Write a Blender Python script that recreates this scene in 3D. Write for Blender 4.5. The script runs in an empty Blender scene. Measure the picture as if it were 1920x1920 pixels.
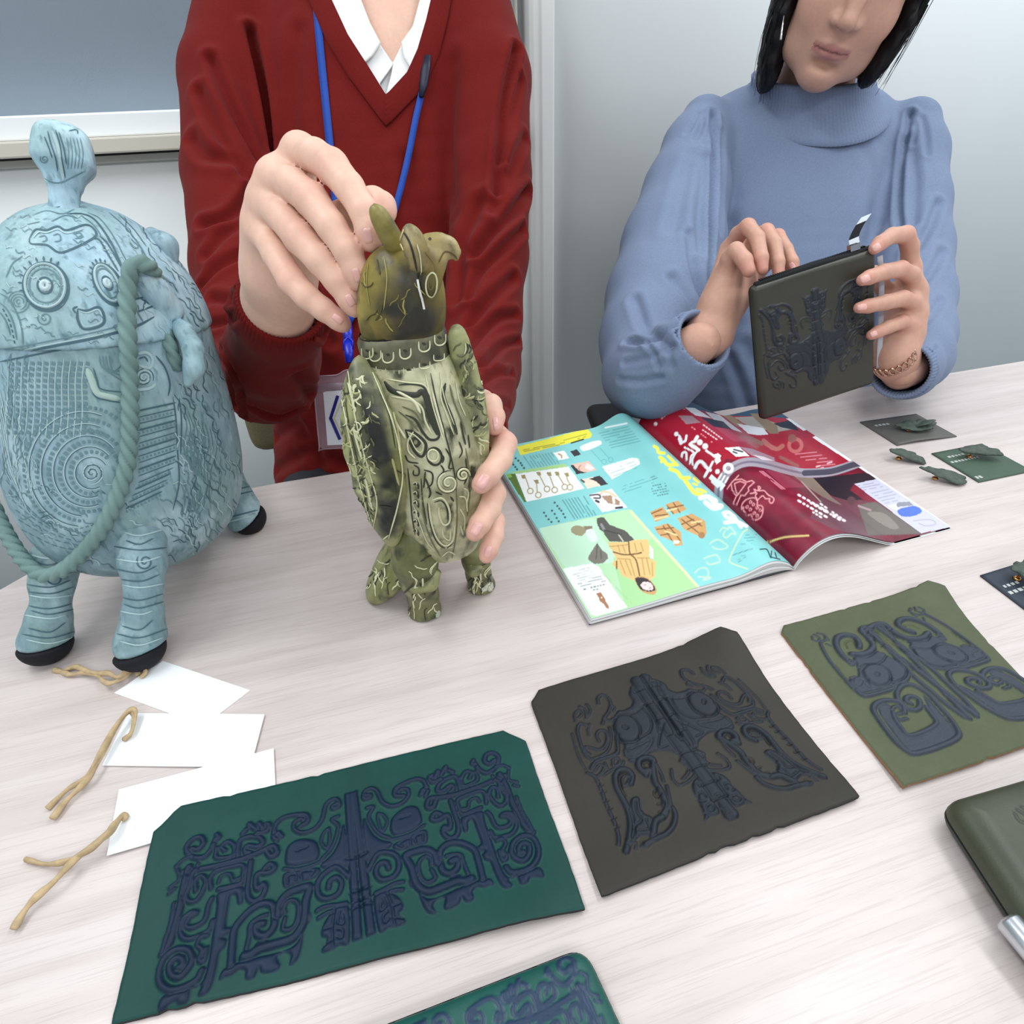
import bpy, math
import numpy as np
from mathutils import Vector, Matrix
from mathutils.kdtree import KDTree

sc = bpy.context.scene
COL = sc.collection

# ------------------------------------------------------------------ camera
TABLE_Z = 0.70
F_PX, PITCH, ROLL, YAW, CAM_H = 1150.0, math.radians(33.7), math.radians(-2.4), math.radians(-14.6), 0.35
CAM = np.array([0.0, 0.0, TABLE_Z + CAM_H])
def _rz(v):
    c, s = math.cos(YAW), math.sin(YAW)
    return np.array([c*v[0]-s*v[1], s*v[0]+c*v[1], v[2]])
_R = _rz((1, 0, 0)); _U = _rz((0, math.sin(PITCH), math.cos(PITCH))); FWD = _rz((0, math.cos(PITCH), -math.sin(PITCH)))
RIGHT = math.cos(ROLL)*_R + math.sin(ROLL)*_U
UP = -math.sin(ROLL)*_R + math.cos(ROLL)*_U
cam_data = bpy.data.cameras.new('camera'); cam_data.sensor_width = 36; cam_data.lens = 36*F_PX/1920
cam_data.clip_start = 0.01
cam = bpy.data.objects.new('camera', cam_data); COL.objects.link(cam)
m = Matrix.Identity(4)
for i in range(3):
    m[i][0], m[i][1], m[i][2], m[i][3] = RIGHT[i], UP[i], -FWD[i], CAM[i]
cam.matrix_world = m
sc.camera = cam

# ------------------------------------------------------------------ light and exposure
sc.view_settings.view_transform = 'Standard'; sc.view_settings.look = 'None'
sc.view_settings.gamma = 1; sc.view_settings.use_curve_mapping = False
sc.view_settings.exposure = 0.06
world = bpy.data.worlds.new('world'); sc.world = world; world.use_nodes = True
bg = world.node_tree.nodes['Background']; bg.inputs[0].default_value = (0.86, 0.93, 1.0, 1); bg.inputs[1].default_value = 0.68
def area(name, loc, size, power, color, rot=(0, 0, 0)):
    l = bpy.data.lights.new(name, 'AREA'); l.shape = 'RECTANGLE'; l.size, l.size_y = size; l.energy = power; l.color = color
    o = bpy.data.objects.new(name, l); o.location = loc; o.rotation_euler = rot; COL.objects.link(o); return o
area('ceiling_and_fill_light', (1.05, 0.55, 2.5), (0.35, 1.5), 17, (0.95, 0.98, 1.0))
area('ceiling_and_fill_light', (-0.75, 0.55, 2.5), (0.35, 1.5), 17, (0.95, 0.98, 1.0))
area('ceiling_and_fill_light', (2.6, 0.35, 2.5), (0.35, 1.5), 14, (0.95, 0.98, 1.0))  # added unseen lamp, lifts the brightness of the right wall
area('ceiling_and_fill_light', (0.2, -1.6, 2.5), (2.4, 0.5), 34, (0.95, 0.98, 1.0))  # unseen lamp behind the camera, enlarged as a front fill

# ------------------------------------------------------------------ projection helpers (measuring the photograph)
def ray(px, py): return FWD + (px-960)/F_PX*RIGHT - (py-960)/F_PX*UP
def P(px, py, d): return CAM + d*ray(px, py)                      # a point at depth d along the optical axis
def T(px, py, z=0.0):                                             # a point on the plane z above the table
    r = ray(px, py); return CAM + r*((TABLE_Z+z-CAM[2])/r[2])
def PY(px, py, y):                                                # a point on the vertical plane y = const
    r = ray(px, py); return CAM + r*(y/r[1])
def proj(V):
    q = np.asarray(V)-CAM; d = q@FWD
    return np.stack([960+F_PX*(q@RIGHT)/d, 960-F_PX*(q@UP)/d, d], -1)

# ------------------------------------------------------------------ objects and labels
def link(o): COL.objects.link(o); return o
def tag(o, label=None, cat=None, group=None, kind=None):
    for k, v in (('label', label), ('category', cat), ('group', group), ('kind', kind)):
        if v: o[k] = v
    return o
def empty(name, loc, label, cat, group=None):
    o = bpy.data.objects.new(name, None); o.location = tuple(loc); o.empty_display_size = 0.02; link(o)
    return tag(o, label, cat, group)
def set_parent(o, p):
    if p is not None:
        o.parent = p; o.matrix_parent_inverse = world_mat(p).inverted()
    return o
def world_mat(p):
    mm = Matrix.LocRotScale(p.location, p.rotation_euler, p.scale)
    return (world_mat(p.parent) @ p.matrix_parent_inverse @ mm) if p.parent else mm
def mesh(name, V, Fc, mat, parent=None, smooth=True, col=None, attrs=None):
    """one mesh object; Fc is an (n,3)/(n,4) array or a list of tuples"""
    V = np.asarray(V, np.float32); me = bpy.data.meshes.new(name)
    if isinstance(Fc, np.ndarray):
        n, k = Fc.shape
        me.vertices.add(len(V)); me.vertices.foreach_set('co', V.ravel())
        me.loops.add(n*k); me.loops.foreach_set('vertex_index', Fc.astype(np.int32).ravel())
        me.polygons.add(n); me.polygons.foreach_set('loop_start', np.arange(n, dtype=np.int32)*k)
        me.update(calc_edges=True); me.validate()
    else:
        me.from_pydata([tuple(v) for v in V], [], Fc); me.update()
    if smooth: me.polygons.foreach_set('use_smooth', np.ones(len(me.polygons), bool))
    if col is not None: set_col(me, col)
    for k_, a in (attrs or {}).items():
        at = me.attributes.new(k_, 'FLOAT', 'POINT'); at.data.foreach_set('value', np.asarray(a, np.float32))
    if mat: me.materials.append(mat)
    o = link(bpy.data.objects.new(name, me))
    return set_parent(o, parent)
def set_col(me, col):
    a = me.color_attributes.get('Col') or me.color_attributes.new('Col', 'FLOAT_COLOR', 'POINT')
    c = np.ones((len(me.vertices), 4), np.float32); c[:, :3] = col; a.data.foreach_set('color', c.ravel())
def join_vf(parts):
    V, Fs, n = [], [], 0
    for v, f in parts:
        V.append(np.asarray(v, float)); Fs += [tuple(int(i)+n for i in q) for q in f]; n += len(v)
    return np.concatenate(V), Fs

# ------------------------------------------------------------------ colour
def lin(c):
    if isinstance(c, str): c = [int(c[i:i+2], 16)/255 for i in (0, 2, 4)]
    else: c = [x/255 for x in c]
    return np.array([x/12.92 if x <= .04045 else ((x+.055)/1.055)**2.4 for x in c])
def mat(name, color=None, rough=.6, spec=.4, noise=None, bump=None, sss=0, metal=0, attr=False, mix=None, alpha=None, sheen=0, coat=0):
    """node material. noise=(scale, amount, stretch) varies the value; bump=(scale, strength, distance, stretch);
    mix=(colour2, scale, lo, hi) adds blotches of a second colour; attr multiplies by the vertex colours"""
    mt = bpy.data.materials.new(name); mt.use_nodes = True; nt = mt.node_tree; N, L = nt.nodes, nt.links
    b = N['Principled BSDF']; b.inputs['Roughness'].default_value = rough; b.inputs['Metallic'].default_value = metal
    b.inputs['Specular IOR Level'].default_value = spec
    tc = N.new('ShaderNodeTexCoord')
    def nz(scale, stretch=(1, 1, 1), detail=4):
        mp = N.new('ShaderNodeMapping'); mp.inputs['Scale'].default_value = stretch; L.new(tc.outputs['Object'], mp.inputs[0])
        n = N.new('ShaderNodeTexNoise'); n.inputs['Scale'].default_value = scale; n.inputs['Detail'].default_value = detail
        L.new(mp.outputs[0], n.inputs[0]); return n.outputs[0]
    if attr:
        a = N.new('ShaderNodeAttribute'); a.attribute_name = 'Col'; c = a.outputs['Color']
    else:
        r = N.new('ShaderNodeRGB'); r.outputs[0].default_value = (*lin(color), 1); c = r.outputs[0]
    if mix:
        c2, scale, lo, hi = mix[:4]
        mr = N.new('ShaderNodeMapRange'); mr.inputs[1].default_value = lo; mr.inputs[2].default_value = hi
        L.new(nz(scale, mix[4] if len(mix) > 4 else (1, 1, 1)), mr.inputs[0])
        mx = N.new('ShaderNodeMix'); mx.data_type = 'RGBA'; L.new(mr.outputs[0], mx.inputs[0]); L.new(c, mx.inputs[6]); mx.inputs[7].default_value = (*lin(c2), 1); c = mx.outputs[2]
    if noise:
        s, amt = noise[:2]; st = noise[2] if len(noise) > 2 else (1, 1, 1)
        mr = N.new('ShaderNodeMapRange'); mr.inputs[1].default_value = .25; mr.inputs[2].default_value = .75; mr.inputs[3].default_value = 1-amt; mr.inputs[4].default_value = 1+amt
        L.new(nz(s, st), mr.inputs[0])
        vm = N.new('ShaderNodeVectorMath'); vm.operation = 'SCALE'; L.new(c, vm.inputs[0]); L.new(mr.outputs[0], vm.inputs[3]); c = vm.outputs[0]
    L.new(c, b.inputs['Base Color'])
    if bump:
        s, stg, dist = bump[:3]; st = bump[3] if len(bump) > 3 else (1, 1, 1)
        bp = N.new('ShaderNodeBump'); bp.inputs['Strength'].default_value = stg; bp.inputs['Distance'].default_value = dist
        L.new(nz(s, st, 3), bp.inputs['Height']); L.new(bp.outputs[0], b.inputs['Normal'])
    if sss:
        b.inputs['Subsurface Weight'].default_value = sss; b.inputs['Subsurface Radius'].default_value = (.012, .005, .003); b.inputs['Subsurface Scale'].default_value = 1
    if alpha is not None: b.inputs['Alpha'].default_value = alpha
    if sheen: b.inputs['Sheen Weight'].default_value = sheen; b.inputs['Sheen Roughness'].default_value = .5
    if coat: b.inputs['Coat Weight'].default_value = coat; b.inputs['Coat Roughness'].default_value = .15
    return mt

# ------------------------------------------------------------------ curves
def spline(pts, n=8, closed=False):
    """Catmull-Rom through pts"""
    p = np.asarray(pts, float)
    if len(p) < 3 and not closed:
        t = np.linspace(0, 1, n+1)[:, None]; return p[0]*(1-t)+p[-1]*t
    q = np.concatenate([p[-1:], p, p[:2]]) if closed else np.concatenate([2*p[:1]-p[1:2], p, 2*p[-1:]-p[-2:-1]])
    out = []
    t = np.linspace(0, 1, n, endpoint=False)[:, None]
    for i in range(len(q)-3):
        a, b, c, d = q[i:i+4]
        out.append(.5*((2*b)+(c-a)*t+(2*a-5*b+4*c-d)*t*t+(3*b-a-3*c+d)*t**3))
    if not closed: out.append(p[-1:])
    return np.concatenate(out)
def resample(p, step):
    p = np.asarray(p, float); s = np.r_[0, np.cumsum(np.linalg.norm(np.diff(p, axis=0), axis=1))]
    n = max(2, int(s[-1]/step)+1); u = np.linspace(0, s[-1], n)
    return np.stack([np.interp(u, s, p[:, i]) for i in range(p.shape[1])], 1)
def tube(pts, r, sides=10, cap=True, flat=None, up=None):
    """(V, F) of a tube along pts; r a number or per-point list; flat=(w,h) scales the section"""
    p = np.asarray(pts, float); n = len(p); r = np.broadcast_to(np.asarray(r, float), (n,))
    tg = np.gradient(p, axis=0); tg /= np.linalg.norm(tg, axis=1)[:, None]+1e-12
    u = np.array(up if up is not None else ([0, 0, 1] if abs(tg[0][2]) < .9 else [1, 0, 0]), float)
    V = []
    for i in range(n):
        u = (np.array(up, float) if up is not None else u) ; u = u-tg[i]*(u@tg[i]); u /= np.linalg.norm(u)+1e-12; w = np.cross(tg[i], u)
        for k in range(sides):
            a = 2*math.pi*k/sides; cw, ch = flat or (1, 1)
            V.append(p[i]+r[i]*(cw*math.cos(a)*w+ch*math.sin(a)*u))
    Fc = [(i*sides+k, i*sides+(k+1) % sides, (i+1)*sides+(k+1) % sides, (i+1)*sides+k) for i in range(n-1) for k in range(sides)]
    if cap: Fc += [tuple(range(sides))[::-1], tuple((n-1)*sides+k for k in range(sides))]
    return np.array(V), Fc
def box(c, s, R=None):
    V = np.array([(x, y, z) for x in (-.5, .5) for y in (-.5, .5) for z in (-.5, .5)])*np.asarray(s, float)
    if R is not None: V = V@np.asarray(R).T
    return V+np.asarray(c, float), [(0, 1, 3, 2), (4, 6, 7, 5), (0, 4, 5, 1), (2, 3, 7, 6), (0, 2, 6, 4), (1, 5, 7, 3)]
def prism(poly, z0, z1, origin=(0, 0, 0), ax=((1, 0, 0), (0, 1, 0), (0, 0, 1))):
    A = np.asarray(ax, float); o = np.asarray(origin, float); n = len(poly)
    V = [o+p[0]*A[0]+p[1]*A[1]+z*A[2] for z in (z0, z1) for p in poly]
    return np.array(V), [tuple(range(n))[::-1], tuple(range(n, 2*n))]+[(i, (i+1) % n, n+(i+1) % n, n+i) for i in range(n)]
def bevel(o, w, seg=2):
    md = o.modifiers.new('bevel', 'BEVEL'); md.width = w; md.segments = seg; md.limit_method = 'ANGLE'; return o

# ------------------------------------------------------------------ implicit surfaces
class Vol:
    def __init__(s, lo, hi, h):
        lo, hi = np.minimum(lo, hi), np.maximum(lo, hi); s.h = h; s.lo = np.asarray(lo, float)-3*h; s.n = np.ceil((np.asarray(hi)+3*h-s.lo)/h).astype(int)+1
        s.F = np.full(s.n, 1.0, np.float32)
        s.ax = [(s.lo[i]+h*np.arange(s.n[i])).astype(np.float32) for i in range(3)]
    def _sl(s, lo, hi):
        a = np.clip(np.floor((lo-s.lo)/s.h).astype(int), 0, s.n); b = np.clip(np.ceil((hi-s.lo)/s.h).astype(int)+1, 0, s.n)
        return tuple(slice(x, y) for x, y in zip(a, b))
    def put(s, fn, lo, hi, k, sub=False):
        mg = k+3*s.h; sl = s._sl(np.asarray(lo)-mg, np.asarray(hi)+mg)
        if any(q.stop <= q.start for q in sl): return
        X = s.ax[0][sl[0]][:, None, None]; Y = s.ax[1][sl[1]][None, :, None]; Z = s.ax[2][sl[2]][None, None, :]
        d = fn(X, Y, Z).astype(np.float32); f = s.F[sl]
        if sub:
            d = -d; hh = np.maximum(k-np.abs(f-d), 0)/k; s.F[sl] = np.maximum(f, d)+hh*hh*k*.25
        else:
            hh = np.maximum(k-np.abs(f-d), 0)/k; s.F[sl] = np.minimum(f, d)-hh*hh*k*.25
    def cone(s, a, b, ra, rb, k=.01, sub=False):
        a = np.asarray(a, float); b = np.asarray(b, float); ba = b-a; L2 = ba@ba+1e-12; R = max(ra, rb)
        def fn(X, Y, Z):
            x, y, z = X-a[0], Y-a[1], Z-a[2]
            t = np.clip((x*ba[0]+y*ba[1]+z*ba[2])/L2, 0, 1)
            return np.sqrt((x-t*ba[0])**2+(y-t*ba[1])**2+(z-t*ba[2])**2)-(ra+(rb-ra)*t)
        s.put(fn, np.minimum(a, b)-R, np.maximum(a, b)+R, k, sub)
    def chain(s, pts, r, k=.01, sub=False):
        r = np.broadcast_to(np.asarray(r, float), (len(pts),))
        for i in range(len(pts)-1): s.cone(pts[i], pts[i+1], r[i], r[i+1], k, sub)
    def ell(s, c, rad, R=None, k=.01, sub=False):
        c = np.asarray(c, float); rad = np.asarray(rad, float); R = np.eye(3) if R is None else np.asarray(R, float)   # columns = axes
        def fn(X, Y, Z):
            x, y, z = X-c[0], Y-c[1], Z-c[2]
            q = [(x*R[0, i]+y*R[1, i]+z*R[2, i]) for i in range(3)]
            k0 = np.sqrt(sum((q[i]/rad[i])**2 for i in range(3))); k1 = np.sqrt(sum((q[i]/rad[i]**2)**2 for i in range(3)))+1e-9
            return k0*(k0-1)/k1
        e = np.sqrt((R**2)@(rad**2)); s.put(fn, c-e, c+e, k, sub)
    def rbox(s, c, half, rr, R=None, k=.005, sub=False):
        c = np.asarray(c, float); half = np.asarray(half, float); R = np.eye(3) if R is None else np.asarray(R, float)
        def fn(X, Y, Z):
            x, y, z = X-c[0], Y-c[1], Z-c[2]
            q = [np.abs(x*R[0, i]+y*R[1, i]+z*R[2, i])-half[i]+rr for i in range(3)]
            return np.sqrt(sum(np.maximum(v, 0)**2 for v in q))+np.minimum(np.maximum(np.maximum(q[0], q[1]), q[2]), 0)-rr
        e = np.abs(R)@half; s.put(fn, c-e, c+e, k, sub)
    def half(s, p, n, k=.004):                                     # keep the side against n
        p = np.asarray(p, float); n = np.asarray(n, float)/np.linalg.norm(n)
        X = s.ax[0][:, None, None]; Y = s.ax[1][None, :, None]; Z = s.ax[2][None, None, :]
        d = ((X-p[0])*n[0]+(Y-p[1])*n[1]+(Z-p[2])*n[2]).astype(np.float32)
        hh = np.maximum(k-np.abs(s.F-d), 0)/k; s.F = np.maximum(s.F, d)+hh*hh*k*.25
    def mesh(s, smooth=1):
        F = s.F; S = F < 0; nx, ny, nz = F.shape
        cnt = np.zeros((nx-1, ny-1, nz-1), np.int8)
        for i in (0, 1):
            for j in (0, 1):
                for k in (0, 1): cnt += S[i:nx-1+i, j:ny-1+j, k:nz-1+k]
        act = (cnt > 0) & (cnt < 8); I = np.argwhere(act); idx = np.full(act.shape, -1, np.int32); idx[act] = np.arange(len(I))
        acc = np.zeros((len(I), 3)); w = np.zeros(len(I))
        cs = [(i, j, k) for i in (0, 1) for j in (0, 1) for k in (0, 1)]
        val = {c: F[I[:, 0]+c[0], I[:, 1]+c[1], I[:, 2]+c[2]] for c in cs}
        for a in cs:
            for ax in range(3):
                if a[ax] == 0:
                    b = list(a); b[ax] = 1; b = tuple(b); va, vb = val[a], val[b]; mm = (va < 0) != (vb < 0)
                    t = np.where(mm, va/(va-vb+1e-12), 0); p = np.array(a, float)[None, :].repeat(len(I), 0); p[:, ax] += t
                    acc[mm] += p[mm]; w[mm] += 1
        V = s.lo+s.h*(I+acc/np.maximum(w, 1)[:, None])
        Q = []
        for ax in range(3):
            sl0 = [slice(1, -1)]*3; sl0[ax] = slice(0, -1); sl1 = list(sl0); sl1[ax] = slice(1, None)
            A, B = S[tuple(sl0)], S[tuple(sl1)]; e = np.argwhere(A != B); flip = A[A != B]
            base = e+1; base[:, ax] -= 1; o1, o2 = (ax+1) % 3, (ax+2) % 3
            def cell(d1, d2):
                c = base.copy(); c[:, o1] += d1; c[:, o2] += d2; return idx[c[:, 0], c[:, 1], c[:, 2]]
            q = np.stack([cell(-1, -1), cell(0, -1), cell(0, 0), cell(-1, 0)], 1)
            q[~flip] = q[~flip][:, ::-1]; Q.append(q)
        Q = np.concatenate(Q); Q = Q[(Q >= 0).all(1)]
        if smooth: V = relax(V, Q, smooth)
        return V, Q
def relax(V, Q, it, lam=.5):
    k = Q.shape[1]; n = len(V); E = np.concatenate([np.stack([Q[:, i], Q[:, (i+1) % k]], 1) for i in range(k)])
    deg = np.bincount(E[:, 0], minlength=n)+np.bincount(E[:, 1], minlength=n)
    for _ in range(it):
        A = np.stack([np.bincount(E[:, 0], V[E[:, 1], c], n)+np.bincount(E[:, 1], V[E[:, 0], c], n) for c in range(3)], 1)
        V = V+lam*(A/np.maximum(deg, 1)[:, None]-V)
    return V
def normals(V, Q):
    d1 = V[Q[:, 2]]-V[Q[:, 0]]; d2 = V[Q[:, -1]]-V[Q[:, 1]] if Q.shape[1] == 4 else V[Q[:, 1]]-V[Q[:, 0]]
    fn = np.cross(d1, d2) if Q.shape[1] == 4 else -np.cross(d1, d2)
    N = np.zeros_like(V)
    for i in range(Q.shape[1]):
        for c in range(3): N[:, c] += np.bincount(Q[:, i], fn[:, c], len(V))
    return N/(np.linalg.norm(N, axis=1)[:, None]+1e-12)
def subdiv(V, Q):
    """one linear subdivision of a quad mesh, relaxed"""
    n = len(V); E = np.sort(np.concatenate([np.stack([Q[:, i], Q[:, (i+1) % 4]], 1) for i in range(4)]), 1)
    key = E[:, 0].astype(np.int64)*n+E[:, 1]; u, first, inv = np.unique(key, return_index=True, return_inverse=True)
    em = (V[E[first, 0]]+V[E[first, 1]])/2; fm = V[Q].mean(1); m = len(Q)
    ei = [n+inv[i*m:(i+1)*m] for i in range(4)]; fi = n+len(u)+np.arange(m)
    W = np.concatenate([V, em, fm])
    NQ = np.concatenate([np.stack([Q[:, i], ei[i], fi, ei[i-1]], 1) for i in range(4)])
    return relax(W, NQ, 1), NQ
def trim(V, Q, keep):
    """drop the vertices where keep is False"""
    q = Q[keep[Q].all(1)]; used = np.zeros(len(V), bool); used[q] = True
    re = np.cumsum(used)-1; return V[used], re[q], used
class Caster:
    """ray caster over a mesh: finds where the line of sight through a photo pixel meets a surface"""
    def __init__(s, V, Q):
        from mathutils.bvhtree import BVHTree
        s.t = BVHTree.FromPolygons(V.tolist(), Q.tolist())
    def at(s, px, py):
        h = s.t.ray_cast(Vector(CAM), Vector(ray(px, py)))
        return None if h[0] is None else np.array(h[0])
    def line(s, pts, n=6, closed=False, step=4):
        q = resample(spline(pts, n, closed) if n else np.asarray(pts, float), step); o = [s.at(*p) for p in q]
        return [x for x in o if x is not None]
def strokes_dist(V, lines, rmax=1.0):
    """distance of each vertex to the nearest of the 3-D polylines, and which one"""
    pts, ids = [], []
    for i, l in enumerate(lines):
        if len(l) < 2: continue
        q = resample(np.array(l), .0006); pts.append(q); ids += [i]*len(q)
    if not pts: return np.full(len(V), 9.), np.zeros(len(V), int)
    pts = np.concatenate(pts); kd = KDTree(len(pts))
    for i, p in enumerate(pts): kd.insert(p, i)
    kd.balance(); D = np.full(len(V), 9.); J = np.zeros(len(V), int); ids = np.array(ids)
    lo, hi = pts.min(0)-rmax, pts.max(0)+rmax
    for i in np.where(((V > lo) & (V < hi)).all(1))[0]:
        co, j, d = kd.find(V[i]); D[i] = d; J[i] = ids[j]
    return D, J
def gauss(d, w): return np.exp(-(d/w)**2)
def sstep(a, b, x):
    t = np.clip((x-a)/(b-a), 0, 1); return t*t*(3-2*t)
_perm = np.random.RandomState(7).rand(64, 64, 64).astype(np.float32)
def vnoise(V, scale, seed=0):
    """smooth value noise at points, 0..1"""
    q = np.asarray(V)*scale+seed*17.31+1000; i = np.floor(q).astype(int); f = q-i; f = f*f*(3-2*f); r = 0
    for a in (0, 1):
        for b in (0, 1):
            for c in (0, 1):
                r = r+_perm[(i[..., 0]+a) % 64, (i[..., 1]+b) % 64, (i[..., 2]+c) % 64]*(f[..., 0] if a else 1-f[..., 0])*(f[..., 1] if b else 1-f[..., 1])*(f[..., 2] if c else 1-f[..., 2])
    return r
def fbm(V, scale, seed=0, oct=3):
    return sum(vnoise(V, scale*2**k, seed+k)/2**k for k in range(oct))/sum(1/2**k for k in range(oct))
# ------------------------------------------------------------------ 2-D drawing on a grid of points (reliefs and print)
def in_poly(X, Y, poly):
    p = np.asarray(poly, float); r = np.zeros(X.shape, bool); n = len(p)
    bb = (X >= p[:, 0].min()) & (X <= p[:, 0].max()) & (Y >= p[:, 1].min()) & (Y <= p[:, 1].max())
    x, y = X[bb], Y[bb]; s = np.zeros(x.shape, bool)
    for i in range(n):
        (x1, y1), (x2, y2) = p[i], p[(i+1) % n]
        if y1 == y2: continue
        s ^= ((y1 > y) != (y2 > y)) & (x < (x2-x1)*(y-y1)/(y2-y1)+x1)
    r[bb] = s; return r
def seg_dist(X, Y, pts, D, reach):
    """D = min(D, distance to polyline), updated only within reach"""
    p = np.asarray(pts, float)
    for (x1, y1), (x2, y2) in zip(p[:-1], p[1:]):
        bb = (X > min(x1, x2)-reach) & (X < max(x1, x2)+reach) & (Y > min(y1, y2)-reach) & (Y < max(y1, y2)+reach)
        if not bb.any(): continue
        x, y = X[bb], Y[bb]; dx, dy = x2-x1, y2-y1; t = np.clip(((x-x1)*dx+(y-y1)*dy)/(dx*dx+dy*dy+1e-18), 0, 1)
        D[bb] = np.minimum(D[bb], np.hypot(x-x1-t*dx, y-y1-t*dy))
    return D

# ================================================================== the setting: floor, walls, window, table
M_wall = mat('wall_paint', 'F2F5F3', rough=.75, noise=(3, .02), bump=(220, .06, .001))
M_wall2 = mat('panel_paint', 'F0F5F6', rough=.6, noise=(2.2, .02))
M_white = mat('white_frame', 'F4F7F8', rough=.4)
M_trim = mat('trim_paint', 'DEDDDA', rough=.45)
M_cream = mat('cream_sill', 'D2CCBE', rough=.5)
M_alu = mat('aluminium', 'A9B0B4', rough=.4, metal=.3)
M_dark = mat('sill_shade', '4A4A48', rough=.8)
M_floor = mat('floor_carpet', 'B4B8BC', rough=.95, noise=(60, .12), bump=(400, .4, .002))
WALL_Y = 1.45
mesh('floor', *box((0.6, 0, -.02), (6, 4.6, .04)), M_floor)['kind'] = 'structure'
def W(px, py, y=WALL_Y): q = PY(px, py, y); return q[0], q[2]
sx0, zt = W(0, 217); sx1, zt2 = W(340, 206)
z_glass = (zt+zt2)/2
z_fr = (W(0, 266)[1]+W(340, 249)[1])/2; z_cr = (W(0, 297)[1]+W(340, 279)[1])/2; z_gp = (W(0, 303)[1]+W(340, 284)[1])/2; z_sh = (W(0, 316)[1]+W(340, 299)[1])/2
x_gl = W(920, 10)[0]; x_fr1 = W(958, 10)[0]; x_c0 = W(989, 200)[0]; x_c1 = W(1032, 200)[0]
CEIL = 2.55
L0 = -1.6
for n, lo, hi in (('wall_back', (L0, WALL_Y, 0), (x_c0, WALL_Y+.12, z_gp)), ('wall_top', (L0, WALL_Y, 1.95), (x_c0, WALL_Y+.12, CEIL))):
    o = mesh(n, *box((np.array(lo)+hi)/2, np.array(hi)-lo), M_wall); o['kind'] = 'structure'
o = mesh('wall_left', *box((L0-.06, 0.1, CEIL/2), (.12, 2.9, CEIL)), M_wall); o['kind'] = 'structure'
# panelled wall on the right of the column
o = mesh('wall_right_panel', *box(((x_c1+3.2)/2, WALL_Y+.055, CEIL/2), (3.2-x_c1, .13, CEIL)), M_wall2); o['kind'] = 'structure'
# column cover between them: moulded trim
prof = [(x_c0, .0), (x_c0, -.018), (x_c0+.008, -.024), (x_c0+.018, -.024), (x_c0+.022, -.030), (x_c1-.004, -.030), (x_c1, -.026), (x_c1, .08), (x_c0, .08)]
o = mesh('trim_column', *prism([(a, WALL_Y+b) for a, b in prof], 0, CEIL), M_trim, smooth=False); o['kind'] = 'structure'; bevel(o, .002)
# window_1: frame, sill, glass
wn = bpy.data.objects.new('window_1', None); wn.location = ((L0+x_fr1)/2, WALL_Y, 1.2); link(wn); wn['kind'] = 'structure'
g = mat('frosted_glass', 'A3B0BC', rough=.45, noise=(2.5, .07), bump=(500, .15, .001)); 
mesh('pane', *box(((L0+x_gl)/2, WALL_Y+.05, (z_glass+1.95)/2), (x_gl-L0, .006, 1.95-z_glass+.03)), g, wn)
bevel(mesh('window_frame', *box(((L0+x_fr1)/2, WALL_Y+.018, (z_fr+z_glass)/2), (x_fr1-L0, .075, z_glass-z_fr)), M_white, wn, smooth=False), .003)
bevel(mesh('window_frame', *box(((L0+x_fr1)/2, WALL_Y+.02, 1.95), (x_fr1-L0, .07, .05)), M_white, wn, smooth=False), .003)
bevel(mesh('window_sill', *box(((L0+x_fr1)/2, WALL_Y-.004, (z_fr+z_cr)/2), (x_fr1-L0+.02, .07, z_fr-z_cr)), M_cream, wn, smooth=False), .003)
mesh('sill_shade_strip', *box(((L0+x_fr1)/2, WALL_Y+.03, (z_gp+z_cr)/2), (x_fr1-L0, .06, z_cr-z_gp)), M_dark, wn, smooth=False)  # dark strip standing in for the shade under the sill
mesh('sill_gasket', *box(((L0+x_fr1)/2, WALL_Y-.002, (z_gp+z_sh)/2), (x_fr1-L0, .012, z_gp-z_sh)), mat('sill_gasket', 'B4B4AC', rough=.6), wn, smooth=False)
px_ = [(x_gl-.004, x_gl+.010, M_alu, .03), (x_gl+.010, x_gl+.030, M_white, .012), (x_gl+.030, x_gl+.052, M_alu, .02), (x_gl+.052, x_c0-.016, M_cream, .004), (x_c0-.016, x_c0, M_alu, .03)]
for a, b, mm, dy in px_:
    mesh('window_jamb', *box(((a+b)/2, WALL_Y+dy+.03, (z_fr+1.95)/2), (b-a, .06, 1.95-z_fr)), mm, wn, smooth=False)

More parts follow.
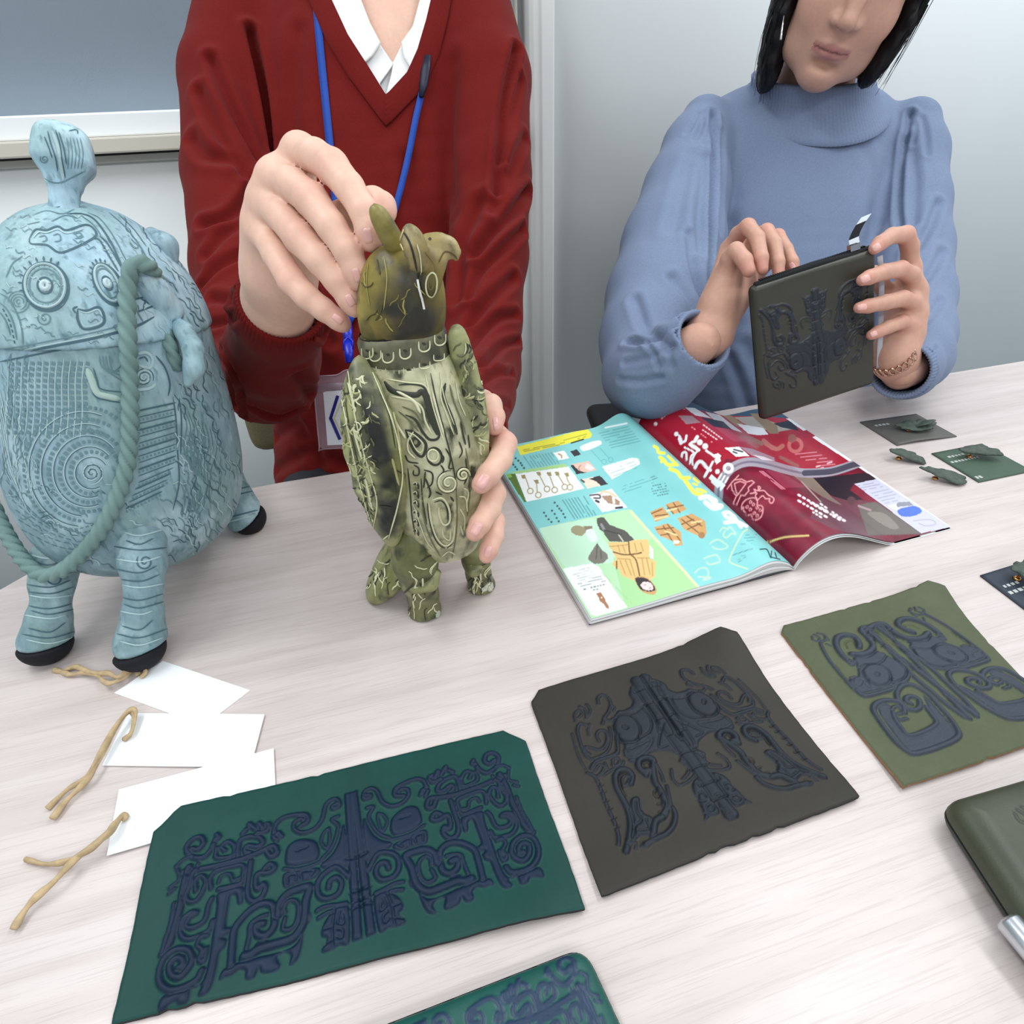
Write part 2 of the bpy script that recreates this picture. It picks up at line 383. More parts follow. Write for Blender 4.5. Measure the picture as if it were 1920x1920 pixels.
# ---- table
def wood():
    mt = bpy.data.materials.new('pale_wood_laminate'); mt.use_nodes = True; N, L = mt.node_tree.nodes, mt.node_tree.links
    b = N['Principled BSDF']; b.inputs['Roughness'].default_value = .34; b.inputs['Specular IOR Level'].default_value = .5
    tc = N.new('ShaderNodeTexCoord')
    def nz(sc_, st, det, dist=0):
        mp = N.new('ShaderNodeMapping'); mp.inputs['Scale'].default_value = st; L.new(tc.outputs['Object'], mp.inputs[0])
        n = N.new('ShaderNodeTexNoise'); n.inputs['Scale'].default_value = sc_; n.inputs['Detail'].default_value = det; n.inputs['Distortion'].default_value = dist
        L.new(mp.outputs[0], n.inputs[0]); return n.outputs[0]
    r = N.new('ShaderNodeValToRGB'); e = r.color_ramp.elements
    e[0].position = .30; e[0].color = (*lin('C4B8B2'), 1); e[1].position = .62; e[1].color = (*lin('D2C7C2'), 1)
    L.new(nz(5, (1, 14, 1), 5, .4), r.inputs[0])
    r2 = N.new('ShaderNodeValToRGB'); e = r2.color_ramp.elements
    e[0].position = .36; e[0].color = (.90, .89, .89, 1); e[1].position = .48; e[1].color = (1, 1, 1, 1)
    L.new(nz(28, (1, 40, 1), 4), r2.inputs[0])
    r3 = N.new('ShaderNodeValToRGB'); e = r3.color_ramp.elements
    e[0].position = .3; e[0].color = (.95, .95, .97, 1); e[1].position = .7; e[1].color = (1.0, .985, .98, 1)
    L.new(nz(3, (1, 3, 1), 2), r3.inputs[0])
    c = r.outputs[0]
    for q in (r2, r3):
        mx = N.new('ShaderNodeMix'); mx.data_type = 'RGBA'; mx.blend_type = 'MULTIPLY'; mx.inputs[0].default_value = 1
        L.new(c, mx.inputs[6]); L.new(q.outputs[0], mx.inputs[7]); c = mx.outputs[2]
    L.new(c, b.inputs['Base Color'])
    bp = N.new('ShaderNodeBump'); bp.inputs['Strength'].default_value = .12; bp.inputs['Distance'].default_value = .0005
    L.new(nz(70, (1, 20, 1), 3), bp.inputs['Height']); L.new(bp.outputs[0], b.inputs['Normal'])
    return mt
M_wood = wood()
YE = float(np.mean([T(500, 905)[1], T(660, 882)[1], T(955, 830)[1], T(1800, 697)[1]]))
out = [(-.10-.36*math.sin(t), YE-.44+.44*math.cos(t)) for t in np.linspace(0, math.pi/2, 24)]
outline = [(1.5, YE)]+out+[(-.46, -.5), (1.5, -.5)]
tb = empty('meeting_table', (.4, .1, 0), 'long pale wood-grain laminate meeting table that carries all the goods', 'table')
o = mesh('tabletop', *prism(outline, TABLE_Z-.028, TABLE_Z), M_wood, tb, smooth=False); bevel(o, .004, 3)
M_leg = mat('grey_steel', '8C9094', rough=.4, metal=.6)
for x, y in ((-.2, .35), (1.3, .5), (-.3, -.4), (1.3, -.4)):
    mesh('leg', *tube([(x, y, 0), (x, y, TABLE_Z-.028)], .02, 14), M_leg, tb)

# ================================================================== embossed leather sheets
def D(s):                                                          # "x,y x,y ..." -> points
    return [tuple(float(v) for v in p.split(',')) for p in s.split()]
class Motif:
    """beast-face relief: bands (raised cords), polys (raised plates) and grooves, in metres on the sheet, one half traced and mirrored"""
    def __init__(s, org, scale, axis):
        s.o, s.s = org, scale; s.bands, s.polys, s.grooves = [], [], []
        l1, r1, l2, r2 = [T(*q, .002)[:2] for q in D(axis)]; a, b = (l1+r1)/2, (l2+r2)/2; s.a = a; n = (r1-l1)/np.linalg.norm(r1-l1)+(r2-l2)/np.linalg.norm(r2-l2); s.d = np.array([-n[1], n[0]])/np.linalg.norm(n); s.a = (a+b)/2   # axis of symmetry from two mirrored pairs of points in the photo
        s.unit = np.linalg.norm(s.w((500, 600))-s.w((501, 600)))
    def w(s, q): return T(s.o[0]+q[0]*s.s, s.o[1]+q[1]*s.s, .002)
    def line(s, pts, closed=False): return spline(np.array([s.w(q)[:2] for q in D(pts)]), 5, closed)
    def band(s, w, pts):
        for l in pts.split(';'):
            if l.strip(): s.bands.append((s.line(l), w*s.unit/2))
    def poly(s, pts, h=1.0, sharp=False): s.polys.append((np.array([s.w(q)[:2] for q in D(pts)]) if sharp else s.line(pts, True), h))
    def groove(s, pts, w=10):
        for l in pts.split(';'):
            if l.strip(): s.grooves.append((s.line(l), w*s.unit/2))
    def mirror(s):
        def m(l): r = l-s.a; return s.a+2*np.outer(r@s.d, s.d)-r
        s.bands += [(m(l), w) for l, w in s.bands]; s.polys += [(m(l), h) for l, h in s.polys]; s.grooves += [(m(l), w) for l, w in s.grooves]
    def to_local(s, o, e):                                         # world xy -> sheet frame
        E = np.array(e)
        s.bands = [((l-o)@E.T, w) for l, w in s.bands]; s.polys = [((l-o)@E.T, h) for l, h in s.polys]; s.grooves = [((l-o)@E.T, w) for l, w in s.grooves]
    def moved(s, fn, k=1.0):
        q = object.__new__(Motif); q.bands = [(fn(l), w*k) for l, w in s.bands]; q.polys = [(fn(l), h) for l, h in s.polys]; q.grooves = [(fn(l), w*k) for l, w in s.grooves]; return q
    def field(s, X, Y, H=.0023):
        """height and print mask at the points"""
        h = np.zeros(X.shape); mk = np.zeros(X.shape)
        for l, hh in s.polys:
            ins = in_poly(X, Y, l); d = seg_dist(X, Y, np.concatenate([l, l[:1]]), np.full(X.shape, 9.), .0026)
            e = np.where(ins, np.clip(d/.0022, 0, 1), 0); h = np.maximum(h, np.where(ins, H*.8*hh*(.15+.85*np.sqrt(1-(1-e)**2)), 0)); mk = np.maximum(mk, np.where(ins, 1, np.clip(1-d/.0006, 0, 1)))
        for l, w in s.bands:
            d = seg_dist(X, Y, l, np.full(X.shape, 9.), w+.001); t = d/w
            b = H*np.clip(.25+w/.0028, .5, 1.15)*np.sqrt(np.clip(1-t**2.4, 0, 1)); near = d < w*1.25
            h = np.where(near, np.where(t < 1, np.maximum(h*np.clip((t-.55)/.45, .0, 1)*.55, b), np.minimum(h, h*(.2+.8*np.clip((t-1)/.25, 0, 1)))), h)
            mk = np.maximum(mk, np.clip((w*1.12-d)/.0004, 0, 1))
        for l, w in s.grooves:
            d = seg_dist(X, Y, l, np.full(X.shape, 9.), w*2.5); h = h-H*.75*gauss(d, w)
        return h, mk

def rough_outline(corners, seed, nick=.0009, step=.004):
    """outline of a hand-cut sheet: straight runs with slight waves and a few nicks"""
    rs = np.random.RandomState(seed); out = []
    c = np.asarray(corners, float)
    for a, b in zip(c, np.roll(c, -1, 0)):
        L = np.linalg.norm(b-a); n = max(1, int(L/step)); nrm = np.array([-(b-a)[1], (b-a)[0]])/L
        for i in range(n):
            t = i/n; off = (.0003*math.sin(t*7+seed)+rs.uniform(-.00015, .00015)) if 0 < i else 0
            if i > 1 and i < n-1 and rs.rand() < .035: off += nick
            out.append(a+(b-a)*t+nrm*off)
    return np.array(out)
def sheet(name, corners, motif, mats, seed, label, cat, group, z0=.0006, thick=.0022, res=.0006, lift=None, colors=None, frame=None, H=.0023):
    """corners in sheet metres; frame=(origin, e1, e2, n): places the sheet; lift(u,v) bends it"""
    ol = rough_outline(corners, seed); lo, hi = ol.min(0), ol.max(0)
    nu, nv = ((hi-lo)/res).astype(int)+2
    U, Vv = np.meshgrid(lo[0]+res*np.arange(nu), lo[1]+res*np.arange(nv), indexing='ij')
    h, mk = motif.field(U, Vv, H) if motif else (np.zeros(U.shape), np.zeros(U.shape))
    # soften the dents a little
    for _ in range(1):
        h[1:-1, 1:-1] = .5*h[1:-1, 1:-1]+.125*(h[:-2, 1:-1]+h[2:, 1:-1]+h[1:-1, :-2]+h[1:-1, 2:])
    cu, cv = (U[:-1, :-1]+U[1:, 1:])/2, (Vv[:-1, :-1]+Vv[1:, 1:])/2
    keep = in_poly(cu, cv, ol); I = np.arange(nu*nv).reshape(nu, nv)
    Q = np.stack([I[:-1, :-1], I[1:, :-1], I[1:, 1:], I[:-1, 1:]], -1)[keep]
    used = np.zeros(nu*nv, bool); used[Q] = True; re = np.cumsum(used)-1; Q = re[Q]
    p = np.stack([U.ravel()[used], Vv.ravel()[used]], 1); h = h.ravel()[used]; mk = mk.ravel()[used]
    # boundary edges
    E = np.concatenate([np.stack([Q[:, i], Q[:, (i+1) % 4]], 1) for i in range(4)]); n = len(p)
    key = E[:, 0].astype(np.int64)*n+E[:, 1]; rkey = E[:, 1].astype(np.int64)*n+E[:, 0]; B = E[~np.isin(key, rkey)]
    bv = np.unique(B); a, b = ol, np.roll(ol, -1, 0); d = b-a
    for i in bv:
        t = np.clip(((p[i]-a)*d).sum(1)/(d*d).sum(1), 0, 1); q = a+d*t[:, None]; p[i] = q[np.argmin(((q-p[i])**2).sum(1))]
    lf = lift(p[:, 0], p[:, 1]) if lift else np.zeros(n)
    z = z0+thick+lf
    edge = seg_dist(p[:, 0], p[:, 1], np.concatenate([ol, ol[:1]]), np.full(n, 9.), .004); z -= .0006*np.clip(1-edge/.0016, 0, 1)**2
    o, e1, e2, nn = [np.asarray(q, float) for q in frame]
    loc = lambda z: o+p[:, :1]*e1+p[:, 1:]*e2+z[:, None]*nn
    base, navy = lin(colors[0]), lin(colors[1])
    nz = fbm(np.c_[p, p[:, :1]*0], 45, seed)[:, None]
    col = base*(1-mk[:, None])+navy*mk[:, None]; col = col*(.86+.28*nz)
    top = mesh(name, loc(z+h), Q, mats[0], None, True, col)
    tag(top, label, cat, group)
    # cut edge and underside
    idx = {int(v): k for k, v in enumerate(bv)}; m = len(bv); zt = z[bv]; pb = p[bv]
    f = lambda zz: o+pb[:, :1]*e1+pb[:, 1:]*e2+zz[:, None]*nn
    ev = np.concatenate([f(zt+1e-5), f(zt-thick)]); eq = np.array([[idx[int(j)], idx[int(i)], m+idx[int(i)], m+idx[int(j)]] for i, j in B])
    mesh('cut_edge', ev, eq, mats[1], top, False)
    mesh('underside', loc(z-thick), Q[:, ::-1].copy() if True else Q, mats[1], top, True) if False else None
    return top
M_lea = mat('embossed_leather', attr=True, rough=.5, spec=.26, bump=(1400, .10, .0004), noise=(240, .05))
M_edge_dark = mat('dyed_leather_edge', '14161A', rough=.7)
M_edge_tan = mat('raw_leather_edge', '8F6A4C', rough=.8, noise=(300, .2))

# ---- motif of the green sheet
MG = Motif((200, 1340), .3021, '567,1600 765,1539 339,1814 976,1601')
MG.poly('1478,500 1528,490 1592,1405 1532,1420', 1.2, True)
MG.band(34, '690,765 655,850 600,900 530,890 505,840 540,790 590,775 610,810 575,850 540,845')
MG.band(30, '690,840 685,895 730,900 790,885 800,830 760,800 720,830 740,855; 690,755 705,775 680,790')
MG.band(34, '820,890 830,800 880,770 950,770 975,805 940,830 880,825 865,860 905,872; 850,750 890,710 950,705 1010,690 1000,730 940,745; 890,690 930,720; 950,685 975,715')
MG.band(36, '490,985 640,960 850,905 960,860 1040,825 1062,868 1025,890 1000,860')
MG.band(44, '520,960 490,1060 465,1200 430,1320 400,1420 355,1490')
MG.band(24, '440,950 460,1030 400,1085; 395,1120 430,1090; 440,960 480,915 540,890; 425,1180 405,1300 372,1400 350,1480; 575,935 560,975 520,1000')
MG.band(30, '560,975 540,1000 520,1080 500,1130 515,1168 560,1165 600,1110 622,1040 592,1010 560,1040 560,1100')
MG.band(30, '655,1085 650,1030 680,985 760,960 850,945 852,1010 840,1055 760,1080 700,1092')
MG.band(24, '700,1050 720,1010 770,1000 790,1040 825,1025')
MG.band(34, '900,920 890,1000 880,1100 890,1150 920,1168 960,1150 990,1090 975,1060 950,1090 930,1070 940,1000 1010,990 1048,960 1020,935 985,965')
MG.poly('690,1130 740,1095 850,1075 850,1170 820,1180 810,1130 775,1130 760,1200 745,1320 775,1330 760,1370 725,1390 750,1405 740,1450 705,1490 690,1580 660,1700 620,1750 580,1755 600,1700 560,1690 530,1720 515,1790 460,1810 440,1790 395,1810 335,1855 335,1800 360,1760 420,1740 500,1720 590,1690 630,1600 655,1450 675,1300 690,1200')
MG.band(30, '660,1150 640,1190 625,1260 600,1300 540,1330 500,1320 520,1270 565,1240 530,1238 480,1280 465,1360 500,1400 560,1390 640,1350 662,1290')
MG.band(36, '600,1600 570,1660 480,1710 400,1720 345,1680 335,1610 360,1530 430,1470 510,1470 540,1530 510,1595 460,1640 410,1620 400,1560 440,1520 480,1530 482,1570 455,1580')
MG.band(28, '630,1380 590,1390 570,1440 602,1470 580,1530 612,1540 628,1460')
MG.band(40, '780,1560 790,1400 800,1340 840,1280 900,1220 970,1182 1030,1190 1048,1250 1040,1330 990,1380 940,1370 930,1320 975,1305')
MG.band(26, '840,1530 870,1480 890,1380 900,1310 950,1270 1000,1250; 940,1440 990,1420 1010,1440')
MG.band(46, '1070,1250 1080,1180 1130,1120 1200,1090 1262,1080 1240,1170 1230,1280 1200,1350 1150,1400 1060,1430 960,1460 900,1500 860,1510')
MG.band(26, '1110,1240 1110,1190 1150,1160 1190,1180 1192,1260 1160,1330 1100,1340 1112,1270')
MG.poly('710,1660 730,1600 800,1560 870,1540 960,1510 1050,1490 1140,1460 1200,1400 1240,1270 1270,1240 1265,1290 1230,1330 1215,1440 1190,1520 1140,1560 1150,1500 1110,1480 1060,1510 1080,1570 1040,1600 975,1610 950,1580 920,1640 870,1650 870,1600 830,1590 780,1630 740,1640')
MG.poly('1112,905 1130,825 1200,782 1290,790 1322,840 1315,900 1260,930 1170,950 1122,942', 1.1)
MG.band(12, '1190,855 1250,832')
MG.band(22, '1380,715 1350,745 1335,800 1375,840 1388,760 1380,715; 1105,965 1180,968 1260,950 1335,918')
MG.band(30, '1440,560 1405,575 1412,592 1448,572 1432,535 1390,542 1360,580 1340,660 1290,720 1220,742 1170,720 1170,680 1210,655 1232,672')
MG.band(32, '1062,790 1040,765 1068,742 1090,765; 1042,740 1055,690 1100,650 1180,632 1242,632 1252,672 1205,702')
MG.band(26, '1440,640 1402,660 1440,700 1420,790 1390,850 1340,905')
MG.poly('1470,690 1492,760 1505,880 1495,955 1330,955 1400,875 1442,800')
MG.poly('1110,1080 1102,1000 1180,975 1320,960 1310,1010 1200,1050')
MG.groove('1130,1060 1130,1010 1180,1000 1180,1040; 1215,1030 1215,985 1290,980 1270,1010', 12)
MG.band(34, '1500,1010 1430,955 1350,1000 1312,1060 1322,1130 1370,1152 1440,1120 1462,1050 1430,1020 1390,1040 1380,1082')
MG.band(26, '1310,1225 1360,1200 1440,1190 1490,1180; 1320,1270 1370,1240 1400,1230')
MG.poly('1340,1480 1375,1400 1340,1382 1352,1310 1420,1210 1502,1195 1512,1420 1450,1440 1400,1470')
MG.groove('1420,1230 1405,1330 1410,1450; 1450,1240 1440,1300 1475,1310 1470,1260; 1440,1340 1470,1350 1465,1400 1440,1390; 1360,1340 1390,1330; 1360,1440 1395,1410', 12)
MG.groove('1490,905 1590,890; 1510,1110 1620,1090; 1515,1168 1640,1150; 1518,1205 1640,1185', 9)
MG.mirror()
# ---- motif of the brown sheet
MB = Motif((1040, 1220), .21873, '1174.5,1371 1329.4,1321 1173,1603 1533.7,1465.6')
MB.poly('735,290 690,300 650,330 640,390 670,440 650,490 590,520 540,530 505,600 500,680 520,760 590,800 600,860 640,960 720,960 800,900 870,870 990,870 1060,900 1120,870 1060,760 980,620 880,460 800,330', .85)
MB.band(112, '775,250 940,500 1110,770 1200,930 1300,1100 1420,1290'); MB.band(84, '1420,1290 1490,1430')
MB.groove('770,330 880,500 960,620 1040,760; 860,470 970,630 1080,790', 14)
MB.groove('830,330 870,310; 890,450 950,420; 980,580 1030,550; 1060,720 1110,690; 1160,880 1220,850; 1240,1010 1310,980; 1330,1150 1390,1120; 1400,1290 1480,1250', 12)
MB.poly('505,640 540,580 620,570 690,610 730,690 715,770 650,800 570,780 520,720', 1.5)
MB.groove('500,640 540,578 640,566 710,640 732,700 715,775 650,805 565,785 512,715', 12)
MB.band(30, '590,675 610,685'); MB.band(20, '495,620 540,572 640,556 710,530 748,480')
MB.groove('745,500 800,560 828,640 810,710 760,745 725,765; 780,470 860,600 890,720; 930,640 900,740 890,840 960,830', 12)
MB.band(26, '600,870 620,920 690,920 780,860 818,800 815,760 760,800 690,830 640,850')
MB.band(30, '375,465 370,420 410,390 460,420 480,470 460,540 430,580 410,640'); MB.band(22, '480,480 515,500 500,530; 430,600 480,610 500,590')
MB.band(24, '180,620 170,560 210,520 232,560 205,585; 215,490 260,520 272,590; 275,470 305,520 290,570')
MB.band(20, '150,720 180,840 220,950 272,1040; 300,640 285,690 295,740'); MB.band(30, '270,650 215,640 195,700 220,800 260,900 300,935')
MB.band(28, '380,790 360,740 380,700 430,700 452,760 430,830 380,862 330,850 270,835'); MB.band(26, '470,670 482,760 460,860 400,912 310,945; 250,840 270,880 300,900')
MB.band(34, '530,740 542,860 520,900 430,932 350,965 315,1020'); MB.band(24, '340,1045 380,990 422,1005 400,1060 350,1100; 430,970 452,1025; 490,950 542,930 552,980 502,1000 498,955; 590,960 570,1000 480,1040 420,1080')
MB.band(30, '280,1060 330,1080 370,1140 410,1240 450,1350 510,1480 545,1600 545,1680'); MB.groove('380,1160 410,1150; 395,1220 430,1210; 430,1300 455,1285; 455,1370 485,1350; 485,1450 520,1430; 520,1530 545,1510', 12)
MB.band(50, '650,1150 660,1080 610,1030 550,1040 520,1090 530,1180 570,1260 620,1360 650,1480 640,1620 610,1740'); MB.band(22, '610,1165 640,1110 610,1082 578,1110 590,1180')
MB.band(54, '780,1075 800,1040 760,1050 720,1010 722,960 780,930 842,950 842,1040 860,1140 900,1200 940,1290 950,1380 920,1440 860,1480 840,1600')
MB.groove('765,1010 750,975 790,955 815,980; 600,1070 560,1080 555,1150 600,1250; 870,1190 850,1230 880,1260 910,1240; 880,1320 930,1310 930,1370 890,1390', 12)
MB.band(26, '870,990 912,1070 932,1130; 960,1170 985,1290 990,1340 940,1420'); MB.band(40, '1010,1360 1032,1430 1010,1520 950,1590 880,1622 760,1690')
MB.poly('650,1300 720,1270 760,1400 830,1440 860,1500 840,1590 730,1600 660,1680 610,1750 620,1640 650,1500')
MB.groove('690,1300 700,1390 740,1470 690,1520 690,1600; 780,1460 805,1540 720,1560; 725,1300 740,1380; 640,1380 670,1500 660,1620; 740,1640 760,1690', 12); MB.band(20, '640,1685 690,1660 692,1720; 740,1700 790,1700 830,1650')
MB.band(24, '1050,870 1092,900 1112,950 1080,965 1090,925; 1110,985 1150,1010 1202,1060 1170,1110 1110,1152 1060,1162 1010,1110 1000,1030; 1150,1005 1140,1060 1100,1112')
MB.poly('1180,1190 1200,1110 1250,1120 1300,1200 1400,1380 1390,1420 1320,1440 1285,1480 1280,1420 1230,1300')
MB.groove('1290,1270 1260,1230 1225,1250 1240,1300 1280,1310; 1330,1330 1300,1350 1310,1390 1350,1390 1355,1350 1330,1330; 1215,1150 1240,1180; 1290,1410 1320,1430', 12)
MB.band(26, '690,370 660,330 700,310 725,345; 740,400 770,440')
MB.mirror()
# ---- motif of the olive sheet
MO = Motif((1500, 1120), .21875, '1642,1269 1781,1225 1713,1315 1819,1286')
MO.band(34, '165,380 190,450 240,540 300,620 360,690 420,760 480,820 545,862'); MO.groove('300,585 380,690 430,720', 9)
MO.band(20, '100,345 110,375 150,387 168,362; 225,350 242,378; 225,410 262,427'); MO.band(24, '150,320 200,330 217,370 180,392; 120,330 160,350')
MO.poly('455,540 470,500 560,500 620,450 680,480 740,500 900,620 915,680 880,730 800,770 640,810 560,830 490,830 430,760 425,700 490,690 490,620', .9)
MO.band(42, '480,810 540,855 640,840 760,805 830,780 905,715 925,650')
MO.poly('525,640 570,600 650,590 730,630 765,690 750,750 690,770 610,750 550,700', 1.35); MO.groove('522,640 570,597 650,587 735,628 770,690 752,755 690,775 608,755 548,703 522,640', 11); MO.groove('650,662 668,680 650,698 632,680 650,662', 8)
MO.groove('740,500 700,560 640,588 560,590 500,620; 768,700 788,752; 745,510 830,560 900,630 892,700 790,748; 470,520 560,530 620,500 660,460', 12)
MO.band(20, '450,700 440,740 490,770 520,740 495,720; 430,700 470,690; 560,760 600,790 640,800; 570,720 575,770')
MO.band(58, '440,580 360,510 310,430 315,360 380,335 460,350 500,400 500,440'); MO.band(20, '430,545 418,572 450,588 460,555'); MO.groove('400,440 385,400 420,375 460,390 480,440', 10)
MO.band(58, '440,500 530,500 600,470 622,420 570,350 522,300 560,268 680,258')
MO.band(44, '600,290 680,380 820,530 960,680 1100,800 1250,930 1400,1040'); MO.band(50, '690,262 900,475 1100,690 1440,1050')
MO.groove('640,290 800,460 960,630; 570,300 565,345 610,345 640,400 650,440; 690,430 720,400', 10)
MO.band(34, '912,1050 850,1062 790,1010 790,960 840,948 872,1000 830,1012')
MO.band(46, '890,1000 870,930 790,897 700,900 640,930 625,980 670,1060 740,1160 820,1260 910,1340 970,1360 1100,1330 1280,1260 1350,1200 1330,1130 1270,1040 1200,960 1100,850 1030,800 950,762 870,770 825,830 840,900 900,960 970,980 1020,950 1012,890 960,862 910,872 902,905 945,925')
MO.poly('660,960 760,930 800,1060 900,1190 1000,1190 1150,1100 1100,960 1060,850 1180,980 1320,1150 1330,1200 1250,1260 970,1340 900,1310', .5)
MO.band(42, '790,1000 810,1060 860,1130 910,1192 980,1192 1100,1142 1162,1090 1130,1030 1070,950')
MO.band(16, '980,1275 950,1310 918,1275 950,1242 980,1275; 1030,1290 1030,1240 1075,1235 1080,1275; 1120,1255 1125,1205 1170,1200 1175,1240; 1205,1215 1200,1165 1245,1140 1255,1180; 690,980 700,1030 740,1080; 740,1090 790,1110 800,1160; 830,1160 860,1220 880,1240; 1225,1030 1240,1080 1280,1100')
MO.mirror()

def piece(name, motif, cpx, chamfer, mats, seed, label, cat, group, lift, colors, H=.0023, z0=.0006):
    """cpx: px of the corners top-left, top-right, bottom-right, bottom-left (before chamfer)"""
    c = np.array([T(*q, .002)[:2] for q in cpx]); o = c[3]; e1 = (c[2]-c[3])/np.linalg.norm(c[2]-c[3]); e2 = np.array([-e1[1], e1[0]])
    if motif: motif.to_local(o, (e1, e2))
    lc = (c-o)@np.array([e1, e2]).T; tl, tr, br, bl = lc
    a, b = chamfer
    u = lambda p, q, d: p+(q-p)/np.linalg.norm(q-p)*d
    cor = [bl, br, u(tr, br, b), u(tr, tl, b), u(tl, tr, a), u(tl, bl, a)]
    fr = ((*o, TABLE_Z), (*e1, 0), (*e2, 0), (0, 0, 1))
    return sheet(name, cor, motif, mats, seed, label, cat, group, lift=(lambda x, y: lift(x, y, lc)), colors=colors, frame=fr, H=H, z0=z0), fr, lc
def corner_lift(k, amt, rad): return lambda x, y, lc: amt*gauss(np.hypot(x-lc[k][0], y-lc[k][1]), rad)
SG, frG, lcG = piece('leather_sheet', MG, [(298, 1524), (976, 1362), (1097, 1707), (209, 1922)], (.013, .012), (M_lea, M_edge_dark), 3,
      'largest flat leather sheet, teal green with a navy embossed beast face', 'leather sheet', 'embossed leather sheets',
      lambda x, y, lc: .0016*gauss(np.hypot(x-lc[0][0], y-lc[0][1]), .05)+.003*gauss(x-.19, .05)*gauss(y, .03)+.0015*np.sin(x*40)**2*gauss(y, .02), ('093C36', '0C1F35'))
SB, frB, lcB = piece('leather_sheet', MB, [(990, 1300), (1366, 1186), (1610, 1497), (1128, 1683)], (.008, .009), (M_lea, M_edge_dark), 5,
      'dark brown flat leather sheet with embossed beast face and a curled-up corner', 'leather sheet', 'embossed leather sheets',
      lambda x, y, lc: .010*gauss(np.hypot(x-lc[1][0], y-lc[1][1]), .035)+.002*gauss(y, .02), ('2F2C26', '1E242C'))
SO, frO, lcO = piece('leather_sheet', MO, [(1457, 1176), (1752, 1096), (2010, 1372), (1692, 1480)], (.006, .010), (M_lea, M_edge_tan), 8,
      'olive green flat leather sheet with embossed grey beast face and tan cut edge', 'leather sheet', 'embossed leather sheets',
      lambda x, y, lc: .008*gauss(np.hypot(x-lc[1][0], y-lc[1][1]), .03)+.002*gauss(y, .02), ('4E543C', '353C46'))

# ================================================================== open magazine
class Print:
    """flat colour print worked out on the vertices of a page; coordinates are those of photo crops (ox, oy, scale)"""
    def __init__(s, V): q = proj(V); s.X, s.Y = q[:, 0], q[:, 1]; s.c = np.zeros((len(V), 3)); s.at(0, 0, 1)
    def at(s, ox, oy, k): s.o = (ox, oy, k)
    def p(s, pts): a = np.array(D(pts) if isinstance(pts, str) else pts, float); return a*s.o[2]+np.array(s.o[:2])
    def mixin(s, w, c): w = w[:, None]; s.c = s.c*(1-w)+(lin(c) if isinstance(c, str) else np.asarray(c))*w
    def fill(s, pts, c, sm=False, a=1.0):
        q = s.p(pts); q = spline(q, 5, True) if sm else q; s.mixin(in_poly(s.X, s.Y, q)*a, c)
    def band(s, pts, w, c, sm=True, a=1.0):
        for l in pts.split(';'):
            q = s.p(l); q = spline(q, 4) if sm and len(q) > 2 else q; d = seg_dist(s.X, s.Y, q, np.full(s.X.shape, 99.), w*s.o[2]+3)
            s.mixin(np.clip((w*s.o[2]/2-d)/1.0+.5, 0, 1)*a, c)
    def ring(s, cx, cy, r, w, c):
        q = s.p([(cx+r*math.cos(t), cy+r*math.sin(t)) for t in np.linspace(0, 2*math.pi, 17)]); d = seg_dist(s.X, s.Y, q, np.full(s.X.shape, 99.), w*s.o[2]+3); s.mixin(np.clip((w*s.o[2]/2-d)/1.0+.5, 0, 1), c)
    def dot(s, cx, cy, r, c): q = s.p([(cx, cy)])[0]; d = np.hypot(s.X-q[0], s.Y-q[1]); s.mixin(np.clip(r*s.o[2]-d+.5, 0, 1), c)
    def dots(s, pts, r, c):
        for x, y in D(pts): s.dot(x, y, r, c)
    def text(s, a, b, n, step, w, c, seed=0, gap=.25, al=.8):
        """n lines of illegibly small print: from a to b, each moved on by step"""
        rs = np.random.RandomState(seed); a, b, st = np.array(a, float), np.array(b, float), np.array(step, float); L = np.linalg.norm(b-a)
        for i in range(n):
            t = 0
            while t < 1:
                e = min(1, t+(rs.uniform(.3, 1.0)*w if w >= 16 else rs.uniform(1.2, 4)*w*1.6)/L)
                if rs.rand() > gap: p0, p1 = a+st*i+(b-a)*t, a+st*i+(b-a)*e; s.band('%g,%g %g,%g' % (*p0, *p1), w, c, False, al)
                t = e+w*(1.5 if w >= 16 else .9)/L
S0, S1 = T(1487, 1064, .003), T(1197, 796, .004)
L0m, L1m = T(1109, 1161, .006), T(918, 843, .006)
R0m, R1m = T(1783, 988, .001), T(1453, 768, .001)
def page_xyz(a0, a1, b0, b1, s, t, zf):
    """s 0..1 from spine to outer edge, t 0..1 near to far"""
    p = (1-t)[..., None]*((1-s)[..., None]*a0+s[..., None]*b0)+t[..., None]*((1-s)[..., None]*a1+s[..., None]*b1)
    p = p.copy(); p[..., 2] = TABLE_Z+zf(s, t); return p
def zl(s, t): return .0065+.0135*np.exp(-((s-.13)/.12)**2)*(1-np.exp(-s/.03))*(.75+.5*t)+.0035*np.exp(-((s-.45)/.25)**2)-.003*np.exp(-s/.015)
def zr(s, t):
    k = .029+.006*t
    return .0012+.003*np.exp(-s/.03)+k*np.clip(np.sin(np.pi*np.clip(s/.62, 0, 1)**.62), 0, None)**1.15*(1-.15*s)+.004*t*np.exp(-((s-.85)/.12)**2)
def grid_faces(n, m): I = np.arange(n*m).reshape(n, m); return np.stack([I[:-1, :-1], I[1:, :-1], I[1:, 1:], I[:-1, 1:]], -1).reshape(-1, 4)
mg = empty('magazine', (S0+S1)/2, 'open glossy magazine with a turquoise left page and a curling red right page', 'magazine')
M_page = mat('glossy_print', attr=True, rough=.28, spec=.5)
M_paper = mat('page_edges', 'CFCFCE', rough=.7)
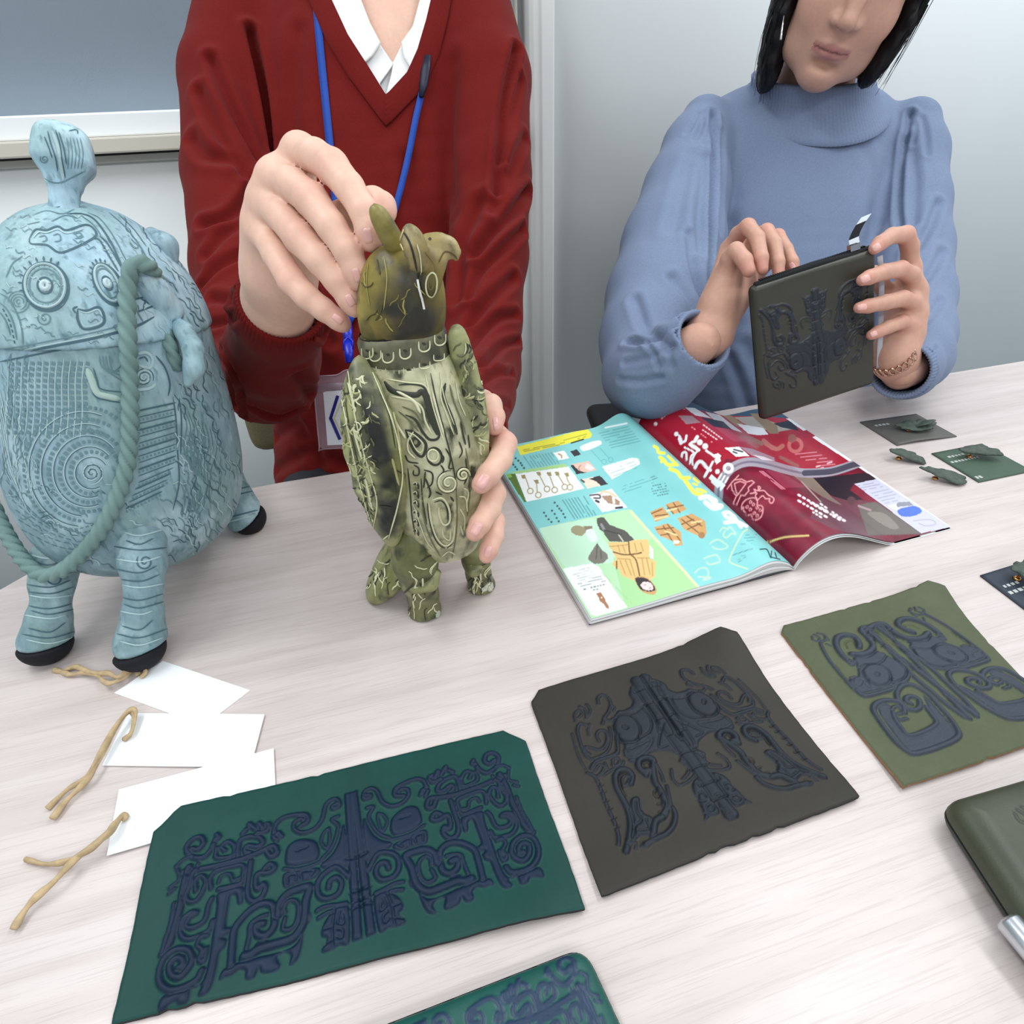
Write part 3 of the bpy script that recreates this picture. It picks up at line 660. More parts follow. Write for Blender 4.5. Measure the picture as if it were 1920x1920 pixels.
def leaf(name, a0, a1, b0, b1, zf, ns, nt, pr=None, flip=False, m=None, label=None, es=(0, 1), et=(0, 1)):
    s_, t_ = np.meshgrid(np.linspace(es[0], es[1], ns), np.linspace(et[0], et[1], nt), indexing='ij')
    V = page_xyz(a0, a1, b0, b1, s_, t_, zf).reshape(-1, 3); Q = grid_faces(ns, nt)
    if flip: Q = Q[:, ::-1].copy()
    col = pr(V, s_.ravel(), t_.ravel()) if pr else None
    o = mesh(name, V, Q, m or M_page, mg, True, col)
    if label: o['label'] = label
    return o
def left_print(V, s, t):
    p = Print(V); p.c[:] = lin('84CCCB'); p.mixin(np.clip((fbm(V, 60, 3)-.35)*1.2, 0, 1)*.35, '9CE0DC')
    p.at(920, 720, .3021); p.fill('300,895 860,775 900,830 1290,1262 620,1480 560,1480', 'B4DDB0'); p.fill('300,895 640,830 700,960 800,1100 470,1150', 'C6EAD6', a=.6); p.fill('760,1080 1000,960 1290,1262 840,1392', 'A2D38C', a=.7)
    p.band('870,790 1290,1262', 16, 'D9F0A8', False)
    p.at(940, 790, .125); p.fill('230,380 1290,105 1360,190 1340,245 290,510', 'EFE83E')
    p.text((330, 430), (860, 330), 2, (12, 22), 14, '8A8A30', 1); p.text((880, 300), (1280, 190), 2, (0, 35), 12, '8A8A30', 2); p.band('1050,325 1230,270', 22, '2A2A18', False)
    p.fill('100,770 940,635 1005,680 215,785', 'A9D48A'); p.fill('70,800 205,782 375,1205 340,1212', '5F7A3C'); p.fill('70,790 140,785 160,840 100,850', '8DB85A')
    p.fill('215,790 1010,680 1245,1010 380,1210', 'F6F8F4')
    for l, rx, ry in (('330,830 370,865 420,1010', 435, 1045), ('525,905 540,1060', 555, 1105), ('560,785 660,980', 685, 1015), ('715,790 790,990', 800, 1030), ('835,785 940,950', 950, 985), ('980,800 990,870 1035,950', 1030, 990)):
        p.band(l, 14, 'A68F4E'); p.ring(rx, ry, 42, 14, 'A68F4E'); x, y = D(l)[0]; p.fill([(x-40, y-25), (x+25, y-30), (x+40, y+25), (x-10, y+30)], 'A09060')
    p.fill('780,470 940,440 1020,550 860,585', 'F6F6F2'); p.band('860,490 900,510 905,545', 22, 'C09A5A'); p.fill('1030,450 1130,420 1195,495 1095,530', '2A2632')
    p.fill('1190,375 1440,285 1495,345 1250,445', 'F0FAFA', True)
    p.fill('1035,650 1310,590 1430,730 1130,795', 'E2BFAE'); p.fill('1035,655 1080,655 1160,740 1260,765 1340,755 1130,795', '29262E'); p.fill('1280,620 1400,700 1330,740 1250,700', 'F1DDD8'); p.band('1190,660 1160,700 1180,740', 14, 'B4806A')
    p.fill('1190,870 1480,815 1600,940 1290,1010', 'F0D8C4'); p.fill('1310,860 1480,815 1600,940 1500,970 1420,900', '302C34'); p.band('1200,880 1240,910', 30, '55504E')
    p.fill('1310,1100 1650,1010 1890,1290 1510,1365', 'F2EEF2'); p.fill('1500,1120 1640,1110 1780,1200 1770,1260 1600,1230', 'A9886E'); p.band('1480,1100 1530,1050 1640,1080 1720,1130', 30, 'EAC7A0'); p.band('1330,1110 1460,1100 1480,1150 1390,1150', 24, '4A4046'); p.band('1420,1190 1460,1210; 1720,1300 1810,1290', 34, '2E2A30'); p.band('1680,1150 1690,1220', 36, 'F8F0EC')
    p.text((340, 530), (460, 700), 10, (45, -7), 12, '4F8088', 4, .12); p.text((920, 1180), (1100, 1460), 8, (45, -8), 14, '3F7680', 5, .12)
    p.dots('215,555 255,590 290,625 310,660 340,700 165,615 180,650 210,685 235,720 800,1220 840,1270 870,1310 900,1340 930,1390 955,1440 760,1340 800,1390 830,1450 860,1500 640,1370 670,1420 710,1470 750,1510', 16, '2F4A54')
    p.band('1350,440 1500,600; 1480,400 1620,560', 8, '5FA5A8'); p.ring(1540, 605, 35, 8, '5FA5A8'); p.ring(1640, 575, 35, 8, '5FA5A8')
    p.band('1560,95 1880,30', 26, 'E8F8FA', False)
    p.text((1470, 180), (1900, 80), 7, (30, 36), 12, '4F969C', 8, .2); p.fill('1510,680 1960,545 2060,560 2080,640 1660,870', 'EDF8F6'); p.text((1600, 740), (2000, 600), 3, (40, 40), 10, '6D9A9C', 9, .4)
    p.text((1770, 990), (2200, 850), 3, (40, 35), 10, '4F969C', 10, .3)
    p.at(1220, 790, .13542); p.text((0, 780), (100, 740), 2, (20, 30), 12, '3A6E78', 30); p.text((0, 900), (200, 860), 5, (15, 34), 16, '2E5E68', 11, .3)
    for l, w in (('50,345 95,375 110,430 185,440', 46), ('130,500 185,540 235,600 330,600', 50), ('240,480 370,605', 40), ('270,660 370,700 430,780 530,780', 52), ('480,820 600,980 700,1010', 58), ('600,790 660,840', 40), ('760,980 700,950 640,940', 40), ('150,560 170,520', 40), ('590,860 640,880', 30)): p.band(l, w, 'F0EA5A')
    p.band('690,1060 800,1045 900,1150 980,1170; 760,1120 860,1200 960,1190; 820,1060 900,1100', 64, 'F4FBF8'); p.band('1010,1270 1080,1260 1170,1340 1060,1330 1010,1270', 50, 'F4FBF8'); p.band('1030,1400 1190,1390 1330,1450; 1180,1360 1250,1460', 52, 'F4FBF8')
    p.at(1200, 880, .15625)
    for q in ('120,510 270,450 370,560 190,630', '300,420 460,375 560,480 400,545', '450,590 620,530 780,620 800,770 740,820 680,790 530,720', '165,700 330,645 490,750 500,840 515,910 420,920 390,860 240,800'): p.fill(q, 'CFA066')
    p.band('140,530 260,480; 180,560 330,540; 330,440 400,530; 400,400 480,520; 330,470 520,430; 500,600 700,760; 560,560 740,680; 500,660 640,600; 570,720 720,650; 200,720 400,700; 250,790 420,760; 330,660 480,850; 280,680 380,850', 14, '7A5228', False)
    p.band('180,600 340,560; 320,500 440,470; 620,640 740,620; 300,740 440,790', 18, 'EED39A', False); p.fill('410,850 480,860 460,890 400,890', 'F4EEE2'); p.dot(740, 790, 40, 'A9784A')
    p.band('960,740 1000,700 1050,720 1080,690 1150,780 1100,770 1040,820 1000,790 1020,740; 840,890 900,850 960,850 1050,920 1020,950 960,960 900,950 870,930; 770,1070 840,1040 920,1030 960,1100 900,1130 830,1140 800,1110; 660,1240 720,1190 800,1190 820,1270 760,1330 850,1300 700,1290', 15, 'C4EFC0')
    p.band('1290,720 1220,780 1080,1060 1110,1130 1290,1195', 13, 'D8F2B0'); p.text((1270, 790), (1400, 780), 4, (-20, 36), 10, '4F969C', 14, .2); p.band('1110,1030 1350,950', 9, '4A8A94', False); p.text((1160, 1060), (1260, 1030), 3, (10, 24), 9, '4A8A94', 15)
    p.band('1440,960 1520,960 1560,1040; 1580,980 1570,1060; 1620,1000 1640,1060; 1560,1050 1680,1080', 14, '1E3038')
    p.at(1040, 960, .125)
    p.fill('250,240 330,200 440,230 480,270 420,350 340,350 260,310', '9A9272', True); p.fill('430,210 560,210 570,270 470,280', '8A7B64'); p.fill('470,280 570,260 640,400 570,450 500,390', 'DDE8F2', True)
    p.fill('500,680 560,580 640,460 700,560 790,630 800,700 720,770 600,780 510,720', '77746A'); p.band('640,480 620,700; 690,580 700,700', 14, '4A4A44')
    p.fill('630,90 740,75 820,190 1060,280 1200,420 1060,450 820,440 720,290 680,270 640,180', '54524C'); p.band('960,340 1030,440', 18, 'CFCABA'); p.band('700,190 740,260', 40, '8C8C8E'); p.band('740,270 1000,340', 16, '34332F')
    coat = '800,455 1110,450 1190,420 1390,410 1420,490 1410,690 1520,740 1500,980 1420,1020 1190,1030 1020,960 950,850 930,850 870,790 890,730 940,720 820,510'
    p.fill(coat, 'E2BE7C'); p.band('880,600 1040,640 1200,630 1300,610; 1110,450 1130,620 1220,720 1280,980; 930,740 930,850', 20, '6A4420')
    p.band('950,500 980,600; 1020,500 1060,610; 1200,470 1230,600; 1290,460 1330,590; 980,730 1060,930; 1060,720 1150,950; 1130,720 1200,960; 1310,700 1350,950; 1380,700 1430,930; 1460,760 1470,960; 940,700 1140,710; 1240,690 1420,690; 820,520 1100,490', 10, 'A87A3C', False)
    p.fill('1425,500 1480,560 1480,700 1430,680', 'EFEDE8'); p.fill('1200,1000 1290,960 1420,1010 1520,1140 1500,1230 1390,1230 1280,1160', 'C99E66', True); p.fill('1210,1010 1290,980 1410,1020 1505,1140 1480,1190 1380,1190 1280,1150', '35272A', True); p.fill('1290,1090 1340,1050 1430,1060 1480,1130 1460,1170 1370,1170 1310,1140', 'F0D3D0', True); p.band('1340,1100 1370,1090; 1420,1150 1440,1130', 12, 'A06070')
    p.fill('120,850 560,770 660,820 1090,1430 620,1560 550,1535', 'F2F7F7'); p.text((250, 910), (520, 830), 5, (28, 32), 9, '9AA8A8', 21, .35); p.text((580, 990), (690, 965), 1, (0, 0), 18, '5A6464', 22, .1); p.text((350, 1080), (720, 1000), 2, (40, 34), 14, '6A7676', 23, .3); p.text((440, 1160), (780, 1080), 1, (0, 0), 22, '4A5454', 24, .3); p.text((580, 1170), (660, 1155), 1, (0, 0), 22, '4A5454', 25, .1)
    p.fill('620,1215 690,1205 760,1320 810,1400 815,1450 790,1450 720,1370 690,1350', 'A9764F'); p.dot(705, 1285, 12, 'F2F2EE')
    p.text((700, 900), (1150, 1370), 1, (0, 0), 14, '9CCB8C', 27, .5)
    return p.c
def right_print(V, s, t):
    p = Print(V); p.c[:] = lin('A8182F'); n = fbm(V, 55, 5)
    p.at(1420, 820, .19792); low = '-400,600 -300,200 0,250 450,340 700,335 1000,280 1900,850 1550,1100 300,1400 -150,1300'
    p.fill(low, '7E1230'); w = in_poly(p.X, p.Y, p.p(low)); p.mixin(w*np.clip((n-.42)*3, 0, 1)*.7, '53061C'); p.mixin(w*np.clip((.45-n)*3, 0, 1)*.35, 'B03A50')
    p.fill('600,560 800,560 1000,600 1150,620 1560,915 1000,940 700,860 500,760', '6B3A48'); p.fill('950,640 1120,610 1560,915 1050,925', '6A625C'); p.fill('1040,720 1200,720 1340,850 1250,860', '8E857C', True, .8)
    p.fill('420,370 560,385 1020,335 1130,395 915,440 880,500 1000,590 860,600 720,560 560,470', '251B28'); p.fill('300,320 480,350 620,480 720,580 800,640 690,600 520,500', '8A7668', True); p.band('420,420 600,610', 12, 'B8A79A')
    p.dot(890, 600, 40, '5A3A40'); p.band('960,650 1070,690', 20, 'A88C94', False)
    for a, b in (((390, 545), (840, 800)), ((390, 600), (700, 780)), ((470, 600), (780, 780))): p.text(a, b, 1, (0, 0), 22, 'F4E6E8', int(a[0]+a[1]), .1, 1); 
    p.text((530, 710), (640, 780), 1, (0, 0), 18, 'F0DDE0', 7, .2, 1); p.text((600, 630), (830, 790), 1, (0, 0), 20, 'F4E6E8', 8, .15, 1); p.text((560, 640), (760, 770), 1, (0, 0), 20, 'F4E6E8', 9, .15, 1)
    p.text((20, 320), (230, 490), 3, (16, 0), 8, 'E08A9A', 12, .1); p.fill('80,310 200,320 460,470 260,480', 'B04058', False, .5)
    p.text((360, 160), (560, 140), 5, (50, 28), 9, 'E894A0', 13, .2); p.text((560, 280), (720, 230), 3, (40, 14), 12, 'F0D8DC', 16, .2)
    p.band('80,60 180,110 240,80; 60,30 140,100', 40, 'B86A60'); p.ring(360, 75, 60, 34, 'C86A66'); p.dot(330, 10, 40, '9A5A50'); p.band('220,190 380,270', 34, '9A5550'); p.band('-60,10 40,60', 40, '9A6A60')
    p.fill('915,440 1130,395 1840,850 1550,910', 'C9C8DA'); p.text((950, 460), (1130, 425), 3, (28, 20), 7, '8A8AA0', 17, .1); p.text((1080, 530), (1250, 490), 5, (32, 24), 7, '9090A4', 18, .1); p.fill('1310,660 1330,615 1440,610 1480,645', '8C8C98'); p.fill('1330,690 1480,650 1560,700 1480,745 1370,748', '4A6EDC', True); p.fill('1240,650 1310,630 1340,690 1290,680', 'F0F2FA'); p.band('1480,790 1640,780 1690,820 1600,840 1530,815', 7, 'A0A0B0')
    p.fill('520,0 560,-20 1900,830 1840,855 1130,395', 'F2F3F6')
    p.at(0, 0, 1); road = '1346,940 1349,912 1359,892 1376,875 1403,866 1437,870 1477,881 1509,887 1558,884 1598,872 1612,866'
    p.band(road, 17, 'A79DA8'); p.band(road.replace('1598,872 1612,866', '1598,874 1614,872'), 4, '7C7484'); p.band('1509,887 1558,884 1598,872 1616,868', 11, '4A4656')
    p.at(1220, 790, .13542)
    Wt = 'F6F6F8'; p.dot(355, 175, 30, Wt)
    for l, w in (('395,200 420,250 430,285 480,270 495,200', 38), ('400,240 420,300', 56), ('615,280 570,290 560,320', 40), ('550,320 660,395', 62), ('660,400 615,450 578,530 582,605', 30), ('470,360 600,430 560,480 545,580', 30), ('430,490 440,440 490,430 497,530', 36), ('620,255 645,215', 56), ('770,405 890,490', 36), ('615,640 650,575 700,560 780,640 825,675', 54), ('860,560 820,640', 36), ('795,680 750,760', 46), ('980,730 940,800', 30), ('1025,755 985,825', 30), ('1070,780 1030,850', 30)): p.band(l, w*.86, Wt)
    p.dot(680, 290, 40, Wt); p.dot(755, 345, 40, Wt); p.dot(925, 695, 32, Wt); p.ring(1075, 650, 56, 42, Wt)
    p.fill('880,460 930,440 985,480 960,500 975,550 910,592 880,540 900,500', Wt); p.fill('840,740 1040,880 1010,915 975,960 950,950 960,910 920,930 900,900 870,880 800,780', Wt)
    Pk = 'F0A2A6'
    p.band('1220,745 1170,800 1120,850 1055,940; 1170,810 1260,800 1330,840 1400,820 1435,845 1350,920 1360,960 1300,1030 1250,1020 1190,1160 1145,1130 1190,1030 1130,960 1115,870; 1160,860 1180,960 1205,1020 1320,860 1240,830 1160,860', 15, Pk, False)
    p.band('1260,1220 1265,1150 1330,1080 1440,1060 1480,1120 1475,1160 1540,1170 1555,1230 1530,1320 1460,1365 1410,1340 1390,1290 1340,1300 1290,1240 1285,1190 1260,1220; 1480,1090 1450,1030 1470,990 1380,1000 1450,980 1430,940 1490,960 1490,900 1520,920 1500,960 1570,960 1630,1020 1700,1060 1700,1110 1665,1135 1640,1100 1650,1070 1590,1070 1550,1030 1480,1090', 15, Pk)
    for x, y in D('1385,1115 1425,1150 1335,1185 1380,1220 1475,1195 1520,1230 1435,1270 1475,1305'): p.ring(x, y, 17, 11, Pk)
    p.dot(68, 35, 26, 'F4E8EA')
    p.at(1200, 740, .13542)
    p.text((720, 450), (1000, 660), 1, (0, 0), 18, 'EFA0A0', 31, .2); p.text((880, 420), (1160, 630), 1, (0, 0), 20, 'F4D0D0', 32, .1, 1); p.text((870, 490), (1080, 630), 1, (0, 0), 20, 'F4D0D0', 33, .1, 1)
    p.text((90, 330), (160, 220), 3, (100, -10), 14, 'D28A94', 34, .2); p.text((300, 330), (420, 230), 1, (0, 0), 22, 'EFC8CC', 35, .2); p.text((420, 220), (620, 200), 2, (-60, -40), 14, 'D99AA4', 36, .2)
    p.fill('530,290 720,290 840,385 640,410', 'A08088'); p.fill('1030,450 1200,470 1480,650 1300,650', 'B84258', False, .7)
    p.fill('490,60 700,110 1200,190 1850,90 2100,150 2100,330 1650,300 1200,290 800,210 640,170', '33556B'); p.band('1270,185 1650,110 1900,70', 18, '9CC4DC')  # teal area is a reflection painted into the page colour
    p.fill('620,175 760,185 1000,330 760,285', 'E8EAEC'); p.fill('900,235 1100,280 1420,525 1300,490 1050,370', 'DDE0E6'); p.fill('840,310 1150,370 1270,480 1020,440', '23202E'); p.fill('1120,270 1230,270 1420,400 1500,490 1330,430', '9A8468'); p.fill('1300,310 1620,300 1900,400 2100,480 1900,520 1500,440', 'A9A29C'); p.fill('1340,400 1700,460 1780,550 1640,562 1500,540', 'DEE2EA'); p.fill('1520,260 1640,260 1900,430 1920,540 1800,540', '8E7C66'); p.fill('1850,400 2100,350 2200,500 1950,450', '1E1E26'); p.fill('2020,330 2120,320 2330,480 2260,500', 'E8EEF2')
    p.fill('1170,735 1370,720 1520,850 1330,860', 'EEF0EE'); p.band('1300,760 1420,790; 1290,790 1340,810', 22, '4A4A48', False); p.fill('1380,720 1560,750 1860,870 1870,925 1720,900 1540,840', 'A88A96'); p.fill('1560,830 1720,860 1860,915 1700,905', 'E8DDE2')
    p.band('1500,640 1620,720; 1400,590 1520,610', 60, 'A65A58', True, .7)
    p.at(1180, 720, .3229); p.band('800,922 900,890 1040,880', 9, 'E8CE84')
    return p.c
leaf('left_page', S0, S1, L0m, L1m, zl, 270, 300, left_print, True, label='turquoise and green printed page')
leaf('right_page', S0, S1, R0m, R1m, zr, 250, 300, right_print, False, label='red printed page that curls up')
rs_ = np.random.RandomState(4)
for k in range(6):                                                 # leaves under the left page
    f = k/6; dx = rs_.uniform(-.012, .006); d2 = rs_.uniform(-.006, .004)
    a = lambda s, t, f=f: np.maximum(zl(s, t)*f-.0004, .0003)
    ns, nt = 40, 8; s_, t_ = np.meshgrid(np.linspace(0, 1+dx+.004, ns), np.linspace(d2, 1.0, nt), indexing='ij')
    top = page_xyz(S0, S1, L0m, L1m, s_, t_, lambda s, t: a(s, t)+zl(s, t)/6*.82).reshape(-1, 3); bot = page_xyz(S0, S1, L0m, L1m, s_, t_, a).reshape(-1, 3)
    n = len(top); Q = grid_faces(ns, nt); I = np.arange(n).reshape(ns, nt); ring_ = np.r_[I[:, 0], I[-1, 1:], I[-2::-1, -1], I[0, -2:0:-1]]
    side = np.stack([ring_, np.roll(ring_, -1), np.roll(ring_, -1)+n, ring_+n], 1)
    mesh('page_stack', np.concatenate([top, bot]), np.concatenate([Q[:, ::-1], Q+n, side]), M_paper if k else mat('magazine_cover', '3C4046', rough=.4), mg, False)
for k in (1, 2):
    leaf('under_page', S0, S1, R0m, R1m, lambda s, t, k=k: np.maximum(zr(s, t)-.0012*k, .0003), 60, 12, None, False, M_paper, es=(0, 1-.004*k), et=(-.004*k, 1))

# ================================================================== tags, cards, brooches, purses, the pouch in hand
M_card = mat('white_card', 'EEF2F4', rough=.7)
M_twine = mat('raffia_twine', 'B39C78', rough=.85, noise=(180, .22, (1, 1, 1)), bump=(600, .5, .0006))
def tag_card(c1, c2, c3, z, tilt, twine, label):
    a, b, c = T(*c1, z), T(*c2, z), T(*c3, z+tilt); d = a+(c-b)
    o = empty('price_tag', (a+c)/2-(0, 0, .0), label, 'tag', 'blank white tags')
    V = np.array([a, b, c, d]); n = np.array([0, 0, .0005])
    mesh('card', np.concatenate([V-n, V]), [(3, 2, 1, 0), (4, 5, 6, 7)]+[(i, (i+1) % 4, 4+(i+1) % 4, 4+i) for i in range(4)], M_card, o, False)
    for k, (pts, r) in enumerate(twine):
        q = D(pts); m_ = len(q); P3 = []
        for i, (x, y) in enumerate(q):
            u = i/(m_-1); hz = z+.0012+.007*math.sin(math.pi*min(1, u*1.15))*(1 if k == 0 else .75)
            if u > .8: hz = .0018+.0012*k+(hz-.0018)*(1-u)/.2
            P3.append(T(x*.2917, 1200+y*.2917, hz))
        l = spline(P3, 6); tw = np.linspace(0, 9, len(l)); v, f = tube(l, r*(1+.22*np.sin(tw*3+k)), 8, flat=(1, .62))
        mesh('twine', v, f, M_twine, o)
    return o
tag_card((214, 1299), (305, 1239), (469, 1294), .0007, .0, [('905,240 935,205 905,165 830,188 760,240 700,215 640,215 560,200 480,172 400,200 345,192', .0019), ('890,225 865,185 800,235 740,268 680,275 620,225 540,208 460,222 395,205', .0017)], 'blank white tag nearest the blue vessel, its twine loop doubled up')
tag_card((192, 1435), (240, 1337), (496, 1339), .0013, .0006, [('790,640 840,600 870,500 865,450 820,460 740,560 650,720 600,810 550,890 450,950 380,1010 305,1085', .0016), ('795,642 845,590 862,480 815,470 720,600 640,760 580,870 500,960 420,1040 335,1150', .0018)], 'blank white tag in the middle of the three, its twine looping up')
tag_card((200, 1604), (223, 1480), (513, 1403), .0021, -.0004, [('815,1150 785,1130 740,1180 680,1260 600,1330 500,1392 400,1430 290,1440 170,1412', .0020), ('812,1140 770,1150 700,1240 560,1345 450,1440 340,1560 220,1665 150,1752 85,1860', .0019)], 'blank white tag partly under the teal leather sheet, its twine forked')

# ---- display cards with brooches
M_print = mat('silver_print', 'B9BDB8', rough=.5)
def flat_card(px, color, label, bend, prints):
    a, b, c = [T(*q, .0004) for q in px]                           # left, bottom, right corner
    d = a+(c-b); n = 14; V = []; ns = 14
    for z0 in (.0009, 0):
        for i in range(n):
            for j in range(n):
                u, v = i/(n-1), j/(n-1); q = a+(b-a)*u+(d-a)*v; V.append(q+np.array([0, 0, z0+bend*(u*(1-v))**2*4*v]))
    g = grid_faces(n, n); I = np.arange(n*n).reshape(n, n); rg = np.r_[I[:, 0], I[-1, 1:], I[-2::-1, -1], I[0, -2:0:-1]]
    o = mesh('display_card', V, np.concatenate([g, g[:, ::-1]+n*n, np.stack([rg, np.roll(rg, -1), np.roll(rg, -1)+n*n, rg+n*n], 1)[:, ::-1]]), mat('card_'+color, color, rough=.55, noise=(90, .06)), None, False)
    tag(o, label, 'card', 'brooch display cards')
    rs = np.random.RandomState(len(label))
    for u0, v0, v1, k in prints:
        t = v0
        while t < v1:
            w = .03+rs.rand()*.03; q = [a+(b-a)*(u0+x)+(d-a)*(t+y)+np.array([0, 0, .0011]) for x, y in ((0, 0), (k, 0), (k, w), (0, w))]
            mesh('printed_mark', q, [(0, 1, 2, 3)], M_print, o, False); t += w+.02
    return o
flat_card([(1612, 792), (1682, 836), (1794, 819)], '5B5A55', 'grey-brown display card farthest back, a round bird brooch on it', .004, [(.2, .12, .36, .06), (.75, .06, .16, .08)])
flat_card([(1746, 851), (1835, 905), (1935, 884)], '3F5545', 'dark green display card beside the two loose brooches', .0, [(.18, .14, .42, .05), (.34, .06, .60, .05), (.85, .05, .12, .07)])
flat_card([(1837, 1080), (1929, 1150), (2060, 1105)], '2C3542', 'navy display card at the right edge above the olive sheet', .0, [(.35, .08, .3, .06), (.5, .05, .5, .07)])
M_bro = mat('verdigris_brooch', '47524A', rough=.6, noise=(160, .3), bump=(300, .6, .0012))
M_gold = mat('gold_clasp', 'C9975C', rough=.25, metal=1)
def brooch(c, ax, nrm, L, W, label, seed, top=False):
    """irregular cast plate on a gold pin clutch; c centre, ax long axis, nrm plate normal"""
    c, ax, nrm = np.array(c, float), np.array(ax, float), np.array(nrm, float); ax /= np.linalg.norm(ax); nrm -= ax*(nrm@ax); nrm /= np.linalg.norm(nrm); bx = np.cross(nrm, ax)
    rs = np.random.RandomState(seed); n = 56; ph = np.linspace(0, 2*math.pi, n, endpoint=False)
    rad = 1+.10*np.sin(3*ph+seed)+.07*np.sin(7*ph+seed*2)+rs.uniform(-.05, .05, n); o = empty('brooch', c-(0, 0, .008), label, 'brooch', 'green bird-shaped brooches')
    V, rings = [], [(1.0, -.0011), (1.03, -.0002), (.97, .0010), (.72, .0016), (.45, .0024), (.2, .0019)]
    for k, z in rings:
        for i, t in enumerate(ph):
            x, y = L/2*rad[i]*k*math.cos(t), W/2*rad[i]*k*math.sin(t)*(1+.25*math.cos(t))
            V.append(c+ax*x+bx*y+nrm*(z+(.0006*math.sin(9*t+k*11) if .3 < k < .99 else 0)))
    Fq = [(j*n+i, j*n+(i+1) % n, (j+1)*n+(i+1) % n, (j+1)*n+i) for j in range(len(rings)-1) for i in range(n)]+[tuple(range(n))[::-1], tuple((len(rings)-1)*n+i for i in range(n))]
    mesh('plate', V, Fq, M_bro, o)
    V2, F2 = join_vf([tube([c-ax*L*.12+bx*y*W*.2-nrm*.001*k for k in (0, 1)], .0016, 8) for y in (0,)])
    if top:
        w = [c+ax*x*L+bx*y*W+nrm*z for x, y, z in ((-.10, -.25, .002), (.05, -.30, .0055), (.25, -.2, .007), (.42, -.05, .006))]
        v, f = tube(spline(w, 6), np.r_[np.linspace(.001, .0055, 10), np.linspace(.0055, .003, 9)], 10, flat=(1, .25)); mesh('wing', v, f, M_bro, o)
    p0 = c-ax*L*.16-nrm*.0008; p1 = np.array([p0[0], p0[1], TABLE_Z+.0012])+ax*(-.001)
    v, f = tube([p0, p0*.5+p1*.5, p1], [.0011, .0009, .0012], 10); mesh('pin_post', v, f, M_gold, o)
    v, f = tube([p1+(0, 0, .0022), p1+(0, 0, .0005), p1], [.0022, .0034, .0030], 14); mesh('clutch', v, f, M_gold, o)
    return o
def br(pa, za, pb, zb, W, label, seed, top=False):
    a, b = T(*pa, za), T(*pb, zb); ax = b-a; brooch((a+b)/2, ax, np.cross(ax, np.cross((0, 0, 1), ax))+0*ax if False else (0, -.12, 1), np.linalg.norm(ax), W, label, seed, top)
br((1669, 842), .0125, (1734, 864), .0022, .017, 'loose leaf-like green brooch propped on its gold clutch, nearer the grey card', 3)
br((1732, 878), .0125, (1815, 902), .0022, .019, 'loose leaf-like green brooch propped on its gold clutch, nearer the green card', 5)
br((1683, 800), .0075, (1752, 794), .0085, .022, 'round green bird brooch with a raised wing on the grey-brown card', 7, True)
br((1799, 842), .0105, (1876, 847), .0095, .017, 'long flat green brooch raised above the dark green card', 9)
br((1899, 1063), .0125, (1960, 1075), .012, .026, 'pale blue-green brooch cut off by the right edge', 11)

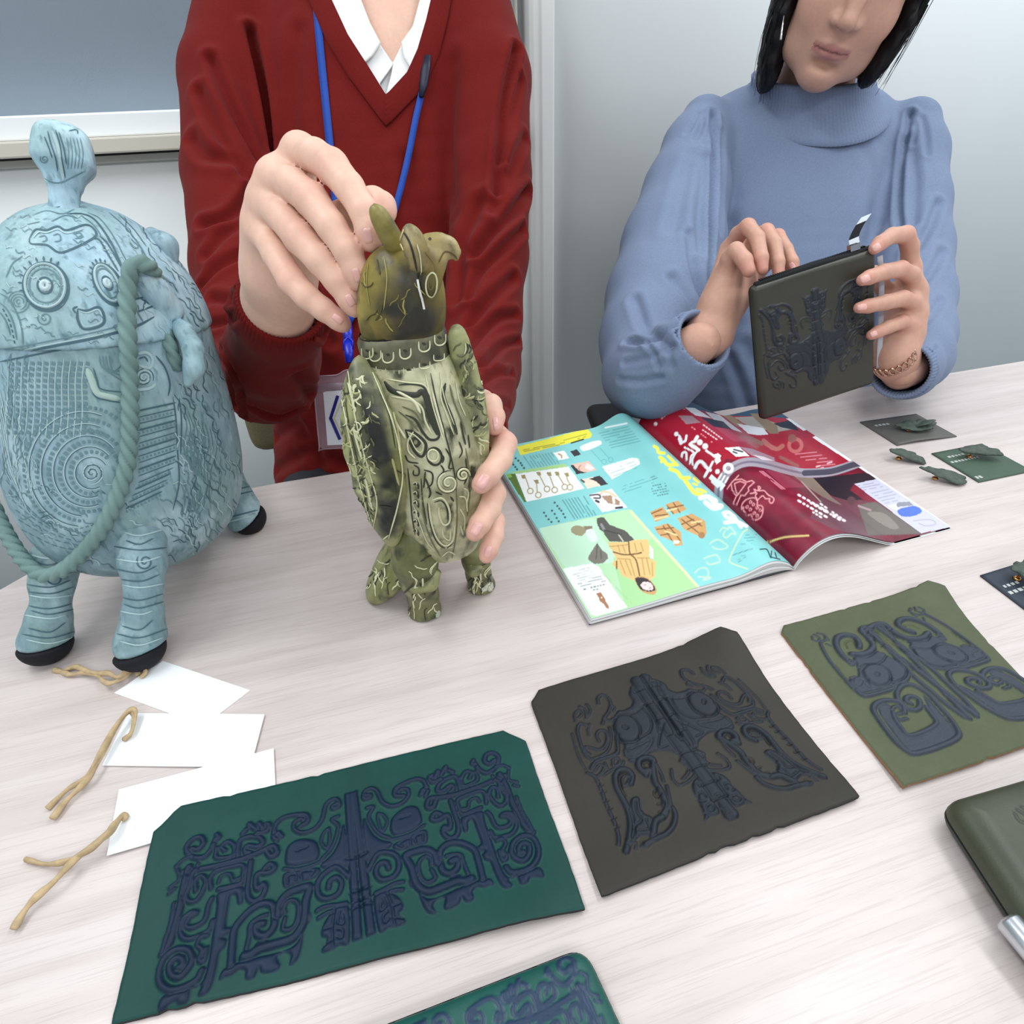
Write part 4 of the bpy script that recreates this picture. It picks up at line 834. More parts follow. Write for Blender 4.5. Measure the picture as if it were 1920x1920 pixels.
# ---- puffy purses
M_lea2 = mat('purse_leather', attr=True, rough=.42, spec=.45, bump=(1100, .16, .0005), noise=(200, .06))
M_zip = mat('zip_tape', '181B1D', rough=.8)
def purse(name, cpx, thick, motif_fn, colors, mats, seed, label, cat, frame=None, lc=None, R=.013, rc=.010, zm=None, H=.0012, seam_col=None):
    """stuffed leather purse: embossed top face that rolls over at the rim, a zipped seam, and the lower half"""
    if frame is None:
        c = np.array([T(*q, thick/2)[:2] for q in cpx]); o = c[3]; e1 = (c[2]-c[3])/np.linalg.norm(c[2]-c[3]); e2 = np.array([-e1[1], e1[0]])
        lc = (c-o)@np.array([e1, e2]).T; frame = ((*o, TABLE_Z), (*e1, 0), (*e2, 0), (0, 0, 1))
    P_ = []
    for k in (3, 2, 1, 0):                                         # counter-clockwise from bottom-left, rounded
        p, a, b = lc[k], lc[(k+1) % 4], lc[(k-1) % 4]; d0 = (a-p)/np.linalg.norm(a-p); d1 = (b-p)/np.linalg.norm(b-p)
        for t in np.linspace(0, 1, 7): P_.append((1-t)**2*(p+d0*rc)+2*t*(1-t)*p+t*t*(p+d1*rc))
    ol = np.array(P_)
    def lift(x, y):
        e = seg_dist(x, y, np.concatenate([ol, ol[:1]]), np.full(x.shape, 9.), R*1.4); t = np.clip(e/R, 0, 1)
        return -thick*.5*(1-np.sqrt(1-(1-t)**2))+.0012*np.sin(x*37+seed)*np.sin(y*29)*t
    global rough_outline
    keep = rough_outline; rough_outline = lambda c, s, **k: np.asarray(c)
    mo = motif_fn(lc) if motif_fn else None
    top = sheet(name, ol, mo, mats, seed, label, cat, None, z0=0, thick=thick, res=.0007, lift=lift, colors=colors, frame=frame, H=H)
    rough_outline = keep
    for ch in list(top.children): bpy.data.objects.remove(ch)
    top.name = name
    # zip band round the middle and the lower half
    o, e1, e2, nn = [np.asarray(q, float) for q in frame]; n = len(ol); cen = ol.mean(0)
    ins = lambda d: ol+(cen-ol)/np.linalg.norm(cen-ol, axis=1)[:, None]*d
    w3 = lambda p, z: o+p[:, :1]*e1+p[:, 1:]*e2+np.full((len(p), 1), z)*nn
    zb = thick*.5-.0005
    rows = [w3(ins(.0004), zb+.0016), w3(ins(.0022), zb+.0008), w3(ins(.0022), zb-.0012), w3(ins(.0004), zb-.0020)]
    qf = lambda rws: (np.concatenate(rws), [(j*n+(i+1) % n, j*n+i, (j+1)*n+i, (j+1)*n+(i+1) % n) for j in range(len(rws)-1) for i in range(n)])
    v, f = qf(rows); mesh('zip_seam', v, f, M_zip, top)
    low = [w3(ins(.0002), zb-.0018)]+[w3(ins(R*(1-math.cos(a))), zb-.0018-(zb-.0022)*math.sin(a)) for a in np.linspace(.1, math.pi/2, 6)]
    v, f = qf(low); f.append(tuple((len(low)-1)*n+i for i in range(n))[::-1])
    mesh('lower_half', v, f, mat(name+'_underside', seam_col or colors[0], rough=.45), top)
    return top, frame, lc
def from_motif(src, slc, flip=False, sc_=1.0, off=(0, 0)):
    def fn(lc):
        sc0, lc0 = slc.mean(0), lc.mean(0); k = sc_*(-1 if flip else 1)
        return src.moved(lambda l: (l-sc0)*k+lc0+np.array(off), sc_)
    return fn
purse('purse', [(470, 2021), (1096, 1776), (1235, 2075), (600, 2320)], .011, from_motif(MG, lcG, False, .8, (-.012, -.006)), ('0E4D45', '152F4A'), (M_lea2, M_zip), 21, 'dark teal stuffed purse with a navy embossed pattern, cut off by the bottom edge', 'purse', R=.010, H=.0009)
purse('purse', [(1762, 1512), (2230, 1376), (2560, 1700), (2050, 1960)], .026, lambda lc: MO.moved(lambda l: l-lcO[0]+lc[0]+np.array([.006, -.002])), ('3E4232', '33372E'), (M_lea2, M_zip), 22, 'plump olive green zipped purse cut off by the right edge', 'purse', R=.017, H=.0016, seam_col='2C3028')
# silver pen leaning on the olive purse
pa, pb = P(1882, 1716, .408), P(2080, 1990, .345)
pa, pb = T(1888, 1724, .014), T(2110, 1990, .012)
pen = empty('silver_pen', (pa+pb)/2-(0, 0, .008), 'brushed silver metal pen lying against the olive purse', 'pen')
M_sil = mat('brushed_silver', 'C9CDD2', rough=.28, metal=.9, noise=(60, .1, (1, 1, 14)))
d_ = (pb-pa)/np.linalg.norm(pb-pa)
v, f = tube([pa, pa+d_*.0012, pa+d_*.03, pa+d_*.06, pb], [.0052, .0060, .0062, .0062, .006], 28); mesh('barrel', v, f, M_sil, pen)
v, f = tube([pa-d_*.0006, pa+d_*.0004], [.0036, .0048], 24); mesh('end_cap', v, f, M_sil, pen)
# ---- pouch held by the woman
PC = np.array([(.4099, .5593, .8841), (.5469, .5525, .9121), (.5755, .5293, .7667), (.4385, .5362, .7387)])   # corners tl tr br bl
pe1 = (PC[2]-PC[3])/np.linalg.norm(PC[2]-PC[3]); pn = np.cross(pe1, PC[0]-PC[3]); pn /= np.linalg.norm(pn); pe2 = np.cross(pn, pe1)
PT = .012
plc = np.stack([(PC-PC[3])@pe1, (PC-PC[3])@pe2], 1)
pch, _, _ = purse('leather_pouch', None, PT, from_motif(MB, lcB, True, .93), ('34332A', '1B222B'), (M_lea2, M_zip), 31, 'dark olive embossed leather pouch held upright in both hands by the woman', 'pouch', frame=(tuple(PC[3]-pn*PT), tuple(pe1), tuple(pe2), tuple(pn)), lc=plc, R=.006, rc=.007, H=.0016)
def PO(u, v, w): return PC[3]+u*pe1+v*pe2+w*pn                     # pouch frame
wP, hP = plc[2][0], plc[0][1]
v, f = tube([PO(.006, hP-.001, -PT*.5), PO(wP*.5, hP+.0012, -PT*.5), PO(wP-.004, hP-.001, -PT*.5)], .0034, 10, flat=(.9, 1.2)); mesh('zip_tape', v, f, M_zip, pch)
zv, zf = join_vf([box(PO(.012+i*.0026, hP+.0038-.0000, -PT*.5), (.0013, .0042, .0012), np.stack([pe1, -pn, pe2], 1)) for i in range(46)]); o = mesh('zip_teeth', zv, zf, mat('dark_zip_teeth', '2B2D30', rough=.35, metal=.8), pch, False); o['kind'] = 'stuff'
sl = PO(wP*.84, hP+.006, -PT*.5)
mesh('zip_slider', *box(sl, (.011, .006, .006), np.stack([pe1, -pn, pe2], 1)), mat('zip_slider', '9A9CA4', rough=.25, metal=1), pch, False)
# woven ribbon pull: white, black, white
r0 = P(1596, 462, .655)
rib = [P(1602, 458, .652), P(1601, 445, .650), P(1610, 425, .647), P(1624, 404, .644)]
rl = spline(rib, 8); wv = RIGHT*.0052+UP*.0022; nR = len(rl)
Mw, Mb = mat('white_ribbon', 'E4EDF2', rough=.7), mat('black_ribbon', '1B1E24', rough=.7, noise=(500, .5))
rb_ = mesh('ribbon_pull', np.concatenate([rl-wv, rl+wv]), [(i, i+1, nR+i+1, nR+i) for i in range(nR-1)], Mw, pch, False)
rb_.data.materials.append(Mb)
for i, pl in enumerate(rb_.data.polygons): pl.material_index = 1 if 7 <= i < 19 else 0
rb_.modifiers.new('thick', 'SOLIDIFY').thickness = .0006
# light grey strap along the right side of the pouch
st = [P(1650, 480, .655), P(1653, 540, .672), P(1651, 620, .695), P(1648, 690, .71)]
v, f = tube(spline(st, 5), .0034, 10, flat=(1.0, .3), up=-FWD); mesh('strap', v, f, mat('grey_strap', 'B9BAC2', rough=.5), pch)

# ================================================================== blue owl vessel (stuffed)
def loft(vol, base, axes, prof, k=.004, sub=False, se=2.0):
    """solid with elliptic sections: prof rows (h, half along axes[0], half along axes[1]) up axes[2]; se = superellipse power"""
    b = np.asarray(base, float); A = np.asarray(axes, float); pr = spline(np.array(prof, float), 6); h0, h1 = pr[0, 0], pr[-1, 0]
    hs = np.linspace(h0, h1, 160); w0 = np.maximum(np.interp(hs, pr[:, 0], pr[:, 1]), 1e-4); w1 = np.maximum(np.interp(hs, pr[:, 0], pr[:, 2]), 1e-4)
    def fn(X, Y, Z):
        x, y, z = X-b[0], Y-b[1], Z-b[2]
        q = [x*A[i, 0]+y*A[i, 1]+z*A[i, 2] for i in range(3)]; hc = np.clip(q[2], h0, h1)
        a = np.interp(hc.ravel(), hs, w0).reshape(hc.shape); c = np.interp(hc.ravel(), hs, w1).reshape(hc.shape)
        rho = (np.abs(q[0]/a)**se+np.abs(q[1]/c)**se)**(1/se); d = (rho-1)*np.minimum(a, c)
        ex = np.maximum(np.maximum(h0-q[2], q[2]-h1), 0)
        return np.where(ex > 0, np.sqrt(np.maximum(d, 0)**2+ex**2), d)
    R = max(pr[:, 1].max(), pr[:, 2].max()); p0, p1 = b+A[2]*h0, b+A[2]*h1
    vol.put(fn, np.minimum(p0, p1)-R, np.maximum(p0, p1)+R, k, sub)
class Decal:
    """printed or raised lines laid on a surface: narrow strips that follow it"""
    def __init__(s, caster): s.c = caster; s.V, s.F, s.C = [], [], []; s.n = 0; s.at(0, 0, 1)
    def at(s, ox, oy, k): s.o = (ox, oy, k)
    def hit(s, p):
        h = s.c.t.ray_cast(Vector(CAM), Vector(ray(*p))); return (np.array(h[0]), np.array(h[1])) if h[0] is not None else None
    def strip(s, pp, w, col, taper=True, off=.0004, prof=None):
        hs = [s.hit(p) for p in pp]; run = []
        for h in hs+[None]:
            if h is not None and (not run or np.linalg.norm(h[0]-run[-1][0]) < .012): run.append(h)
            else:
                if len(run) > 1: s._emit(run, w, col, taper, off, prof)
                run = [h] if h is not None else []
    def _emit(s, run, w, col, taper, off, prof):
        p = np.array([r[0] for r in run]); n = np.array([r[1] for r in run]); tg = np.gradient(p, axis=0); sd = np.cross(n, tg); sd /= np.linalg.norm(sd, axis=1)[:, None]+1e-12
        d = (p-CAM)@FWD; m_ = len(p); u = np.linspace(0, 1, m_); wd = w*d/F_PX/2*(np.clip(np.minimum(u, 1-u)*7+.35, 0, 1) if taper else 1)
        cols = [(-1, 0), (1, 0)] if not prof else [(-1, 0), (-.5, .8), (0, 1), (.5, .8), (1, 0)]
        k = len(cols)
        for i in range(m_):
            for a, b in cols: s.V.append(p[i]+sd[i]*wd[i]*a+n[i]*(off+b*(prof or 0))); s.C.append(col)
        s.F += [(s.n+i*k+j, s.n+i*k+j+1, s.n+(i+1)*k+j+1, s.n+(i+1)*k+j) for i in range(m_-1) for j in range(k-1)]; s.n += m_*k
    def line(s, txt, w, c, sm=True, taper=True, prof=None, off=.0004, dash=None):
        for l in txt.split(';'):
            q = np.array(D(l)); closed = False
            q = spline(q, 6) if sm and len(q) > 2 else q; q = resample(q, 3.2/s.o[2])*s.o[2]+np.array(s.o[:2])
            cc = lin(c) if isinstance(c, str) else c
            if not dash: s.strip(q, w*s.o[2], cc, taper, off, prof)
            else:
                L = resample(q, .7); a, g = dash[0]*s.o[2], dash[1]*s.o[2]; t = 0; st = .7
                while t+a < len(L)*st: s.strip(L[int(t/st):int((t+a)/st)+1][::max(1, int(a/st/3))], w*s.o[2], cc, False, off, prof); t += a+g
    def ell(s, cx, cy, rx, ry, rot, w, c, a0=0, a1=360, **k):
        t = np.radians(np.linspace(a0, a1, 40)); x, y = rx*np.cos(t), ry*np.sin(t); r = math.radians(rot)
        s.line(' '.join('%g,%g' % (cx+x[i]*math.cos(r)-y[i]*math.sin(r), cy+x[i]*math.sin(r)+y[i]*math.cos(r)) for i in range(40)), w, c, False, False, **k)
    def spiral(s, cx, cy, r0, r1, turns, w, c, ph=0, sq=1.0, rot=0, **k):
        t = np.linspace(0, 1, int(22*turns)+4); a = ph+2*math.pi*turns*t; r = r0+(r1-r0)*t; q = math.radians(rot); x, y = r*np.cos(a), r*np.sin(a)*sq
        s.line(' '.join('%g,%g' % (cx+x[i]*math.cos(q)-y[i]*math.sin(q), cy+x[i]*math.sin(q)+y[i]*math.cos(q)) for i in range(len(t))), w, c, False, True, **k)
    def build(s, name, m_, parent):
        return mesh(name, np.array(s.V), s.F, m_, parent, True, np.array(s.C)) if s.V else None

bc = np.array([-.199, .4995, TABLE_Z]); bA = np.array([.038, .036, .3315]); bA /= np.linalg.norm(bA)
bF = np.array([-.425, -.905, 0]); bF -= bA*(bF@bA); bF /= np.linalg.norm(bF); bR = np.cross(bF, bA)*-1; bR = bR if bR[0] > 0 else -bR
BAX = (bR, bF, bA)
def BL(r, f, h): return bc+bR*r+bF*f+bA*h
M_blue = mat('patinated_print_cloth', attr=True, rough=.45, spec=.4, noise=(260, .16, (1, 1, .35)), mix=('5E7E87', 210, .56, .74, (1, 1, .4)), bump=(160, .22, .0012))
M_blueln = mat('printed_relief_lines', attr=True, rough=.55, spec=.35)
M_sole = mat('black_sole', '101017', rough=.85, bump=(700, .5, .0006))
M_rope = mat('sage_rope', '6E8A86', rough=.75, noise=(40, .08), bump=(900, .35, .0005))
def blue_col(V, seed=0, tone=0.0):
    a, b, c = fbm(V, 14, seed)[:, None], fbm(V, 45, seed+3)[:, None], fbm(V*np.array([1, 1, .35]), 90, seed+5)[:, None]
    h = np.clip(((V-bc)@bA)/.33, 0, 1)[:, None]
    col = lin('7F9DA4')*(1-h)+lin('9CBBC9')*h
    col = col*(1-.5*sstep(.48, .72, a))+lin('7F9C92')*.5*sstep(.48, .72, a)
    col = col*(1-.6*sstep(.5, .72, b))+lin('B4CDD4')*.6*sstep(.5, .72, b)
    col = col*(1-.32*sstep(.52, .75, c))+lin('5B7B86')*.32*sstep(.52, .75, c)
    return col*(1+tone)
blue = empty('owl_vessel', bc, 'big pale blue owl-faced stuffed vessel with rope handle, knob and black soles', 'stuffed vessel')
def vol_mesh(name, vol, m_, parent, colf, it=2, label=None):
    V, Q = vol.mesh(it); o = mesh(name, V, Q, m_, parent, True, colf(V)); 
    if label: o['label'] = label
    return o, V, Q
bp = [(.034, .004, .006), (.037, .036, .042), (.048, .056, .066), (.072, .071, .084), (.105, .077, .092), (.14, .0775, .091), (.175, .0750, .087), (.21, .0715, .082), (.228, .069, .078), (.232, .058, .065)]
vb = Vol(BL(-.11, -.13, .0)-.06, BL(.11, .13, .24)+.06, .0024); loft(vb, bc, BAX, bp, .003)
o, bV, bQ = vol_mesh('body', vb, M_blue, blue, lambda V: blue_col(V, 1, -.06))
lp = [(.2225, .062, .072), (.2235, .0715, .0825), (.229, .0718, .0828), (.245, .0680, .079), (.267, .0585, .069), (.288, .0425, .052), (.302, .025, .032), (.309, .004, .006)]
vl = Vol(BL(-.11, -.13, .17)-.05, BL(.11, .13, .33)+.05, .0022); loft(vl, bc, BAX, lp, .003)
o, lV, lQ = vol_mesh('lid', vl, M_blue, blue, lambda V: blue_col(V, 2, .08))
bcast, lcast = Caster(bV, bQ), Caster(lV, lQ)
allc = Caster(np.concatenate([bV, lV]), np.concatenate([bQ, lQ+len(bV)]))
# knob: faceted bud on a square stem
kd = .41; kw = lambda px: px*kd/F_PX
K0 = P(122, 395, kd); K1 = P(120, 345, kd); 
vk = Vol(P(50, 420, kd)-.03, P(190, 220, kd)+.03, .0018)
kU = P(119, 250, .402)-P(122, 395, kd); kU /= np.linalg.norm(kU); kA = (RIGHT-kU*(RIGHT@kU)); kA /= np.linalg.norm(kA); kB = np.cross(kU, kA); ca, sa = math.cos(.5), math.sin(.5); kA, kB = kA*ca+kB*sa, kB*ca-kA*sa
loft(vk, P(122, 392, kd), (kA, kB, kU), [(-.014, .0092, .0092), (.012, .0085, .0085), (.018, .0095, .0095)], .002, se=5)
kz = np.linalg.norm(P(122, 392, kd)-P(118, 345, kd))
loft(vk, P(122, 392, kd), (kA, kB, kU), [(a_ if a_ < kz else kz+(a_-kz)*.87, b_*.84 if a_ > kz else b_, c_*.84 if a_ > kz else c_) for a_, b_, c_ in [(kz-.004, .010, .010), (kz+.002, .0135, .0135), (kz+.010, .0192, .0192), (kz+.014, .0208, .0208), (kz+.030, .0188, .0188), (kz+.036, .0150, .0150), (kz+.0400, .009, .009), (kz+.041, .004, .004)]], .002, se=4.5)
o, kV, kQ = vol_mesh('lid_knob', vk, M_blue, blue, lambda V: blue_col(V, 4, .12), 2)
kcast = Caster(kV, kQ)
# legs with black soles
def bleg(pts, sole, seed, name='leg'):
    """pts: (px, py, depth, radius px)"""
    c = [P(x, y, d) for x, y, d, r in pts]; rr = [r*d/F_PX for x, y, d, r in pts]
    v = Vol(np.min(c, 0)-max(rr), np.max(c, 0)+max(rr), .0017); v.chain(c, rr, .004)
    s = np.asarray(sole[0], float); v.half(s+np.array(sole[2])*.0042, -np.array(sole[2]), .002)
    for i in range(3):                                             # soft creases round the ankle
        t = .25+.2*i; q = c[0]*(1-t)+c[-1]*t; 
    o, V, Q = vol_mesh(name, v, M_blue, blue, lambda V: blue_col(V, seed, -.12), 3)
    # sole: rounded pad
    n = np.array(sole[2], float); n /= np.linalg.norm(n); u = np.cross(n, (0, 1, 0)); u /= np.linalg.norm(u); w = np.cross(n, u)
    v2 = Vol(s-.03, s+.03, .0013); v2.ell(s+n*.0045, (sole[1], sole[1]*1.0, .0165), np.stack([u, w, n], 1), .002); v2.half(s+n*.0045, n, .0015)
    V2, Q2 = v2.mesh(2); V2[:, 2] = np.maximum(V2[:, 2], TABLE_Z+.0003); so = mesh('sole', V2, Q2, M_sole, o); so['label'] = 'black foot sole'
    return V, Q
f1, f2, f3 = T(87, 1216, .0105), T(265, 1226, .0105), T(472, 976, .009)
dd = lambda q: (q-CAM)@FWD
legs = [bleg([(105, 1050, dd(f1)-.0, 44), (98, 1095, dd(f1)-.006, 36), (97, 1122, dd(f1)-.008, 30), (92, 1158, dd(f1)-.006, 36), (87, 1200, dd(f1), 46)], (f1, .0190, (0.05, .3, 1)), 6),
        bleg([(262, 1000, dd(f2)-.006, 46), (268, 1055, dd(f2)-.016, 40), (270, 1100, dd(f2)-.014, 32), (268, 1145, dd(f2)-.008, 34), (265, 1205, dd(f2), 47)], (f2, .0190, (-.12, .3, 1)), 7),
        bleg([(385, 850, dd(f3)-.015, 48), (420, 900, dd(f3)-.012, 34), (442, 932, dd(f3)-.006, 30), (462, 970, dd(f3), 37)], (f3, .0175, (-.55, -.1, 1)), 8)]
f4 = f3+(f1-f2); bl_ = [f4+np.array([.0, -.02, .07]), f4+np.array([0, -.008, .04]), f4+np.array([0, 0, .012])]
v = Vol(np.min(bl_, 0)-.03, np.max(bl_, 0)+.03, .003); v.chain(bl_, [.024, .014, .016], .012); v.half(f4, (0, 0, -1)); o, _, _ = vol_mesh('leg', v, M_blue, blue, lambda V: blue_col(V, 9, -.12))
so = mesh('sole', *tube([(f4[0], f4[1], TABLE_Z+.0003), (f4[0], f4[1], TABLE_Z+.008), (f4[0], f4[1], TABLE_Z+.010)], [.012, .016, .0165], 20), M_sole, o)
# lug with animal-head end, ear at the back of the lid, trunk-like loop
def chain_part(name, pts, h, col, k=.006, it=2):
    c = [P(x, y, d) for x, y, d, r in pts]; rr = [r*d/F_PX for x, y, d, r in pts]; v = Vol(np.min(c, 0)-max(rr), np.max(c, 0)+max(rr), h); v.chain(c, rr, k)
    return vol_mesh(name, v, M_blue, blue, col, it)
lug0 = allc.at(300, 560); dl = dd(lug0)
chain_part('handle_lug', [(316, 582, dl+.01, 27), (292, 548, dl-.004, 24), (270, 522, dl-.014, 21)], .0016, lambda V: blue_col(V, 11, .04))
tr0 = allc.at(345, 640); dt = dd(tr0)
chain_part('handle_lug', [(328, 600, dt-.006, 11), (346, 622, dt-.012, 15), (362, 652, dt-.013, 17), (364, 688, dt-.011, 16), (352, 716, dt-.006, 10)], .0014, lambda V: blue_col(V, 12, .14))
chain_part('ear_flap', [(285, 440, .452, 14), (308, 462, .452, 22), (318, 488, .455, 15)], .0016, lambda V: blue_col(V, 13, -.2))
# rope
def rope(name, pts, r, parent, m_, pitch=.0095):
    l = resample(spline(np.array(pts), 8), .0016); n = len(l); sides = 18
    tg = np.gradient(l, axis=0); tg /= np.linalg.norm(tg, axis=1)[:, None]; u = np.array([.3, -.9, .2]); V = []
    for i in range(n):
        u = u-tg[i]*(u@tg[i]); u /= np.linalg.norm(u); w = np.cross(tg[i], u); ph = 2*math.pi*i*.0016/(pitch*3)
        for k in range(sides):
            a = 2*math.pi*k/sides; lob = abs(math.cos(1.5*(a-ph))); rr = r*(.54+.52*lob**.7)
            V.append(l[i]+rr*(math.cos(a)*w+math.sin(a)*u))
    Fq = [(i*sides+k, i*sides+(k+1) % sides, (i+1)*sides+(k+1) % sides, (i+1)*sides+k) for i in range(n-1) for k in range(sides)]+[tuple(range(sides))[::-1], tuple((n-1)*sides+k for k in range(sides))]
    return mesh(name, V, Fq, m_, parent)
rr_ = .0054
def on_body(px, py, extra=0.0, d=None):
    q = allc.at(px, py) if d is None else None
    if q is None: return P(px, py, d or .45)
    return q-ray(px, py)*(rr_*.9+extra)
rp = [P(292, 524, dl-.002), P(284, 505, dl-.016), P(268, 494, dl-.026), P(250, 500, dl-.028), P(241, 525, dl-.026)]+[on_body(x, y, .0005) for x, y in ((238, 580), (240, 640), (243, 700), (244, 760), (243, 820), (238, 870), (226, 915), (208, 960), (182, 1005), (150, 1042))]
e = on_body(150, 1042, .0005); de = dd(e)
rp += [P(112, 1072, de+.004), P(78, 1078, de+.008), P(45, 1052, de+.014), P(18, 1012, de+.022), P(-6, 965, de+.03), P(-40, 880, de+.035), P(-60, 760, de+.02), P(-62, 650, de-.03)]
rope('rope_handle', rp, rr_, blue, M_rope)
rope('rope_handle', [P(300, 575, dt-.01), P(318, 583, dt-.014), P(326, 598, dt-.010), P(312, 618, dt-.012), P(318, 645, dt-.014), P(328, 672, dt-.010), P(332, 690, dt-.004)], .0046, blue, M_rope)

# ---- printed relief lines
def flow(d, n, box_, seed, ang, L, w, cols, wob=.5):
    """many short wavy engraved strokes"""
    rs = np.random.RandomState(seed); x0, y0, x1, y1 = box_
    for i in range(n):
        x, y = rs.uniform(x0, x1), rs.uniform(y0, y1); a = ang+rs.uniform(-.35, .35); p = [(x, y)]
        for k in range(4): b = a+wob*math.sin(k*1.7+x*.05); x += math.cos(b)*L/4; y += math.sin(b)*L/4; p.append((x, y))
        d.line(' '.join('%g,%g' % q for q in p), w*rs.uniform(.7, 1.3), cols[i % len(cols)])
DK, LT, MD = '45646F', 'A6C0C2', '64848B'
dl_ = Decal(lcast); dl_.at(0, 200, .29167)
for (cx, cy, rx, ry, rot) in ((290, 1150, 140, 155, -20), (690, 1135, 78, 142, -28)):
    dl_.ell(cx+6, cy+8, rx, ry, rot, 20, DK); dl_.ell(cx, cy, rx-14, ry-14, rot, 16, LT, prof=.0008); dl_.ell(cx, cy, rx*.72, ry*.72, rot, 9, MD); dl_.ell(cx, cy, rx*.34, ry*.34, rot, 10, DK); dl_.ell(cx, cy, rx*.16, ry*.16, rot, 30, 'B9CCD0', prof=.0012)  # pale centre dot is a pupil highlight painted into the print
    for a in range(0, 360, 17):
        r = math.radians(a); q = math.radians(rot); x0, y0, x1, y1 = rx*.80*math.cos(r), ry*.80*math.sin(r), rx*.98*math.cos(r), ry*.98*math.sin(r)
        f = lambda x, y: (cx+x*math.cos(q)-y*math.sin(q), cy+x*math.sin(q)+y*math.cos(q)); p0, p1 = f(x0, y0), f(x1, y1); dl_.line('%g,%g %g,%g' % (*p0, *p1), 9, MD)
        if 180 < a < 340: p2 = f(rx*1.22*math.cos(r), ry*1.22*math.sin(r)); dl_.line('%g,%g %g,%g' % (*f(rx*1.02*math.cos(r), ry*1.02*math.sin(r)), *p2), 12, DK)
dl_.line('500,1300 560,1312 640,1290 672,1370 640,1412 540,1430 500,1370 500,1300', 14, DK); dl_.line('515,1315 562,1325 632,1305 655,1365 632,1396 545,1412 515,1362', 9, LT); dl_.line('490,1330 470,1300 500,1285', 10, DK)
dl_.line('190,850 230,790 300,795 370,770 430,795 560,760 620,820 560,870 430,930 370,935 300,890 200,882 190,850', 13, DK); dl_.line('215,845 250,808 300,812 372,790 430,815 540,785', 10, LT)
dl_.line('250,840 290,830 300,860 270,870; 340,830 380,820 390,860 350,870; 470,820 510,810 530,840 480,850', 8, MD)
dl_.line('0,1600 150,1578 300,1548 450,1520 600,1490 720,1460 790,1440 900,1400 990,1350', 14, DK); dl_.line('0,1560 150,1540 300,1510 600,1452 780,1405', 7, MD); dl_.line('0,1585 150,1562 300,1532 600,1474 790,1425', 9, LT)
dl_.line('430,690 520,690 600,720 680,820 740,930 790,1060', 13, DK); dl_.line('560,680 640,720 720,820 780,930 830,1030', 8, MD); dl_.line('640,830 690,880 750,980 800,1070; 600,850 640,860 700,960 760,1060', 11, DK); dl_.line('655,860 700,940 750,1030', 10, LT, dash=(14, 14))
dl_.line('700,680 800,770 880,870 930,950 990,1080; 760,690 860,790 940,900', 9, MD); dl_.line('820,820 850,860 890,900 860,910 830,870; 900,960 930,1010 960,1000', 8, MD)
for k in range(4): dl_.spiral(120, 1255, 12+k*18, 16+k*18, .9, 6, MD, k)
dl_.line('0,1200 60,1240 110,1330 140,1420 150,1530; 0,1260 50,1310 90,1400 110,1500; 0,1320 40,1380 70,1470', 9, MD); dl_.line('20,1300 70,1400 100,1540', 8, DK, dash=(22, 14))
dl_.spiral(290, 1360, 8, 50, 1.6, 8, MD); dl_.line('330,740 420,700 500,720; 520,700 600,760 650,830; 350,650 430,640 560,650', 8, MD)
dl_.line('870,1010 900,1100 940,1190 980,1290; 900,1230 960,1270; 880,1320 990,1280; 860,1240 930,1230 920,1300', 10, DK)
dl_.line('210,700 300,670 400,690 480,660; 170,760 260,740; 60,1050 90,1000 150,960; 40,1100 70,1030', 7, MD)
dl_.at(0, 0, 1); flow(dl_, 60, (0, 400, 240, 640), 1, .3, 26, 1.7, (MD, LT, MD), .9); flow(dl_, 70, (230, 400, 390, 640), 2, 1.0, 34, 2.0, (MD, LT, DK), .4)
dl_.build('printed_lines', M_blueln, blue)
db = Decal(bcast); db.at(0, 200, .29167)
for i, x in enumerate(range(60, 545, 44)):
    db.line('%d,1620 %d,1760 %d,1960 %d,2140' % (x, x-6-i, x-14, x-30), 5, LT); db.line('%d,1640 %d,1780 %d,1960 %d,2120' % (x+20, x+14-i, x+8, x-10), 20, MD, dash=(22, 15), taper=False)
db.line('0,1640 100,1620 300,1580 560,1530', 10, DK)
db.line('560,1680 590,1760 625,1840 690,1862 780,1880', 38, 'A9C0B8', prof=.0008); db.line('545,1690 580,1780 612,1862 690,1888 780,1902', 8, DK); db.line('600,1680 625,1760 650,1815 780,1835', 8, DK)
for k in range(4): db.line('%d,1600 %d,1660 %d,1700 780,%d' % (640+k*20, 650+k*20, 690+k*14, 1760-k*32), 8, MD)
db.spiral(925, 1740, 8, 52, 2.0, 13, LT, 0); db.spiral(925, 1740, 16, 62, 2.0, 8, DK, .4); db.line('880,1590 940,1580 980,1620 960,1680 890,1660; 880,1820 960,1810 1000,1780', 18, LT); db.line('890,1620 930,1610 950,1640', 9, DK); db.line('1000,1600 1060,1680 1090,1780 1080,1860', 11, DK)
db.at(0, 700, .29167)
db.spiral(590, 640, 6, 70, 2.2, 9, DK, 0, .95); db.spiral(590, 640, 14, 78, 2.2, 8, LT, .6, .95)
for i, (rx, ry) in enumerate(((110, 108), (165, 168), (222, 232), (285, 300), (350, 372))):
    cx, cy = 590-i*14, 640-i*6; a0, a1 = (60, 330) if i < 1 else ((70, 320) if i < 3 else (95, 290))
    db.ell(cx, cy, rx, ry, 0, 6, LT, a0, a1); db.ell(cx, cy, rx+28, ry+28, 0, 21, MD, a0, a1, dash=(21, 14)); db.ell(cx, cy, rx-6, ry-6, 0, 5, DK, a0, a1)
    if i > 0: db.ell(cx, cy, rx+28, ry+28, 0, 21, MD, -75, 40, dash=(21, 14)) if i < 2 else db.ell(cx, cy, rx+28, ry+28, 0, 20, MD, -95, -55, dash=(21, 14))
